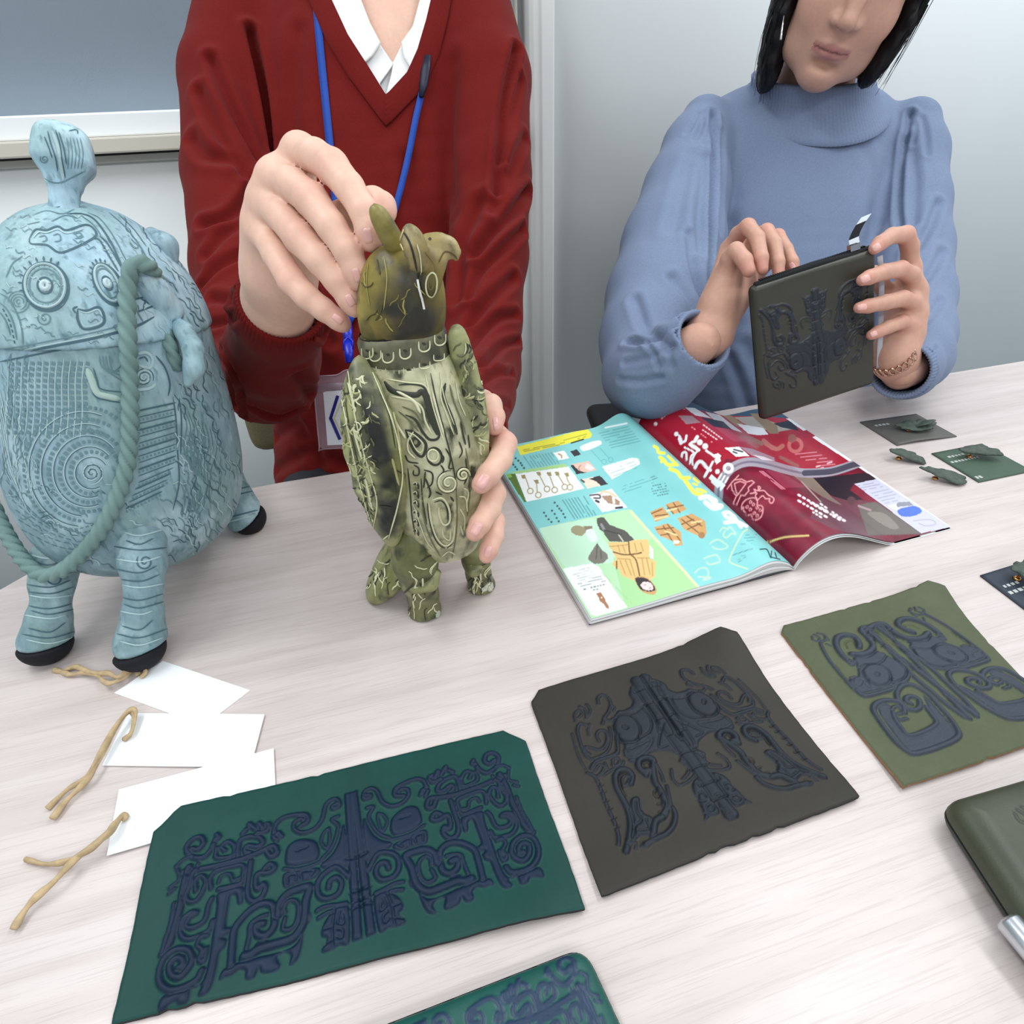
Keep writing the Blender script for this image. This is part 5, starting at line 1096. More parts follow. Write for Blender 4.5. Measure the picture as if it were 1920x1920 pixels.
for k in range(16):
    y0 = 240+k*42; x1 = 1130-max(0, k-10)*18; s = -52-k*4
    db.line('%d,%d %d,%d' % (888-max(0, k-11)*20, y0, x1, y0+s), 6 if k % 3 else 11, DK); 
    if k % 2: db.line('%d,%d %d,%d' % (890-max(0, k-11)*20, y0+20, x1, y0+20+s), 13, MD, dash=(14, 12))
for k in range(9): db.line('%d,%d %d,%d %d,%d %d,%d' % (1150+k*28, 200+k*20, 1200+k*24, 330+k*20, 1180+k*22, 480+k*18, 1240+k*14, 640+k*12), 7, MD)
db.line('1110,150 1130,300 1140,500 1150,700 1110,880; 1150,160 1165,300 1160,520', 9, DK)
db.line('1160,470 1230,440 1270,520 1280,620 1230,690; 1170,520 1230,500 1250,580; 1180,600 1230,570 1240,640', 9, MD); db.spiral(1250, 850, 6, 50, 2, 8, MD)
for k in range(7): db.line('%d,%d %d,%d %d,%d' % (20+k*20, 620+k*64, 130+k*40, 800+k*52, 280+k*50, 960+k*30), 7, MD, dash=(40, 14))
for k in range(5): db.line('%d,%d %d,%d %d,%d %d,%d' % (0, 100+k*60, 40, 300+k*70, 60+k*10, 520+k*50, 120+k*20, 760+k*40), 6, LT)
for k in range(4): db.line('%d,%d %d,%d %d,%d' % (340+k*60, 960+k*24, 480+k*40, 1000+k*24, 640+k*14, 960+k*22), 8, MD, dash=(26, 10))
for k in range(6): db.line('%d,%d %d,%d %d,%d' % (1160+k*30, 700+k*14, 1190+k*24, 800+k*10, 1170+k*16, 920+k*8), 6, MD)
db.at(0, 0, 1); flow(db, 150, (325, 640, 445, 1040), 3, 1.15, 36, 2.0, (MD, DK, LT), .6); flow(db, 70, (0, 900, 330, 1085), 4, .35, 30, 1.9, (MD, LT, DK), .7); flow(db, 60, (0, 660, 60, 900), 5, 1.5, 34, 1.8, (MD, LT), .4)
db.build('printed_lines', M_blueln, blue)
dk_ = Decal(kcast); dk_.at(0, 0, .20833)
dk_.line('430,1180 460,1300 500,1420 520,1540; 400,1230 440,1330 470,1420; 500,1170 540,1300 560,1450 590,1600; 530,1190 570,1320 600,1480; 620,1180 690,1170 700,1210', 10, DK); dk_.line('470,1180 520,1320 545,1480 570,1620', 26, LT)
for k in range(5): dk_.line('%d,1240 %d,1380 %d,1520' % (600+k*30, 620+k*32, 610+k*30), 7, MD)
dk_.spiral(400, 1430, 8, 40, 1.6, 8, MD); dk_.line('330,1520 400,1600 470,1640 560,1640 640,1600 760,1540', 9, MD)
dk_.build('printed_lines', M_blueln, blue)
for V, Q in legs:
    d_l = Decal(Caster(V, Q)); rs = np.random.RandomState(3); pm = proj(V); x0, x1, y0, y1 = pm[:, 0].min(), pm[:, 0].max(), pm[:, 1].min(), pm[:, 1].max()
    for k in range(13):
        y = y0+(y1-y0)*(.15+.06*k); a = rs.uniform(-8, 8); d_l.line('%g,%g %g,%g %g,%g' % (x0+rs.uniform(0, .3)*(x1-x0), y+a, (x0+x1)/2, y+7+a, x1-rs.uniform(0, .3)*(x1-x0), y-4), 2.6, DK if k % 3 else LT)
    d_l.spiral((x0+x1)/2+10, y0+(y1-y0)*.35, 2, 16, 1.6, 3, DK)
    d_l.build('printed_lines', M_blueln, blue)

# ================================================================== green owl figure (stuffed, lid pulled by the man)
gc = T(806, 1128); _zs = np.linspace(0, .34, 200); _pr = proj(gc+np.outer(_zs, (0, 0, 1)))
def gz(py): return float(np.interp(-py, -_pr[:, 1], _zs))
def gd(py): return float(np.interp(-py, -_pr[:, 1], _pr[:, 2]))
def gx(py): return float(np.interp(-py, -_pr[:, 1], _pr[:, 0]))
def Gp(px, py, t=0.0): return P(px, py, gd(py)-t)
gF = np.array([.345, -.937, 0]); gF /= np.linalg.norm(gF); gR = np.array([.937, .345, 0]); gR /= np.linalg.norm(gR); gU = np.array([0, 0, 1.])
M_gown = mat('bronze_green_print_cloth', attr=True, rough=.42, spec=.45, noise=(150, .2), mix=('3B3F2C', 95, .56, .72, (1, 1, .6)), bump=(140, .3, .0014))
M_gln = mat('raised_print_lines', attr=True, rough=.5, spec=.4)
def green_col(a='8C8C62', b='A7A882', c='4E5338', d='6B6A35', s=0):
    def f(V):
        n1, n2, n3 = fbm(V, 28, s)[:, None], fbm(V, 70, s+2)[:, None], fbm(V, 18, s+4)[:, None]
        col = np.repeat(lin(a)[None], len(V), 0); 
        for n, q, lo in ((n1, b, .46), (n2, c, .52), (n3, d, .52)): w = sstep(lo, lo+.2, n)*.75; col = col*(1-w)+lin(q)*w
        return col
    return f
gowl = empty('owl_figure', gc, 'olive green patterned stuffed owl-shaped vessel held upright by the man in the red sweater', 'stuffed vessel')
def gpart(name, vol, colf, it=2, label=None, m_=None):
    V, Q = vol.mesh(it); o = mesh(name, V, Q, m_ or M_gown, gowl, True, colf(V)); 
    if label: o['label'] = label
    return o, V, Q
def pxm(px, py): return px*gd(py)/F_PX
# body
def ctr(px, py, t=0): return Gp(px, py, t)
rows = [(1048, 842, 12, 14), (1030, 838, 34, 38), (990, 828, 66, 66), (930, 818, 88, 84), (860, 806, 98, 92), (790, 793, 97, 90), (730, 780, 88, 80), (690, 768, 74, 70), (660, 757, 60, 60)]
vg = Vol(Gp(650, 1070, .08)-.02, Gp(950, 600, -.08)+.02, .0022)
for i in range(len(rows)-1):
    (y0, x0, a0, f0), (y1, x1, a1, f1_) = rows[i], rows[i+1]
    for t in np.linspace(0, 1, 5, endpoint=(i == len(rows)-2)):
        y, x, a, f = y0+(y1-y0)*t, x0+(x1-x0)*t, a0+(a1-a0)*t, f0+(f1_-f0)*t; q = Gp(x, y, -.004); vg.ell(q, (pxm(a, y), pxm(f, y), .012), np.stack([gR, gF, gU], 1), .012)
o, gV, gQ = gpart('body', vg, green_col('B2B08C', 'C6C5A4', '7E7D5C', 'A29E70', 1))
gcast = Caster(gV, gQ)
# collar and domed head
vc = Vol(Gp(650, 720, .06)-.02, Gp(860, 590, -.06)+.02, .0018)
qc0, qc1 = Gp(768, 678, -.002), Gp(752, 628, -.002); ax = (qc1-qc0)/np.linalg.norm(qc1-qc0); aR = gR-ax*(gR@ax); aR /= np.linalg.norm(aR); aF = np.cross(ax, aR)*-1; aF = aF if aF@gF > 0 else -aF
hC = np.linalg.norm(qc1-qc0)
loft(vc, qc0, (aR, aF, ax), [(-.011, pxm(66, 690), pxm(64, 690)), (-.007, pxm(78, 690), pxm(74, 690)), (hC*.5, pxm(84, 655), pxm(78, 655)), (hC+.003, pxm(83, 640), pxm(77, 640)), (hC+.006, pxm(76, 640), pxm(70, 640))], .003)
o, cV, cQ = gpart('collar', vc, green_col('5C5B45', '75745A', '35362A', '4A4733', 3))
ccast = Caster(cV, cQ)
vh = Vol(Gp(640, 660, .07)-.02, Gp(900, 370, -.07)+.02, .0019)
h0 = Gp(753, 632, -.002); h1 = Gp(755, 452, -.002); hx = (h1-h0)/np.linalg.norm(h1-h0); hR = gR-hx*(gR@hx); hR /= np.linalg.norm(hR); hF = np.cross(hx, hR); hF = hF if hF@gF > 0 else -hF; hL = np.linalg.norm(h1-h0)
loft(vh, h0, (hR, hF, hx), [(-.001, pxm(70, 630), pxm(66, 630)), (.002, pxm(76, 625), pxm(72, 625)), (hL*.25, pxm(83, 590), pxm(80, 590)), (hL*.5, pxm(82, 545), pxm(80, 545)), (hL*.72, pxm(72, 505), pxm(72, 505)), (hL*.9, pxm(48, 475), pxm(50, 475)), (hL*1.0, pxm(8, 455), pxm(8, 455))], .004)
def gch(v, pts, k=.006): v.chain([Gp(x, y, t) for x, y, t, r in pts], [pxm(r, y) for x, y, t, r in pts], k)
gch(vh, [(808, 530, .018, 20), (812, 485, .016, 19), (802, 458, .012, 17)], .009)           # face mass
gch(vh, [(800, 468, .012, 20), (824, 456, .012, 15), (844, 460, .012, 11.5), (854, 474, .012, 7), (856, 489, .012, 2.5)], .005)   # hooked beak
gch(vh, [(775, 500, .030, 10), (772, 465, .030, 12), (770, 440, .027, 13), (768, 434, .026, 10)], .006)        # standing ear
gch(vh, [(790, 500, .026, 8), (786, 465, .026, 9), (783, 446, .024, 7)], .006)
hd_dark = [[Gp(764, 510, .028), Gp(766, 545, .032), Gp(774, 580, .032), Gp(786, 612, .028)], [Gp(735, 600, .032), Gp(750, 626, .032), Gp(805, 614, .024)]]
ear_l = [[Gp(772, 490, .036), Gp(770, 440, .036)], [Gp(787, 470, .032), Gp(784, 446, .032)], [Gp(825, 455, .02), Gp(850, 465, .018)]]
def ear_w(V): return (.75*np.clip(gauss(strokes_dist(V, ear_l, .05)[0], .0095)*1.3, 0, 1)*(.5+.5*sstep(.3, .6, fbm(V, 90, 8))))[:, None]
def hdk(V): d_, _ = strokes_dist(V, hd_dark, .05); return (np.clip(gauss(d_, .014)*1.6, 0, 1)*(.45+.55*sstep(.25, .5, fbm(V, 60, 21))))[:, None]
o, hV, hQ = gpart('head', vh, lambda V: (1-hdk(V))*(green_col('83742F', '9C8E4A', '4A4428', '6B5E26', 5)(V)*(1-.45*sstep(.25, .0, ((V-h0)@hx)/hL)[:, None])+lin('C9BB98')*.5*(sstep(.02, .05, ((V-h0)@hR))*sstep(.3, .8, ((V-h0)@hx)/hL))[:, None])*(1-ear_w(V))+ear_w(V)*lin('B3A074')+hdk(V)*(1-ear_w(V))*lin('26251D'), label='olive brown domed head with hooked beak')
hcast = Caster(hV, hQ)
v, f = tube([qc1+ax*.0035, qc1+ax*.0065], [pxm(76, 640), pxm(75, 640)], 40, cap=False, up=None); mesh('dark_seam', v, f, mat('dark_seam', '0C0C0A', rough=.9), gowl)
vn = Vol(Gp(680, 470, .05)-.01, Gp(770, 370, -.03)+.01, .0014)
gch(vn, [(742, 462, .004, 19), (730, 440, .006, 17), (718, 418, .008, 15), (708, 400, .008, 12), (704, 394, .008, 9)], .005)
o, nV, nQ = gpart('lid_handle', vn, green_col('857A3E', 'A59A64', '4D4628', '6B6234', 8))
# wings
def wing(name, pts, flat, nrm, s, dark=()):
    v = Vol(np.min([Gp(x, y, t) for x, y, t, r in pts], 0)-.05, np.max([Gp(x, y, t) for x, y, t, r in pts], 0)+.05, .0018)
    n = np.array(nrm, float); n /= np.linalg.norm(n)
    for i in range(len(pts)-1):
        for q in np.linspace(0, 1, 6):
            x, y, t, r = [pts[i][j]*(1-q)+pts[i+1][j]*q for j in range(4)]; c = Gp(x, y, t); u = np.cross(n, (0, 0, 1)); u /= np.linalg.norm(u); w = np.cross(u, n)
            v.ell(c, (pxm(r, y), flat, pxm(22, y)), np.stack([u, n, w], 1), .006)
    def colf(V):
        c = green_col('9C9D6C', 'BDBE90', '4A4F3A', '85863F', s)(V)
        for l, w, k in dark:
            d_, _ = strokes_dist(V, [[Gp(x, y, t) for x, y, t in l]], .05); m_ = np.clip(gauss(d_, w)*1.5, 0, 1)*(.45+.55*sstep(.30, .55, fbm(V, 55, 9)))*k; c = c*(1-m_[:, None])+lin('1B201C')*m_[:, None]
        for k_ in range(3): pass
        return c
    return gpart(name, v, colf, 2)
nl = -gR*.55+gF*.55; nr = gR*.9+gF*.1
o, wV, wQ = wing('wing', [(676, 690, .026, 8), (680, 730, .036, 26), (690, 790, .044, 42), (700, 850, .046, 47), (712, 915, .044, 42), (726, 970, .040, 28), (735, 1004, .036, 10)], .0065, nl, 11, [([(672, 690, .030), (686, 740, .050), (700, 800, .058), (715, 860, .060), (728, 920, .056), (728, 985, .045)], .0085, 1.0), ([(655, 740, .035), (668, 820, .045), (690, 920, .05)], .0022, .6)])
wcast = Caster(wV, wQ)
o, w2V, w2Q = wing('wing', [(856, 628, .0, 8), (872, 690, .0, 18), (886, 745, .002, 24), (894, 800, .002, 24), (895, 850, .0, 20), (889, 890, .0, 10)], .0055, nr, 12, [([(870, 640, .01), (880, 720, .012), (900, 800, .01)], .004, .6)])
w2cast = Caster(w2V, w2Q)
# legs, boots, tail
def gchain(name, pts, colf, cut=True, k=.005):
    c = [Gp(x, y, t) for x, y, t, r in pts]; rr = [pxm(r, y) for x, y, t, r in pts]; v = Vol(np.min(c, 0)-max(rr), np.max(c, 0)+max(rr), .0016); v.chain(c, rr, k)
    if cut: v.half((0, 0, TABLE_Z+.0006), (0, 0, -1), .002)
    return gpart(name, v, colf)
lc_ = green_col('6F7048', '94966A', '3C4030', '565830', 14)
o, aV, aQ = gchain('leg', [(775, 1010, .02, 40), (778, 1050, .024, 40), (786, 1085, .022, 33), (793, 1115, .018, 27), (797, 1148, .010, 29), (803, 1170, .006, 26)], lc_)
o, dV, dQ = gchain('leg', [(885, 1020, -.010, 26), (893, 1050, -.012, 26), (897, 1075, -.016, 23), (903, 1100, -.022, 26), (908, 1110, -.022, 22)], lc_)
gchain('leg_cuff', [(758, 1078, .026, 10), (780, 1100, .038, 11), (806, 1094, .036, 13), (818, 1074, .030, 9)], green_col('8A8A5C', 'A3A474', '5A5C3E', '77784A', 15), False)
gchain('leg_cuff', [(878, 1062, .0, 8), (888, 1072, .006, 9), (900, 1066, .004, 8)], green_col('8A8A5C', 'A3A474', '5A5C3E', '77784A', 16), False)
vt = Vol(T(690, 1140, .0)-.03, Gp(770, 990, -.06)+.03, .0018)
ta, tb_ = Gp(768, 1010, -.02), T(706, 1108, .010); td = (tb_-ta)/np.linalg.norm(tb_-ta); tw_ = np.cross(td, (0, 0, 1)); tw_ /= np.linalg.norm(tw_); tn = np.cross(tw_, td)
for q in np.linspace(0, 1, 9): vt.ell(ta+(tb_-ta)*q, (.010+.016*math.sin(math.pi*min(1, q*.85+.1)), .012, .007), np.stack([tw_, td, tn], 1), .008)
vt.half((0, 0, TABLE_Z+.0006), (0, 0, -1), .002)
o, tV, tQ = gpart('tail', vt, lambda V: green_col('6F7040', '96986A', '35382A', '55572F', 17)(V))
tcast = Caster(tV, tQ)
# ---- lines
PL, DKG, MDG = 'CFCFA8', '33362A', '66684A'
d = Decal(gcast); d.at(560, 640, .3125)
d.line('515,240 570,300 700,322 735,300 760,330 790,430 830,560', 34, DKG, prof=.0004); d.line('600,262 690,255 760,285 800,420 842,565 790,590 745,545 700,470 640,440', 16, DKG); d.line('560,330 680,355 740,400 760,480 800,560', 12, PL, prof=.0006); d.line('530,225 640,245 750,262 790,330', 10, PL, prof=.0006)
d.line('600,420 660,470 720,540; 620,390 700,430 750,520', 10, MDG); d.line('640,530 690,545 762,612 742,690 692,652 640,530', 17, DKG); d.ell(702, 604, 22, 24, 0, 20, DKG); d.line('655,545 695,562 745,615 735,665 700,642 655,545', 8, PL, prof=.0006)
d.ell(815, 690, 42, 52, -15, 15, DKG); d.ell(806, 684, 30, 36, -15, 12, PL, prof=.0006)
d.line('790,190 830,380 900,640 935,800 945,900', 9, DKG); d.line('760,200 805,390 870,600', 8, PL); d.line('845,180 870,330 930,500', 8, PL, prof=.0005)
d.line('880,250 868,330 915,450 950,560', 22, DKG); d.line('905,260 930,360 985,500 1000,560', 12, MDG); d.line('860,230 850,330 890,450 930,560', 9, PL, prof=.0005); d.line('940,240 960,350 1000,450', 9, PL); d.line('970,480 985,560 1000,620', 14, DKG)
for cx, cy, r, ph in ((898, 850, 66, 0), (985, 800, 40, 2)): d.spiral(cx, cy, 8, r, 1.7, 14, PL, ph, prof=.0008); d.spiral(cx, cy, 16, r+10, 1.7, 9, DKG, ph+.5)
d.line('640,680 660,720 720,730; 690,740 720,760 720,800 690,800 690,770; 750,770 800,790 800,850 770,880; 760,780 750,880', 10, DKG); d.line('880,640 910,700 900,760 930,760; 960,600 980,660 960,700', 10, DKG)
for y in range(860, 1160, 56): d.line('690,%d 712,%d 720,%d' % (y, y-8, y+26), 15, DKG); d.line('684,%d 705,%d 712,%d' % (y-8, y-18, y+12), 7, PL)
d.line('780,960 795,1080 830,1180 880,1225 925,1190 935,1100', 11, PL, prof=.0007); d.line('772,970 788,1090 825,1195 880,1240 930,1205', 8, DKG); d.line('800,950 860,940 900,1000 905,1080 870,1100 845,1050 840,990', 12, PL, prof=.0007); d.line('812,965 858,956 890,1005 893,1070', 8, DKG); d.line('860,1120 870,1170 905,1190 910,1130', 9, PL, prof=.0006)
d.line('945,900 950,1000 945,1150 920,1300', 8, MDG); d.line('960,930 1000,940 1010,1020; 965,1000 995,1060 990,1130; 970,1100 985,1160', 10, PL, prof=.0006); d.line('740,900 750,1050 790,1180 850,1290', 8, MDG); d.line('860,1290 900,1260 940,1280; 870,1240 930,1230', 8, PL)
d.line('1000,640 1020,760 1025,900 1010,1050', 9, MDG); d.line('690,980 760,1180 820,1260', 7, PL)
d.line('590,300 650,330 700,370 730,430; 560,430 590,500 640,580', 20, 'D8D6B4', prof=.0009); d.line('800,300 830,420 870,560', 14, 'D8D6B4', prof=.0007); d.line('690,540 655,600 660,660 700,700', 12, 'D8D6B4', prof=.0007)
d.line('655,760 670,900 680,1040 700,1160', 9, DKG); d.line('735,820 745,960 770,1100', 8, DKG); d.line('760,820 790,900 780,940; 820,900 860,920; 910,930 930,960', 12, DKG)
for y in (760, 830): d.line('850,%d 870,%d 860,%d' % (y-90, y-60, y-30), 10, DKG)
d.line('1000,700 1010,800 990,860; 1015,560 1025,640', 12, DKG); d.line('985,880 1015,900 1010,960', 10, PL, prof=.0006)
d.build('printed_lines', M_gln, gowl)
d = Decal(ccast); d.at(440, 230, .29167)
for x, y in ((855, 1480), (905, 1495), (985, 1505), (1095, 1480), (1215, 1435), (1315, 1395)): d.line('%d,%d %d,%d %d,%d %d,%d %d,%d' % (x-34, y-30, x-30, y+22, x, y+38, x+34, y+18, x+36, y-34), 11, PL, prof=.0006); d.line('%d,%d %d,%d' % (x-12, y-18, x+14, y-10), 20, DKG)
for x, y in ((880, 1585), (940, 1600), (1025, 1610), (1120, 1590), (1220, 1555), (1310, 1505)): d.line('%d,%d %d,%d %d,%d %d,%d' % (x-34, y-14, x-28, y+24, x+28, y+18, x+32, y-22), 9, PL, prof=.0006); d.line('%d,%d %d,%d' % (x-16, y-2, x+16, y), 20, DKG)
d.build('printed_lines', M_gln, gowl)
def scribble(cast, n, box_, seed, w, cols, parent=gowl, L=26):
    d = Decal(cast); rs = np.random.RandomState(seed); x0, y0, x1, y1 = box_
    for i in range(n):
        x, y, a = rs.uniform(x0, x1), rs.uniform(y0, y1), rs.uniform(.9, 2.2); p = [(x, y)]
        for k in range(4): a += rs.uniform(-.8, .8); x += math.cos(a)*L/4; y += math.sin(a)*L/4; p.append((x, y))
        d.line(' '.join('%g,%g' % q for q in p), w*rs.uniform(.8, 1.6), cols[i % len(cols)], prof=.0005)
    return d.build('printed_lines', M_gln, parent)
d = Decal(wcast); d.at(560, 640, .3125)
d.line('300,180 330,400 380,620 430,800 470,960 450,1120', 9, PL, prof=.0006); d.line('270,260 300,480 350,700 390,860 420,1010', 9, DKG); d.line('260,330 320,640 380,900 440,1100', 9, PL, prof=.0006)
d.line('440,190 500,330 560,480 600,640 620,820 590,1000 540,1180', 10, PL, prof=.0006); d.line('470,250 540,440 580,640', 8, DKG); d.line('560,760 620,790 640,800; 480,985 560,995', 9, DKG); d.line('300,250 320,330 345,420; 330,520 350,600 380,700; 400,820 420,900 440,1000', 16, PL, prof=.0008); d.line('520,300 560,420 590,540 610,680; 560,700 600,860', 14, 'A9A874', prof=.0008)
d.line('430,1160 480,1200 540,1160; 400,1060 470,1180', 9, PL)
d.build('printed_lines', M_gln, gowl)
scribble(wcast, 150, (642, 700, 700, 980), 4, 3.0, (PL, 'A9AA78', MDG, DKG), L=18); scribble(w2cast, 80, (850, 640, 918, 870), 5, 3.2, (PL, 'A9AA78', MDG, DKG), L=22)
d = Decal(hcast); d.at(440, 230, .29167)
d.ell(1265, 1040, 34, 78, 4, 12, PL, prof=.0006); d.ell(1262, 1030, 16, 42, 4, 10, '6B5F3A'); d.line('1180,1000 1150,850 1120,760 1085,700', 14, '2B2720'); d.line('1200,980 1190,860 1170,780', 9, PL); d.line('1220,830 1280,900 1300,980', 9, '7D6842'); d.line('1310,900 1350,830 1410,850 1430,880', 9, '5E4B2A'); d.line('860,900 850,1040 870,1180; 960,860 980,1000 960,1200; 900,1220 950,1250 930,1270', 7, '9A8E52'); d.line('1090,690 1070,760 1090,820', 9, 'C8B98A', prof=.0006); d.ell(1255, 748, 8, 6, 0, 8, '1C1814')
d.line('1185,1010 1196,1090 1212,1195', 15, 'E8EAE6', False, False, prof=.0010, off=.001)
d.build('printed_lines', M_gln, gowl)
scribble(hcast, 12, (680, 480, 790, 630), 6, 2.2, ('9A8E4E', '4A4428', '6E6432'), L=30)
for V, Q, bx in ((aV, aQ, (765, 1030, 825, 1180)), (dV, dQ, (880, 1050, 925, 1115)), (tV, tQ, (690, 1040, 760, 1110))): scribble(Caster(V, Q), 26, bx, 7, 2.6, (PL, DKG, PL))
M_sil_p = mat('silver_paint', 'C4C8BE', rough=.3)
for pts, cst in ((('815,1160 826,1146 828,1160'), Caster(aV, aQ)), (('905,1108 918,1096 920,1108'), Caster(dV, dQ))):
    d = Decal(cst); d.line(pts, 14, 'B9BDB0'); d.build('toe_patch', M_gln, gowl)

# ================================================================== people: shared builders
def rib_rows(pts, r, n, sides, amp, ribs):
    pass
def skin_mat(name): return mat(name, attr=True, rough=.5, spec=.35, sss=.12, noise=(220, .05), bump=(900, .12, .0004))
def hand_field(lo, hi, h, palm, fingers, kp=.010, kf=.009):
    """palm: list of (a, b, ra, rb) capsules; fingers: list of [(point, radius)...]; creases between fingers stay open"""
    pv = Vol(lo, hi, h)
    for a, b, ra, rb in palm: pv.cone(a, b, ra, rb, kp)
    tot = None
    for f in fingers:
        fv = Vol(lo, hi, h); fv.chain([q[0] for q in f], [q[1] for q in f], .0025)
        d = fv.F; hh = np.maximum(kf-np.abs(pv.F-d), 0)/kf; g = np.minimum(pv.F, d)-hh*hh*kf*.25
        if tot is None: tot = g
        else: hh = np.maximum(.0012-np.abs(tot-g), 0)/.0012; tot = np.minimum(tot, g)-hh*hh*.0012*.25
    pv.F = tot; return pv
def spx(pts):                                                      # (px, py, depth, radius m) -> [(point, r)]
    return [(P(x, y, d), r) for x, y, d, r in pts]
def skin_col(V, base, joints, tips, pink='D08C80'):
    col = np.repeat(lin(base)[None], len(V), 0)*(.93+.14*fbm(V, 60, 2)[:, None])
    for q, rad, w in joints+tips:
        g = (w*gauss(np.linalg.norm(V-q, axis=1), rad))[:, None]; col = col*(1-g)+lin(pink)*g
    return col
class Body:
    """collects the skin of one person into one mesh"""
    def __init__(s): s.V, s.Q, s.C, s.n = [], [], [], 0
    def add(s, V, Q, C): s.V.append(V); s.Q.append(Q+s.n); s.C.append(C); s.n += len(V)
    def build(s, m_, parent): return mesh('body', np.concatenate(s.V), np.concatenate(s.Q), m_, parent, True, np.concatenate(s.C))
def nail(caster, c, along, wpx, lpx, m_, parent):
    """fingernail: small curved plate; c px centre, along = px direction to the tip"""
    a = np.array(along, float); a /= np.linalg.norm(a); b = np.array([-a[1], a[0]]); n = 9; V, ok = [], True
    P_ = []
    for i in range(n):
        for j in range(n):
            u, v = -1+2*i/(n-1), -1+2*j/(n-1); k = math.sqrt(max(0, 1-abs(u)**3.2*.75)); h = caster.t.ray_cast(Vector(CAM), Vector(ray(*(np.array(c)+a*u*lpx/2+b*v*wpx/2*k))))
            if h[0] is None: return
            e = max(abs(u), abs(v)); P_.append(np.array(h[0])+np.array(h[1])*(.0006 if e < .95 else -.0006))
    mesh('fingernail', P_, grid_faces(n, n), m_, parent)
def garment(name, vol, m_, parent, folds, it=3, noise=.0012, seed=0, label=None, keep=None):
    """cloth from a volume; folds = [(px polyline, width px, depth mm)], sunk (or raised when negative) along the normals"""
    V, Q = vol.mesh(it); N = normals(V, Q); c = Caster(V, Q); lines, par = [], []
    for l, w, dm in folds:
        q = c.line(D(l), 6, step=5)
        run = []
        for p in q+[None]:
            if p is not None and (not run or np.linalg.norm(p-run[-1]) < .05): run.append(p)
            else:
                if len(run) > 1: lines.append(run); par.append((w*((run[0]-CAM)@FWD)/F_PX, dm/1000))
                run = [p] if p is not None else []
    dsp = np.zeros(len(V))
    for w in sorted(set(p[0] for p in par)):
        pass
    for l, (w, dm) in zip(lines, par):
        D_, _ = strokes_dist(V, [l], w*2.4); a = gauss(D_, w*.62)-.45*gauss(D_-w*1.25, w*.6); dsp -= dm*a
    dsp += noise*(fbm(V, 22, seed)-.5)*2
    V = V+N*dsp[:, None]; V = relax(V, Q, 1)
    if keep is not None:
        k = keep(V); V, Q, _ = trim(V, Q, k)
    o = mesh(name, V, Q, m_, parent)
    if label: o['label'] = label
    return o, V, Q, Caster(V, Q)
def ribbed_ring(name, pts, r0, r1, m_, parent, ribs=46, amp=.0006, thick=.003):
    """ribbed knit band round a path: pts centre points, r0/r1 (along two axes) per point as (ru, rv, u, v)"""
    sides = ribs*4; V = []
    for (c, ru, rv, u, v) in pts:
        for k in range(sides):
            a = 2*math.pi*k/sides; w = 1+amp/min(ru, rv)*math.cos(a*ribs); V.append(np.asarray(c)+ru*w*math.cos(a)*np.asarray(u)+rv*w*math.sin(a)*np.asarray(v))
    Fq = np.array([(i*sides+k, i*sides+(k+1) % sides, (i+1)*sides+(k+1) % sides, (i+1)*sides+k) for i in range(len(pts)-1) for k in range(sides)])
    return mesh(name, V, Fq, m_, parent)
def patch(caster, poly, off, thick, m_, name, parent, n=26, smooth=True, col=None):
    """sheet lying on a surface inside a px polygon"""
    q = np.array(poly, float); lo, hi = q.min(0), q.max(0); X, Y = np.meshgrid(np.linspace(lo[0], hi[0], n), np.linspace(lo[1], hi[1], n), indexing='ij')
    cx, cy = (X[:-1, :-1]+X[1:, 1:])/2, (Y[:-1, :-1]+Y[1:, 1:])/2; keep = in_poly(cx, cy, q); I = np.arange(n*n).reshape(n, n)
    Q = np.stack([I[:-1, :-1], I[1:, :-1], I[1:, 1:], I[:-1, 1:]], -1)[keep]; used = np.zeros(n*n, bool); used[Q] = True; re = np.cumsum(used)-1; Q = re[Q]
    p = np.stack([X.ravel(), Y.ravel()], 1)[used]
    E = np.concatenate([np.stack([Q[:, i], Q[:, (i+1) % 4]], 1) for i in range(4)]); m = len(p); B = E[~np.isin(E[:, 0].astype(np.int64)*m+E[:, 1], E[:, 1].astype(np.int64)*m+E[:, 0])]
    a, b = q, np.roll(q, -1, 0); d = b-a
    for i in np.unique(B): t = np.clip(((p[i]-a)*d).sum(1)/(d*d).sum(1), 0, 1); s = a+d*t[:, None]; p[i] = s[np.argmin(((s-p[i])**2).sum(1))]
    V, last = [], .8
    for x, y in p:
        h = caster.at(x, y); r = ray(x, y)
        if h is None: h = P(x, y, last)
        last = (h-CAM)@FWD; V.append(h-r/np.linalg.norm(r)*off)
    V = np.array(V); V = relax(V, Q, 2) if smooth else V
    o = mesh(name, V, Q[:, ::-1].copy(), m_, parent, True, col)
    md = o.modifiers.new('thick', 'SOLIDIFY'); md.thickness = thick; md.offset = 1
    return o
def head_axes(to_cam_yaw, pitch, roll, at):
    f = CAM-at; f[2] = 0; f /= np.linalg.norm(f); c, s = math.cos(to_cam_yaw), math.sin(to_cam_yaw); f = np.array([c*f[0]-s*f[1], s*f[0]+c*f[1], 0])
    u = np.array([0, 0, 1.]); r = np.cross(u, f)*1.0                # image right when facing the camera
    f2 = f*math.cos(pitch)-u*math.sin(pitch); u2 = u*math.cos(pitch)+f*math.sin(pitch)
    r2 = r*math.cos(roll)-u2*math.sin(roll); u3 = u2*math.cos(roll)+r*math.sin(roll)
    return r2, f2, u3
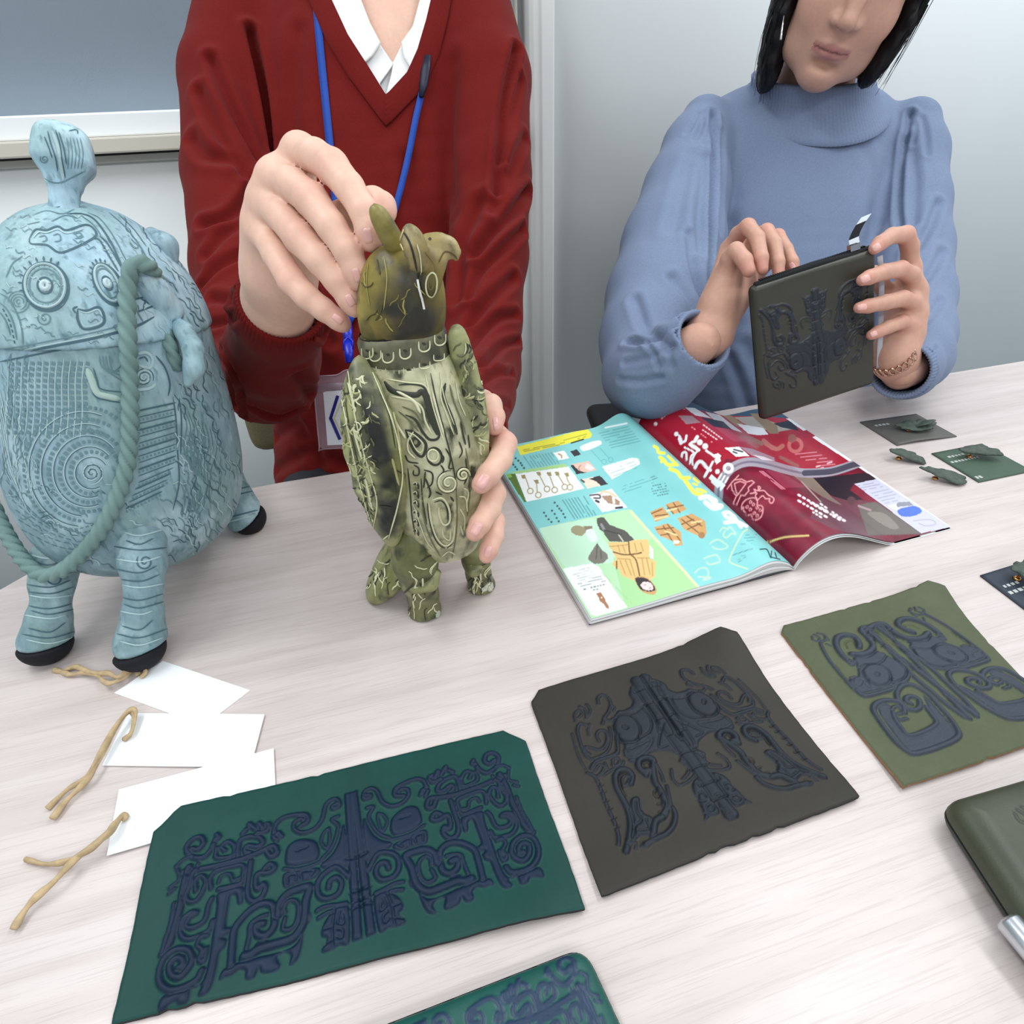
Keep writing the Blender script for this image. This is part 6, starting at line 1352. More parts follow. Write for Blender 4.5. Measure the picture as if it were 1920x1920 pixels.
def head_mesh(R, F_, U, o, h, lip, base, male=False):
    """a head with face; local x = right in the picture, y = out of the face, z = up"""
    L = lambda x, y, z: o+R*x+F_*y+U*z; M = np.stack([R, F_, U], 1)
    v = Vol(o-.17, o+.17, h)
    v.ell(L(0, -.014, .034), (.0735, .092, .077), M, .01); v.ell(L(0, .012, -.018), (.0655, .078, .082), M, .02)
    v.ell(L(0, .030, -.064), (.0500, .050, .044), M, .025); v.ell(L(0, .062, -.0950), (.0190, .0150, .0150), M, .03)
    for s in (-1, 1):
        v.ell(L(s*.036, .054, -.020), (.025, .022, .028), M, .02); v.ell(L(s*.042, .022, -.070), (.018, .03, .024), M, .025)
        v.ell(L(s*.076, -.012, -.004), (.009, .019, .031), M, .005); v.ell(L(s*.081, -.008, -.004), (.004, .011, .02), M, .004, True)
    v.ell(L(0, .070, .044), (.050, .018, .012), M, .02)            # brow
    for s in (-1, 1): v.ell(L(s*.0315, .092, .022), (.019, .013, .0105), M, .012, True)
    for s in (-1, 1): v.ell(L(s*.0315, .0710, .0205), (.0135, .0125, .0105), M, .004)
    v.chain([L(0, .082, .034), L(0, .094, .004), L(0, .1035, -.017)], (.0058, .0072, .0098), .012); v.ell(L(0, .099, -.022), (.0095, .0085, .0075), M, .008)
    for s in (-1, 1): v.ell(L(s*.0128, .0895, -.0225), (.0078, .0092, .0072), M, .006)
    for s in (-1, 1): v.ell(L(s*.0068, .0975, -.0308), (.0034, .0044, .0030), M, .003, True)
    v.ell(L(0, .0815, -.040), (.0045, .009, .010), M, .006, True) if False else None
    v.chain([L(-.0235, .0745, -.0545), L(-.009, .0850, -.0515), L(0, .0850, -.0522), L(.009, .0850, -.0515), L(.0235, .0745, -.0545)], (.0022, .0036, .0034, .0036, .0022), .007)
    v.chain([L(-.021, .0745, -.0578), L(-.008, .0830, -.0612), L(.008, .0830, -.0612), L(.021, .0745, -.0578)], (.0022, .0044, .0044, .0022), .007)
    v.chain([L(-.0245, .0775, -.0555), L(-.009, .0895, -.0562), L(.009, .0895, -.0562), L(.0245, .0775, -.0555)], .0010, .0020, True)
    v.ell(L(0, .0785, -.0755), (.014, .006, .004), M, .012, True)
    V, Q = v.mesh(2); q = (V-o)@M
    col = np.repeat(lin(base)[None], len(V), 0)*(.95+.1*fbm(V, 70, 1)[:, None])
    def bl(c, w): 
        nonlocal col
        w = np.clip(w, 0, 1)[:, None]; col = col*(1-w)+lin(c)*w
    ch = sum(gauss(np.linalg.norm((q-(s*.04, .06, -.022)), axis=1), .022) for s in (-1, 1)); bl('CF917F', ch*.35)
    dz = q[:, 2]+.0565; lipw = (np.abs(q[:, 0]) < .025)*(q[:, 1] > .07)*sstep(.0115, .0085, np.abs(dz)+np.abs(q[:, 0])*.18); bl(lip, lipw*.7)
    bl('6A3F3C', (np.abs(q[:, 0]) < .022)*(q[:, 1] > .07)*sstep(.0016, .0008, np.abs(dz-.0005))*.8)
    bl('9C6A5C', gauss(np.linalg.norm((q-(0, .075, .006))*np.array([.2, 1, 1.2]), axis=1), .012)*.12)
    return V, Q, col, L, M

# ================================================================== the man in the red sweater
man = empty('person', (P(702, 900, .85)+FWD*.1)*np.array([1, 1, 0])+(0, 0, .45), 'person in a dark red V-neck sweater and white shirt holding the green owl figure', 'person')
M_red = mat('red_wool', '681714', rough=.92, spec=.12, noise=(500, .10), bump=(1500, .25, .0006), sheen=.04)
M_skin_m = skin_mat('skin_man')
rH = np.array([RIGHT[0], RIGHT[1], 0]); rH /= np.linalg.norm(rH); fH = np.array([-FWD[0], -FWD[1], 0]); fH /= np.linalg.norm(fH); uH = np.array([0, 0, 1.])
def torso(v, rows, k=.03):
    for i in range(len(rows)-1):
        for t in np.linspace(0, 1, 4, endpoint=(i == len(rows)-2)):
            y, x, a, f, d = [rows[i][j]*(1-t)+rows[i+1][j]*t for j in range(5)]; c = P(x, y, d)-fH*f; v.ell(c, (a*d/F_PX, f, .035), np.stack([rH, fH, uH], 1), k)
mrows = [(-75, 705, 120, .060, .80), (-30, 690, 215, .085, .790), (30, 676, 258, .10, .785), (120, 672, 262, .108, .785), (260, 682, 240, .11, .79), (420, 690, 226, .11, .80), (600, 696, 216, .112, .815), (760, 700, 214, .118, .835), (900, 702, 218, .122, .85), (1020, 702, 225, .125, .86)]
vs = Vol(P(300, 1000, .95)-(.05, .05, .05), P(1050, -120, .62)+(.1, .25, .08), .0036)
lo = np.minimum.reduce([P(300, 900, .9), P(1050, 900, .9), P(300, -100, .9), P(700, 500, .5)])-.06; hi = np.maximum.reduce([P(1060, 300, .95), P(300, -120, .95), P(1000, 900, 1.0)])+.12
vs = Vol(lo, hi, .0036)
torso(vs, mrows, .03)
def arm(v, pts, k=.012): v.chain([P(x, y, d) for x, y, d, r in pts], [r for x, y, d, r in pts], k)
armL = [(452, 40, .835, .060), (424, 150, .825, .057), (424, 330, .80, .052), (442, 500, .765, .051), (470, 620, .73, .051), (500, 705, .69, .051), (512, 660, .60, .043), (526, 590, .52, .036), (530, 566, .495, .034)]
armR = [(880, 40, .835, .060), (915, 150, .825, .056), (922, 330, .81, .051), (916, 480, .79, .050), (902, 600, .765, .050), (895, 690, .735, .050), (890, 740, .66, .042), (876, 800, .58, .036), (858, 850, .53, .033)]
arm(vs, armL); arm(vs, armR)
cutL = P(530, 566, .495)-P(512, 660, .60); cutL /= np.linalg.norm(cutL); cutR = P(858, 850, .53)-P(890, 740, .66); cutR /= np.linalg.norm(cutR)
mf = [('470,60 492,160 506,260 508,340', 13, 11), ('395,110 430,190 480,290 500,340', 14, 6), ('372,170 410,250 460,330', 16, 5), ('360,260 385,290 420,300', 20, 5), ('380,420 440,400 480,350 500,330', 16, 6), ('385,480 420,440 470,410', 14, 4), ('375,540 410,500 470,470', 14, 5), ('400,560 440,560 480,520', 16, 5), ('385,610 430,600 470,560', 12, 5), ('400,660 430,700 440,760', 10, 4), ('415,650 450,720 462,790', 9, 4), ('470,760 520,780 570,760', 14, 4),
      ('512,330 520,450 560,560 620,640', 18, 6), ('560,700 590,760 600,830', 20, 5), ('500,830 560,800 600,870', 18, 5),
      ('968,90 945,190 935,280 928,360', 12, 8), ('975,150 950,250 940,300', 12, 4), ('985,260 950,330 925,400', 14, 4), ('990,360 960,400 920,440 890,480', 14, 7), ('980,430 940,470 900,510 880,560', 12, 6), ('965,520 920,560 880,610', 14, 6), ('968,590 930,600 890,640 860,680', 12, 6), ('972,640 940,650 900,690', 10, 6), ('962,700 930,700 890,730', 10, 4), ('955,760 925,750 895,770', 10, 3),
      ('900,380 870,450 860,560', 20, 5), ('560,60 550,200 555,330', 24, 2.5), ('850,120 845,250 850,380', 26, 2.5), ('620,400 640,520 650,640', 26, 3), ('760,300 790,400 850,470', 26, 2.5), ('520,880 580,850 650,870', 16, 4)]
Vneck = np.array([(560, -160), (585, -70), (617, 0), (648, 67), (682, 122), (722, 184), (733, 180), (767, 139), (787, 95), (803, 40), (812, 0), (830, -70), (860, -160)], float)
def keepm(V):
    q = proj(V); inV = in_poly(q[:, 0], q[:, 1], Vneck) & (q[:, 2] < .90) & (q[:, 2] > .70)
    top = (q[:, 1] < -105) & (np.abs(q[:, 0]-705) < 110) & (q[:, 2] < .96)
    return ~inV & ~top & (((V-P(530, 566, .495))@cutL) < .0) & (((V-P(858, 850, .53))@cutR) < .0)
probe, mV, mQ, _c = garment('sweater_probe', vs, None, None, [(l, w, d_*1.45) for l, w, d_ in mf], 3, .0015, 3, keep=keepm)
bpy.data.objects.remove(probe)
swt = mesh('sweater', mV, mQ, M_red, man); swt['label'] = 'dark red V-neck sweater'; md = swt.modifiers.new('thick', 'SOLIDIFY'); md.thickness = .003; md.offset = -1
full = Caster(*vs.mesh(3))                                          # torso surface without the opening
# neck band of the sweater
band_in = [(590, -70), (623, 0), (653, 65), (687, 118), (724, 178), (763, 135), (782, 92), (798, 38), (807, 0), (825, -70)]
band_out = [(545, -70), (580, 0), (615, 80), (655, 145), (724, 238), (795, 165), (822, 105), (838, 45), (846, 0), (866, -70)]
bi, bo = resample(np.array(band_in, float), 9), None
nb = 64; bi = np.array(band_in, float); bo = np.array(band_out, float); si = np.linspace(0, 1, len(bi)); ss = np.linspace(0, 1, nb)
BI = np.stack([np.interp(ss, si, bi[:, k]) for k in (0, 1)], 1); BO = np.stack([np.interp(ss, si, bo[:, k]) for k in (0, 1)], 1); NV = []
for i in range(nb):
    for j, t in enumerate(np.linspace(0, 1, 13)):
        x, y = BI[i]*(1-t)+BO[i]*t; h = full.at(x, y); h = h if h is not None else P(x, y, .80); r = ray(x, y); NV.append(h-r/np.linalg.norm(r)*(.0042*math.sin(math.pi*min(1, .12+.88*t))**.5+.0007*math.cos(j*math.pi)))
o = mesh('neck_band', NV, grid_faces(nb, 13), M_red, swt); o.modifiers.new('thick', 'SOLIDIFY').thickness = .003
# cuffs
def cuff(c0, c1, r0, r1, m_, par, n=4, ribs=64):
    ax = (c1-c0)/np.linalg.norm(c1-c0); u = np.cross(ax, (0, 0, 1)); u /= np.linalg.norm(u); v = np.cross(u, ax); pts = []
    for t, k in ((0, 1.0), (.25, 1.04), (.6, 1.03), (.95, 1.0), (1.0, .93), (.93, .86), (.3, .84)): r = (r0+(r1-r0)*t)*k; pts.append((c0+(c1-c0)*t, r, r, u, v))
    return ribbed_ring('cuff', pts, 0, 0, m_, par, ribs)
cuff(P(522, 606, .535), P(530, 562, .490), .0365, .0345, M_red, swt); cuff(P(872, 812, .57), P(856, 856, .525), .0355, .0335, M_red, swt)
# ---- shirt: front and collar
M_shirt = mat('white_cotton', 'E9E9E8', rough=.8, noise=(30, .03), bump=(900, .15, .0004))
sh = patch(full, [(560, -150), (600, -60), (617, 0), (648, 67), (682, 122), (722, 190), (733, 188), (770, 139), (790, 95), (806, 40), (815, 0), (840, -150), (791, -60), (789, 0), (773, 52), (753, 82), (736, 118), (712, 84), (694, 46), (672, 0), (660, -60)], -.012, .0015, M_shirt, 'shirt', man, 60)
sh['label'] = 'white shirt'
for nm, pl, of in (('placket', [(680, 116), (713, 84), (738, 122), (712, 158), (724, 184), (700, 150)], -.004), ('placket', [(774, 134), (756, 80), (738, 116), (734, 140), (722, 186), (748, 164)], -.001),
                   ('collar', [(606, -58), (612, -3), (645, 66), (681, 121), (700, 104), (714, 82), (694, 44), (673, -10), (662, -58)], .003), ('collar', [(824, -58), (816, -3), (793, 92), (772, 132), (757, 108), (753, 80), (774, 50), (790, -10), (796, -58)], .003)):
    patch(full, pl, of, .0016, M_shirt, nm, sh, 34, False)
ribbed_ring('collar', [(P(734, py_, .868), rr0, rr0*.98, rH, fH-uH*.45) for py_, rr0 in ((-15, .072), (-55, .068), (-75, .066), (-78, .064), (-50, .0635))], 0, 0, M_shirt, sh, 12, .0)
# ---- body: neck, head, trunk, hands
MB_ = Body(); SK = 'E0B7A2'
nk = Vol(P(640, 260, .9)-.05, P(850, -260, .8)+.1, .0032)
nk = Vol(np.minimum(P(620, 220, .95), P(620, 220, .75))-.08, np.maximum(P(860, -260, .95), P(860, -260, .75))+.08, .0032)
nk.cone(P(738, 190, .870), P(736, 60, .862), .066, .060, .01); nk.cone(P(736, 60, .862), P(733, -170, .865), .060, .056, .02)
for s in (-1, 1): nk.cone(P(742+s*10, 120, .797), P(735+s*62, -120, .845), .0035, .006, .012)
V, Q = nk.mesh(2); MB_.add(V, Q, skin_col(V, 'B98D7A', [], []))
tv = Vol(lo, hi, .006); torso(tv, [(y, x, a*.93, f*.9, d+.012) for y, x, a, f, d in mrows[1:]], .03)
for c in (armL, armR): tv.chain([P(x, y, d) for x, y, d, r in c], [r*.72 for x, y, d, r in c], .012)
V, Q = tv.mesh(1); MB_.add(V, Q, skin_col(V, SK, [], []))
hm = P(722, -330, .80); mR, mF, mU = head_axes(.10, .25, .04, hm); hV_, hQ_, hC_, mL, mM = head_mesh(mR, mF, mU, hm, .003, 'B87468', 'D3A58F'); MB_.add(hV_, hQ_, hC_)
# right hand (left in the picture): back of the hand to us, fingertips pinching the horn of the lid
dH = gd(420)
I_ = spx([(562, 285, .402, .0098), (590, 292, .386, .0094), (622, 312, .374, .0096), (655, 352, .368, .0084), (683, 398, .366, .0080), (692, 432, .367, .0074), (696, 452, .369, .0062)])
Md = spx([(516, 332, .408, .0100), (548, 346, .390, .0094), (583, 374, .377, .0097), (622, 425, .371, .0085), (652, 470, .372, .0080), (668, 508, .375, .0072), (673, 526, .377, .0060)])
Rg = spx([(498, 378, .416, .0098), (528, 405, .398, .0092), (562, 446, .385, .0094), (600, 488, .380, .0082), (632, 526, .382, .0077), (656, 562, .386, .0070), (664, 577, .388, .0058)])
Pk_ = spx([(492, 430, .425, .0092), (518, 478, .406, .0084), (548, 528, .395, .0084), (575, 556, .392, .0074), (606, 580, .394, .0068), (634, 600, .398, .0062), (643, 608, .400, .0052)])
Th = spx([(560, 430, .430, .0135), (615, 420, .412, .0115), (665, 396, .394, .0100), (700, 382, .384, .0098), (716, 388, .380, .0088), (722, 398, .379, .0072)])
wr = P(522, 580, .500); palm = []
for (q, r0), rw in ((I_[0], .016), (Md[0], .017), (Rg[0], .017), (Pk_[0], .015)): palm.append((wr+(q-wr)*.18, q, rw, r0*1.08))
palm += [(P(530, 600, .53), wr, .024, .024), (wr, P(525, 520, .462), .024, .020), (P(520, 500, .455), P(540, 360, .418), .016, .013), (P(510, 520, .46), P(505, 420, .432), .017, .012), (P(540, 540, .47), Th[0][0], .018, .015)]
allp = np.array([q for f in (I_, Md, Rg, Pk_, Th) for q, r in f]+[P(530, 600, .53)])
for f in (I_, Md, Rg, Pk_): f[:] = [(q, r*1.07) for q, r in f]
hv = hand_field(allp.min(0)-.03, allp.max(0)+.03, .0015, palm, [I_, Md, Rg, Pk_, Th], .014, .008)
V, Q = hv.mesh(2); jn = [(f[2][0], .011, .42) for f in (I_, Md, Rg, Pk_)]+[(f[0][0], .012, .15) for f in (I_, Md, Rg, Pk_)]+[(f[4][0], .008, .15) for f in (I_, Md, Rg, Pk_)]; tp = [(f[-1][0], .010, .42) for f in (I_, Md, Rg, Pk_, Th)]
N = normals(V, Q); dsp = np.zeros(len(V))
hc_ = Caster(V, Q)
for f in (I_, Md, Rg, Pk_):                                        # wrinkles over the middle joints, faint tendons
    j = f[2][0]; ax = f[3][0]-f[1][0]; ax /= np.linalg.norm(ax)
    for o_ in (-.0028, 0, .0028): dsp -= .00035*gauss((V-j)@ax-o_, .0007)*gauss(np.linalg.norm(V-j, axis=1), .010)
    t_, _ = strokes_dist(V, [[wr+(f[0][0]-wr)*.45-ray(510, 420)*.014, f[0][0]-ray(510, 350)*.010]], .02); dsp += .0009*gauss(t_, .0045)
V = V+N*dsp[:, None]; MB_.add(V, Q, skin_col(V, SK, jn, tp)); hcR = Caster(V, Q)
# left hand: wrapped round the owl from behind, four fingers showing at its right side
dO = gd(860)
w0 = P(850, 850, .535)
A1 = spx([(880, 770, .520, .0095), (905, 752, .480, .0088), (920, 760, .455, .0084), (926, 782, .442, .0080), (927, 800, .437, .0064)])
A2 = spx([(878, 812, .522, .0098), (920, 806, .478, .0094), (946, 832, .450, .0092), (938, 862, .434, .0084), (916, 890, .425, .0079), (902, 908, .422, .0068)])
A3 = spx([(872, 850, .525, .0096), (905, 880, .482, .0090), (926, 926, .452, .0088), (918, 955, .440, .0080), (900, 982, .433, .0075), (890, 999, .431, .0064)])
A4 = spx([(868, 885, .530, .0090), (902, 930, .490, .0082), (927, 978, .462, .0079), (926, 1005, .452, .0072), (917, 1030, .447, .0067), (912, 1043, .446, .0055)])
A5 = spx([(830, 800, .52, .012), (790, 770, .49, .010), (760, 765, .475, .009)])
palm = [(w0, f[0][0], .017, .0115) for f in (A1, A2, A3, A4)]+[(P(862, 838, .56), w0, .024, .023), (w0, A5[0][0], .017, .013)]
allp = np.array([q for f in (A1, A2, A3, A4, A5) for q, r in f]+[P(865, 830, .56)])
hv = hand_field(allp.min(0)-.03, allp.max(0)+.03, .0015, palm, [A1, A2, A3, A4, A5], .012, .007)
V, Q = hv.mesh(2); MB_.add(V, Q, skin_col(V, SK, [(f[2][0], .011, .3) for f in (A2, A3, A4)], [(f[-1][0], .012, .5) for f in (A1, A2, A3, A4)])); hcL = Caster(V, Q)
man_body = MB_.build(M_skin_m, man)
M_nail = mat('fingernail', 'DDAAA0', rough=.28, spec=.5)
for c, al, w, l in (((690, 442), (4, 22), 19, 34), ((669, 516), (6, 20), 16, 32), ((657, 563), (10, 18), 17, 28), ((634, 598), (14, 11), 16, 26)): nail(hcR, c, al, w, l, M_nail, man_body)
for c, al, w, l in (((930, 795), (3, 20), 13, 30), ((905, 903), (-10, 17), 25, 34), ((893, 992), (-9, 16), 22, 30), ((915, 1035), (-4, 15), 15, 26)): nail(hcL, c, al, w, l, M_nail, man_body)
# hair (above the picture)
hvv = Vol(hm-.16, hm+.17, .004); hvv.ell(mL(0, -.02, .042), (.082, .100, .084), mM, .01); hvv.ell(mL(0, .075, -.03), (.068, .06, .085), mM, .01, True); hvv.half(mL(0, -.02, -.045), -mU)
V, Q = hvv.mesh(1); V = V+normals(V, Q)*(.003*(fbm((V-hm)@mM*np.array([1, 1, .2]), 160, 2)-.5))[:, None]; mesh('hair', V, Q, mat('black_hair', '14110F', rough=.4, spec=.5), man)
# trousers and shoes under the table
vt_ = Vol((-.45, .2, 0), (.5, 1.2, .72), .01); hipc = P(702, 900, .85)-fH*.13; M_tro = mat('dark_trousers', '25262C', rough=.9)
def legs_of(name, hx, hy, m_, par, shoe):
    v = Vol((hx-.3, hy-.75, 0), (hx+.3, hy+.2, .75), .009)
    for s in (-1, 1):
        hip, knee, ank = np.array([hx+s*.09, hy, .552]), np.array([hx+s*.12, hy-.40, .575]), np.array([hx+s*.13, hy-.33, .10]); v.chain([hip, knee], (.085, .062), .03); v.chain([knee, ank], (.06, .045), .02)
    v.ell((hx, hy+.02, .575), (.17, .13, .11), None, .04)
    o = mesh(name, *v.mesh(1)[:1], v.mesh(1)[1], m_, par)
    for s in (-1, 1):
        v = Vol((hx+s*.13-.07, hy-.56, 0), (hx+s*.13+.07, hy-.2, .16), .006); v.chain([(hx+s*.13, hy-.31, .045), (hx+s*.135, hy-.47, .032)], (.043, .036), .02); v.half((0, 0, .002), (0, 0, -1)); q = v.mesh(1); mesh('shoe', q[0], q[1], shoe, par)
legs_of('trousers', hipc[0], hipc[1]+.02, M_tro, man, mat('black_shoe', '131314', rough=.4))
# ---- lanyard with badge
M_lan = mat('blue_lanyard', '14449E', rough=.7, noise=(700, .15))
lan = empty('lanyard', full.at(650, 700), 'blue neck lanyard carrying a clear badge holder over the red sweater', 'lanyard')
swc = Caster(mV, mQ)
def onsw(x, y, off=.004): h = full.at(x, y); h = h if h is not None else P(x, y, .79); r = ray(x, y); return h-r/np.linalg.norm(r)*off
def strap(pts, w, name, m_, par, off=.0035):
    q = resample(spline(np.array(D(pts)), 6), 6); V = []; tg = np.gradient(q, axis=0); tg /= np.linalg.norm(tg, axis=1)[:, None]; sd = np.stack([-tg[:, 1], tg[:, 0]], 1)
    for (x, y), s in zip(q, sd): a, b = onsw(*(np.array([x, y])-s*w/2), off), onsw(*(np.array([x, y])+s*w/2), off); V += [a, b]
    o = mesh(name, V, [(2*i, 2*i+1, 2*i+3, 2*i+2) for i in range(len(q)-1)], m_, par); o.modifiers.new('thick', 'SOLIDIFY').thickness = .0012; return o
strap('588,-58 591,-20 594,20 602,110 610,190 620,290 632,400 645,500 650,600', 14, 'strap', M_lan, lan)
strap('821,-58 818,-20 814,20 806,90 796,150 780,220 764,300 744,380 725,440 700,520 662,590 652,606', 12, 'strap', M_lan, lan, .0055)
v, f = tube([onsw(802, 105, .008), onsw(798, 130, .009), onsw(794, 158, .009), onsw(790, 182, .008)], [.005, .0068, .0062, .0035], 12, flat=(1, .5)); mesh('breakaway_clasp', v, f, mat('navy_clasp', '12172E', rough=.5), lan)
M_clip = mat('blue_plastic_clip', '1426B0', rough=.3)
bd = .735                                                          # the badge swings clear of the body
def BP(x, y, e=0): return P(x, y, bd+e)
v, f = tube([P(652, 598, .755), P(652, 620, .748), P(653, 640, .742)], [.0045, .006, .0055], 12, flat=(1, .5)); mesh('clip', v, f, M_clip, lan)
v, f = tube([P(653, 636, .741), P(654, 662, .738), P(655, 680, .737)], [.0060, .0056, .0042], 12, flat=(1, .45)); mesh('clip', v, f, M_clip, lan)
v, f = tube([P(645, 656, .739), P(645, 640, .739), P(653, 632, .739), P(661, 640, .739), P(661, 656, .739)], .0016, 8); mesh('clip', v, f, M_clip, lan)
hold = [(588, 716), (592, 708), (602, 705), (632, 703), (648, 694), (672, 694), (690, 704), (716, 706), (722, 714), (732, 826), (726, 834), (606, 842), (599, 838)]
M_clear = mat('clear_vinyl', 'B9A8B4', rough=.12, alpha=.20)
V = np.array([BP(x, y, e) for e in (0, .0012) for x, y in hold]); n = len(hold); o = mesh('badge_holder', V, [tuple(range(n))[::-1], tuple(range(n, 2*n))]+[(i, (i+1) % n, n+(i+1) % n, n+i) for i in range(n)], M_clear, lan, False)
hb = resample(spline(np.array([BP(x, y, -.0004) for x, y in hold]), 3, True), .004); v, f = tube(np.concatenate([hb, hb[:1]]), .0008, 6, cap=False); mesh('welded_rim', v, f, mat('vinyl_rim', 'A48F9C', rough=.25, alpha=.55), o)
v, f = tube([BP(590, 728), BP(640, 724), BP(722, 720)], .0045, 10, flat=(1, .3), up=-FWD); mesh('top_fold', v, f, mat('vinyl_fold', '9C8C98', rough=.2, alpha=.35), o)
cd = [(606, 736), (610, 734), (716, 726), (722, 830), (614, 835)]; V = np.array([BP(x, y, e) for e in (.0002, .0008) for x, y in cd]); n = len(cd)
cdo = mesh('badge_card', V, [tuple(range(n)), tuple(range(n, 2*n))[::-1]]+[(i, (i+1) % n, n+(i+1) % n, n+i) for i in range(n)], mat('badge_card', 'D6DADF', rough=.5), o, False)
def bar(p, w, c, nm): 
    V, Fq = [], []
    for (x0, y0), (x1, y1) in zip(p[:-1], p[1:]):
        t = np.array([x1-x0, y1-y0], float); t /= np.linalg.norm(t); s = np.array([-t[1], t[0]])*w/2; b = len(V); a0, a1 = np.array([x0, y0])-t*w*.2, np.array([x1, y1])+t*w*.2
        V += [BP(*(a0-s), -.0003), BP(*(a1-s), -.0003), BP(*(a1+s), -.0003), BP(*(a0+s), -.0003)]; Fq.append((b, b+1, b+2, b+3))
    mesh(nm, V, Fq, mat(nm, c, rough=.5), o, False)
bar([(633, 743), (620, 784), (637, 823)], 6.0, '15166A', 'printed_chevron'); bar([(643, 745), (627, 784), (645, 822)], 2.2, 'B9B27A', 'printed_line')
# ---- chair
def chair(cx, cy, yaw, m_, label, bw=.245):
    t = empty('office_chair', (cx, cy, 0), label, 'chair'); c, s = math.cos(yaw), math.sin(yaw); Rm = np.array([[c, -s, 0], [s, c, 0], [0, 0, 1]])
    def rb(name, ctr, half, rr, h=.008, rot=None):
        q = np.array(ctr); v = Vol((-.35, -.35, 0), (.35, .45, 1.0), h); v.rbox(q, half, rr, rot); V, Q = v.mesh(2); return mesh(name, V@Rm.T+(cx, cy, 0), Q, m_, t)
    rb('seat', (0, 0, .42), (.235, .225, .035), .03); rb('backrest', (0, .235, .68), (bw, .028, .17), .026)
    M_ = mat('chair_frame', '2A2B2D', rough=.4, metal=.3)
    for p, nm, r in (([(0, .2, .40), (0, .29, .45), (0, .275, .62)], 'back_support', .014), ([(0, 0, .06), (0, 0, .39)], 'gas_column', .025)): v, f = tube(np.array(p)@Rm.T+(cx, cy, 0), r, 12); mesh(nm, v, f, M_, t)
    for k in range(5):
        a = 2*math.pi*k/5; e = np.array([.26*math.cos(a), .26*math.sin(a), .065]); v, f = tube(np.array([(0, 0, .085), e])@Rm.T+(cx, cy, 0), [.022, .015], 10); mesh('leg', v, f, M_, t)
        v, f = tube(np.array([e+(-.012*math.sin(a), .012*math.cos(a), -.037), e+(.012*math.sin(a), -.012*math.cos(a), -.037)])@Rm.T+(cx, cy, 0), .027, 14); mesh('caster_wheel', v, f, M_, t)
    return t, Rm
chair(hipc[0], hipc[1]+.03, .0, mat('khaki_fabric', '6B6248', rough=.95, noise=(400, .2)), 'khaki fabric office chair behind the person in the red sweater')

# ================================================================== the woman in the blue sweater
wom = empty('person', (P(1518, 780, .97)-fH*.13)*np.array([1, 1, 0])+(0, 0, .45), 'person with a black bob in a pale blue mock-neck sweater holding the leather pouch', 'person')
M_bl = mat('blue_knit', '77859F', rough=.9, spec=.15, noise=(420, .09), bump=(1300, .25, .0006), sheen=.06)
M_skin_w = skin_mat('skin_woman'); SKW = 'C79A86'
wrows = [(196, 1530, 100, .050, .965), (212, 1528, 165, .070, .950), (250, 1524, 212, .088, .945), (320, 1520, 216, .098, .94), (420, 1520, 212, .104, .94), (540, 1518, 210, .106, .945), (660, 1518, 212, .110, .955), (780, 1518, 216, .115, .97), (900, 1518, 220, .12, .98)]
lo = np.minimum.reduce([P(1100, 900, 1.0), P(1800, 900, 1.0), P(1130, 100, .95), P(1150, 700, .62), P(1780, 700, .62)])-.07; hi = np.maximum.reduce([P(1800, 300, 1.05), P(1300, 60, 1.05), P(1800, 900, 1.1), P(1130, 700, 1.0)])+.15
vw = Vol(lo, hi, .0036); torso(vw, wrows, .025)
wL = [(1322, 232, .985, .040), (1306, 280, .975, .052), (1286, 360, .955, .064), (1262, 460, .92, .074), (1240, 560, .875, .076), (1222, 640, .83, .069), (1214, 700, .79, .056), (1232, 705, .755, .050), (1266, 678, .725, .043), (1300, 650, .70, .036), (1318, 638, .69, .033)]
wR = [(1712, 236, .985, .040), (1712, 290, .98, .047), (1712, 380, .965, .049), (1712, 470, .94, .051), (1714, 560, .89, .050), (1716, 630, .83, .046), (1712, 668, .775, .042), (1700, 690, .735, .034), (1690, 694, .72, .031)]
arm(vw, wL, .014); arm(vw, wR, .014)
cwL = P(1318, 638, .69)-P(1266, 678, .725); cwL /= np.linalg.norm(cwL); cwR = P(1690, 694, .72)-P(1712, 668, .775); cwR /= np.linalg.norm(cwR)
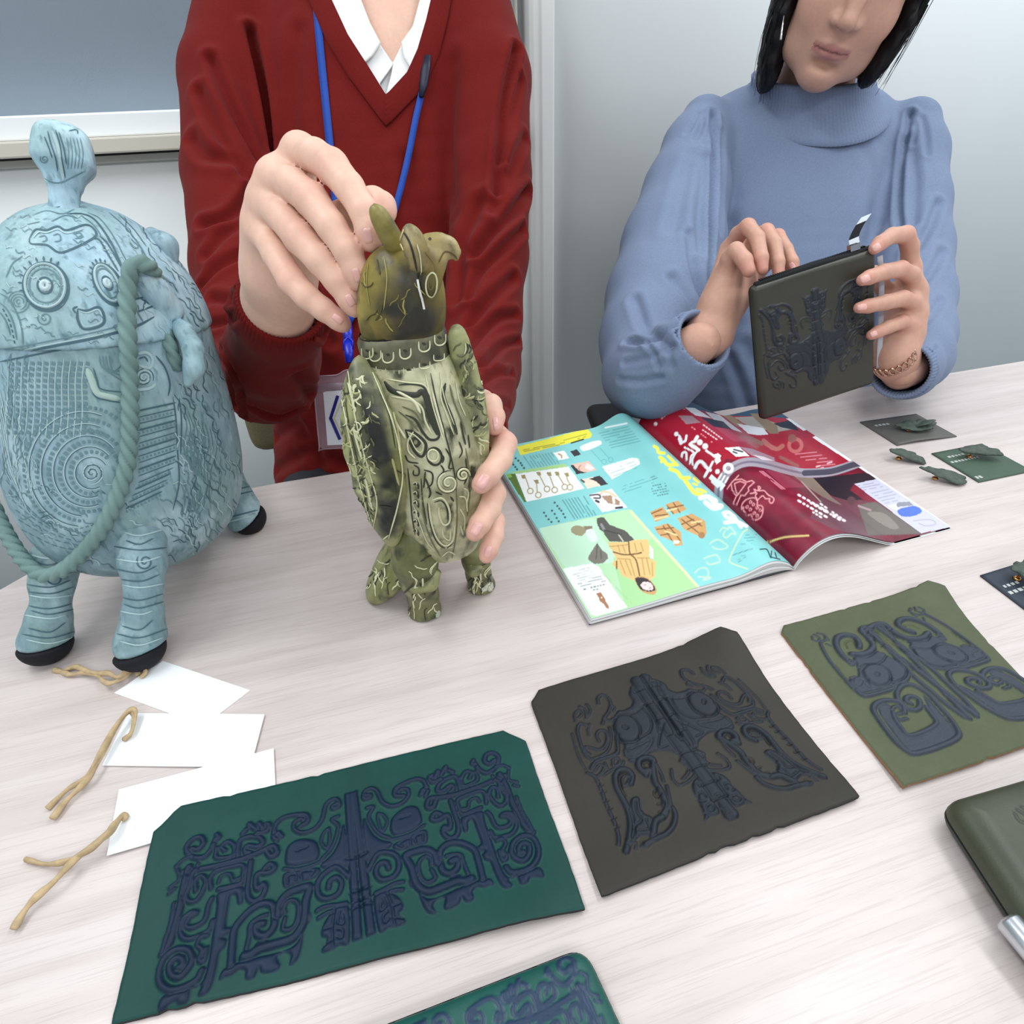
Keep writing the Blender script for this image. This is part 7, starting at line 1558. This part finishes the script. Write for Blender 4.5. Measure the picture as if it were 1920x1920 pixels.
wf = [('1337,212 1338,280 1334,380 1330,500 1328,580', 9, 12), ('1350,250 1352,330 1350,430', 12, 3), ('1322,212 1316,236 1304,262', 7, 4), ('1330,216 1328,245 1322,275', 6, 4), ('1310,214 1300,232 1288,250', 7, 3), ('1300,290 1280,360 1262,430', 20, 4), ('1322,300 1312,390 1310,470', 16, 5), ('1260,520 1290,560 1310,600', 14, 5), ('1290,440 1300,500 1315,560', 12, 6), ('1190,560 1215,620 1260,650', 14, 5), ('1175,640 1210,640 1250,620 1290,590', 10, 7), ('1170,680 1215,670 1260,650', 8, 4), ('1160,712 1200,715 1240,708', 9, 4), ('1210,640 1225,660 1235,690', 7, 4), ('1240,640 1255,660 1262,690', 7, 3),
      ('1706,212 1702,240 1692,290 1686,380 1690,440', 8, 9), ('1716,214 1716,240 1712,270', 6, 4), ('1728,220 1736,250 1740,290', 7, 4), ('1700,260 1716,330 1712,420', 12, 4), ('1760,380 1740,430 1715,470', 12, 6), ('1768,470 1745,510 1720,540', 12, 5), ('1765,560 1745,590 1725,610', 12, 4), ('1700,470 1695,540 1700,600', 9, 5), ('1740,660 1735,680 1738,700', 6, 4), ('1755,650 1752,675 1756,698', 6, 4), ('1722,655 1718,675 1720,695', 6, 4),
      ('1440,260 1400,300 1380,360', 26, 1.5), ('1650,240 1660,320 1650,420', 26, 2.5), ('1620,260 1640,350 1630,450', 22, 2.5), ('1440,480 1470,540 1480,620', 24, 2.5), ('1370,420 1380,520 1370,620', 22, 3), ('1400,650 1440,720 1450,760', 18, 4), ('1355,640 1380,700 1400,760', 14, 4)]
def keepw(V):
    q = proj(V); top = (q[:, 1] < 146) & (q[:, 2] < 1.12) & (np.abs(q[:, 0]-1530) < 105)
    nL, nR = np.linalg.norm(V-P(1318, 638, .69), axis=1) < .085, np.linalg.norm(V-P(1690, 694, .72), axis=1) < .085
    return ~top & ~((((V-P(1318, 638, .69))@cwL) > 0) & nL) & ~((((V-P(1690, 694, .72))@cwR) > 0) & nR)
swo, wV, wQ, _c = garment('sweater', vw, M_bl, wom, wf, 3, .0016, 9, 'pale blue fine-knit sweater with puffed sleeves', keepw)
swo.modifiers.new('thick', 'SOLIDIFY').thickness = .003; swo.modifiers['thick'].offset = -1
# mock neck: a soft band with a ribbed lower seam
def ncoords(px, py, d): return P(px, py, d)
nk_pts = []
for py, a, f, d in ((216, 138, .096, .970), (211, 136, .0965, .968), (206, 132, .092, .966), (192, 123, .084, .962), (176, 116, .077, .956), (158, 113, .072, .948), (143, 112, .070, .940), (138, 109, .067, .940), (143, 105, .064, .942), (170, 103, .064, .952)):
    c = P(1530, py, d+.0)+(-fH)*0.012; vt2 = fH-uH*(.22+.33*min(1, max(0, (py-138)/78))); vt2 = vt2/np.linalg.norm(vt2); nk_pts.append((c+uH*.012*min(1, max(0, (py-138)/78)), a*d/F_PX, f*1.1, rH, vt2))
o = ribbed_ring('mock_neck', nk_pts, 0, 0, M_bl, swo, 110, .0004)
for p0, p1, r0, r1 in ((P(1292, 656, .712), P(1322, 634, .684), .0375, .0350), (P(1704, 684, .745), P(1688, 696, .715), .0350, .0330)): cuff(p0, p1, r0, r1, M_bl, swo, 4, 56)
# ---- head
WB = Body()
hyaw, hpit, hrol = .06, .34, .30
o0 = P(1590, 45, .77); wR_, wF_, wU_ = head_axes(hyaw, hpit, hrol, o0)
nose = np.array([0, .113, -.018]); ho = o0-(wR_*nose[0]+wF_*nose[1]+wU_*nose[2])
hV2, hQ2, hC2, wLc, wM = head_mesh(wR_, wF_, wU_, ho, .0026, 'A5696A', 'C89D89')
WB.add(hV2, hQ2, hC2)
nk = Vol(np.minimum(P(1440, 260, .95), P(1500, 100, .8))-.08, np.maximum(P(1640, -40, 1.0), P(1600, 260, 1.0))+.08, .004)
nk.cone(P(1530, 240, .99)-fH*.01, P(1532, 150, .945)-fH*.01, .056, .052, .02); nk.cone(P(1532, 150, .945)-fH*.01, wLc(0, -.03, -.03), .052, .052, .02)
V, Q = nk.mesh(2); WB.add(V, Q, skin_col(V, 'B98B78', [], []))
print('chin', proj(wLc(0, .075, -.112)), 'nose', proj(wLc(0, .113, -.018)), 'mouth', proj(wLc(0, .09, -.0565)), 'jawL', proj(wLc(-.052, .03, -.06)), 'jawR', proj(wLc(.052, .03, -.06)), 'cheekL', proj(wLc(-.066, .03, -.0)), 'cheekR', proj(wLc(.066, .03, 0)))
tv = Vol(lo, hi, .007); torso(tv, [(y, x, a*.93, f*.88, d+.014) for y, x, a, f, d in wrows[2:]], .03)
for c in (wL, wR): tv.chain([P(x, y, d) for x, y, d, r in c], [r*.62 for x, y, d, r in c], .012)
V, Q = tv.mesh(1); WB.add(V, Q, skin_col(V, SKW, [], []))
# ---- right hand (left in the picture): fingertips dipping into the open zip
pk = lambda x, y: .632+.0003*(y-470)
Th = spx([(1362, 520, .690, .0115), (1368, 486, .674, .0098), (1380, 470, .662, .0090), (1396, 488, .653, .0084), (1404, 508, .650, .0070)])
F1 = spx([(1368, 470, .715, .0100), (1384, 440, .695, .0090), (1402, 425, .676, .0088), (1420, 446, .662, .0079), (1428, 484, .654, .0072), (1430, 506, .653, .0058)])
F2 = spx([(1392, 478, .722, .0098), (1416, 446, .705, .0088), (1437, 434, .690, .0086), (1453, 458, .676, .0078), (1459, 492, .667, .0071), (1460, 520, .664, .0060)])
F3 = spx([(1412, 486, .728, .0094), (1438, 456, .714, .0084), (1458, 443, .702, .0082), (1474, 468, .690, .0074), (1486, 492, .682, .0068), (1490, 508, .680, .0056)])
F4 = spx([(1420, 505, .735, .0086), (1446, 490, .722, .0074), (1468, 484, .712, .0070), (1484, 500, .702, .0064), (1490, 520, .698, .0052)])
wr = P(1330, 628, .705); palm = [(wr, f[0][0], .0185, .0115) for f in (F1, F2, F3, F4)]+[(P(1312, 642, .715), wr, .0225, .021), (wr, Th[0][0], .020, .014), (P(1352, 580, .700), P(1392, 540, .712), .018, .014), (P(1345, 570, .695), P(1366, 510, .695), .016, .013)]
allp = np.array([q for f in (Th, F1, F2, F3, F4) for q, r in f]+[P(1310, 645, .72)])
hv = hand_field(allp.min(0)-.035, allp.max(0)+.035, .0017, palm, [Th, F1, F2, F3, F4], .012, .007)
V, Q = hv.mesh(2); WB.add(V, Q, skin_col(V, SKW, [(f[2][0], .011, .4) for f in (F1, F2, F3)], [(f[-1][0], .012, .5) for f in (Th, F1, F2, F3)], 'C4786E')); hcA = Caster(V, Q)
# ---- left hand (right in the picture): four fingers over the front of the pouch, thumb behind
G1 = spx([(1706, 505, .690, .0100), (1706, 462, .672, .0092), (1698, 440, .660, .0092), (1672, 442, .647, .0082), (1650, 456, .638, .0076), (1640, 466, .634, .0062)])
G2 = spx([(1716, 545, .694, .0100), (1708, 516, .676, .0092), (1688, 505, .661, .0090), (1658, 510, .645, .0082), (1630, 520, .636, .0075), (1617, 525, .634, .0062)])
G3 = spx([(1716, 590, .700, .0098), (1710, 566, .684, .0088), (1692, 560, .670, .0088), (1660, 567, .655, .0080), (1628, 574, .648, .0073), (1611, 577, .646, .0060)])
G4 = spx([(1708, 628, .708, .0090), (1704, 610, .694, .0080), (1690, 604, .684, .0079), (1666, 613, .672, .0072), (1646, 622, .667, .0066), (1634, 628, .664, .0056)])
G5 = spx([(1690, 600, .725, .012), (1668, 560, .710, .010), (1650, 530, .695, .009), (1640, 510, .688, .0075)])
wr2 = P(1676, 668, .715); palm = [(wr2, f[0][0], .0180, .0115) for f in (G1, G2, G3, G4)]+[(P(1690, 696, .730), wr2, .021, .021), (wr2, G5[0][0], .017, .013), (P(1684, 630, .712), P(1706, 560, .702), .015, .013)]
allp = np.array([q for f in (G1, G2, G3, G4, G5) for q, r in f]+[P(1692, 700, .735)])
hv = hand_field(allp.min(0)-.035, allp.max(0)+.035, .0017, palm, [G1, G2, G3, G4, G5], .012, .007)
V, Q = hv.mesh(2); WB.add(V, Q, skin_col(V, SKW, [(f[2][0], .011, .4) for f in (G1, G2, G3, G4)], [(f[-1][0], .012, .45) for f in (G1, G2, G3, G4)], 'C4786E')); hcB = Caster(V, Q)
wbody = WB.build(M_skin_w, wom)
for c, al, w, l in (((1643, 464), (-14, 8), 15, 20), ((1622, 523), (-16, 6), 16, 22), ((1616, 576), (-18, 3), 14, 22), ((1638, 626), (-14, 6), 13, 16)): nail(hcB, c, al, w, l, M_nail, wbody)
nail(hcA, (1486, 500), (8, 14), 12, 18, M_nail, wbody)
# eyes (above the picture, kept simple)
M_eye = mat('eye_white', 'E9E4DF', rough=.2); M_iris = mat('dark_iris', '1B1210', rough=.15)
for s in (-1, 1):
    q = Vol(wLc(s*.0315, .0710, .0205)-.02, wLc(s*.0315, .0710, .0205)+.02, .0016); q.ell(wLc(s*.0315, .0715, .0180), (.0118, .0112, .0060), wM, .001); V, Q = q.mesh(1); eo = mesh('eyeball', V, Q, M_eye, wbody)
    v, f = tube([wLc(s*.0315, .0815, .0165), wLc(s*.0315, .0828, .0162)], [.0046, .0040], 16); mesh('iris', v, f, M_iris, eo)
# ---- bobbed hair: cap, two side curtains and loose strands
M_hair = mat('black_bob_hair', '0C0C10', rough=.45, spec=.3)
hl = wLc
vh2 = Vol(ho-.21, ho+.2, .0034)
vh2.ell(hl(0, -.022, .040), (.0860, .102, .086), wM, .01)
for s in (-1, 1):
    for x, z, y, r0, yr in (((.0795, .02, -.005, .0165, .060), (.0790, -.012, .0, .0175, .058), (.0765, -.042, .004, .0185, .055), (.0715, -.070, .008, .0185, .050), (.0655, -.098, .012, .0175, .046), (.0590, -.122, .014, .0150, .040)) if s < 0 else ((.0795, .02, -.005, .0165, .060), (.0795, -.012, .0, .0168, .058), (.0770, -.038, .004, .0150, .054), (.0745, -.060, .010, .0140, .048), (.0700, -.080, .014, .0120, .044))): vh2.ell(hl(s*x, y, z), (r0, yr, .024), wM, .014)
vh2.ell(hl(0, -.085, -.03), (.070, .030, .075), wM, .03)
vh2.ell(hl(0, .092, -.030), (.0635, .080, .085), wM, .010, True)
for x in np.linspace(-.052, .052, 6): vh2.ell(hl(x, .078-abs(x)*.35, .050), (.014, .012, .026), wM, .012)
V, Q = vh2.mesh(2); q = (V-ho)@wM
V = V+normals(V, Q)*(.0030*(vnoise(np.c_[q[:, 0]*1.0, q[:, 1]*1.0, q[:, 2]*.05], 420, 2)-.5)+.002*(fbm(q*np.array([1, 1, .15]), 150, 4)-.5))[:, None]
hair = mesh('hair', V, Q, M_hair, wom); hair['label'] = 'black chin-length bob'
rs = np.random.RandomState(12); st = []
for i in range(150):
    s = 1 if i % 3 else -1; x0, y0 = .082+rs.uniform(-.004, .010), rs.uniform(-.03, .05); z0 = rs.uniform(.0, .04); z1 = (-.078 if s > 0 else -.130)+rs.uniform(-.018, .018); cu = rs.uniform(-.012, .010)-(.014 if s < 0 else 0)
    p = [hl(s*(x0+cu*.2*t), y0+rs.uniform(-.002, .002)+.012*t, z0+(z1-z0)*t) for t in (0, .3, .6)]+[hl(s*(x0-.008+cu), y0+.016, z1)]
    st.append(tube(spline(np.array(p), 4), np.linspace(.0007, .0003, 13), 4, cap=False))
v, f = join_vf(st); hs = mesh('loose_strands', v, f, M_hair, hair); hs['kind'] = 'stuff'
v, f = tube([P(1470, 30, .795), P(1467, 50, .793), P(1464, 74, .792)], [.0006, .0010, .0013], 8); mesh('drop_earring', v, f, mat('silver_earring', 'E6E8EA', rough=.12, metal=1), wom)
hipw = P(1518, 780, .97)-fH*.13; legs_of('trousers', hipw[0], hipw[1]+.04, mat('navy_trousers', '1E2433', rough=.9), wom, mat('black_flat', '151516', rough=.4))
# ---- wristwatch: rose-gold case and open-link bracelet
wa = empty('wristwatch', P(1678, 690, .705), 'rose-gold wristwatch with a holed link bracelet on the wrist behind the pouch', 'watch')
M_rg = mat('rose_gold', 'C9A48F', rough=.22, metal=1); M_wd = mat('watch_dial', '2A1F22', rough=.15)
wax = wr2-P(1690, 696, .730); wax /= np.linalg.norm(wax); wc = P(1679, 679, .7165)+wax*.010; wu = np.cross(wax, -FWD); wu /= np.linalg.norm(wu); wv = np.cross(wax, wu); wv = wv if wv@FWD < 0 else -wv
wu = wu if wu@RIGHT > 0 else -wu; n = 22
for i in range(n):
    a = 2*math.pi*i/n; e = math.cos(a)*wu+math.sin(a)*wv; t = -math.sin(a)*wu+math.cos(a)*wv; c = wc+e*.0238
    if abs(((a-.35+math.pi) % (2*math.pi))-math.pi) < .42: continue
    rg = [c+wax*(.0052*math.cos(b))+t*(.0030*math.sin(b)) for b in np.linspace(0, 2*math.pi, 11)]
    v, f = tube(rg, .0011, 6, cap=False); mesh('link', v, f, M_rg, wa)
e = math.cos(.35)*wu+math.sin(.35)*wv; t = -math.sin(.35)*wu+math.cos(.35)*wv; vv = Vol(wc+e*.0255-.03, wc+e*.0255+.03, .0012); vv.rbox(wc+e*.0262, (.0030, .0095, .0115), .0022, np.stack([e, t, wax], 1)); V, Q = vv.mesh(1); mesh('watch_case', V, Q, M_rg, wa)
v, f = box(wc+e*.0296, (.0008, .0150, .0185), np.stack([e, t, wax], 1)); mesh('dial', v, f, M_wd, wa, False)
# ---- her chair with a black armrest
ch, Rm = chair(hipw[0]+.02, hipw[1]+.05, .0, mat('charcoal_fabric', '34363A', rough=.95, noise=(400, .2)), 'charcoal office chair with a black armrest, under the person in blue', bw=.165)
M_arm = mat('black_armrest', '222428', rough=.55, bump=(500, .2, .0004))
ar = Vol(P(1100, 830, .98)-.05, P(1240, 730, .72)+.05, .003)
arp = spx([(1138, 766, .955, .026), (1152, 792, .90, .027), (1180, 850, .82, .026)])
a0, a1 = arp[0][0], arp[2][0]; a1 = np.array([a1[0], a1[1], a0[2]-.004]); am = a1-a0; am /= np.linalg.norm(am); aw = np.cross(am, uH); aw /= np.linalg.norm(aw)
ar = Vol(np.minimum(a0, a1)-.06, np.maximum(a0, a1)+.06, .003); ar.rbox((a0+a1)/2-(0, 0, .012), (np.linalg.norm(a1-a0)/2+.03, .029, .014), .0135, np.stack([am, aw, uH], 1)); V, Q = ar.mesh(2); mesh('armrest', V, Q, M_arm, ch)
mid = (a0+a1)/2; v, f = tube([mid-(0, 0, .02), (mid[0]+.01, mid[1], .50), (hipw[0]-.2, hipw[1]+.05, .40), (hipw[0]-.1, hipw[1]+.05, .395)], .014, 12); mesh('armrest_post', v, f, M_arm, ch)
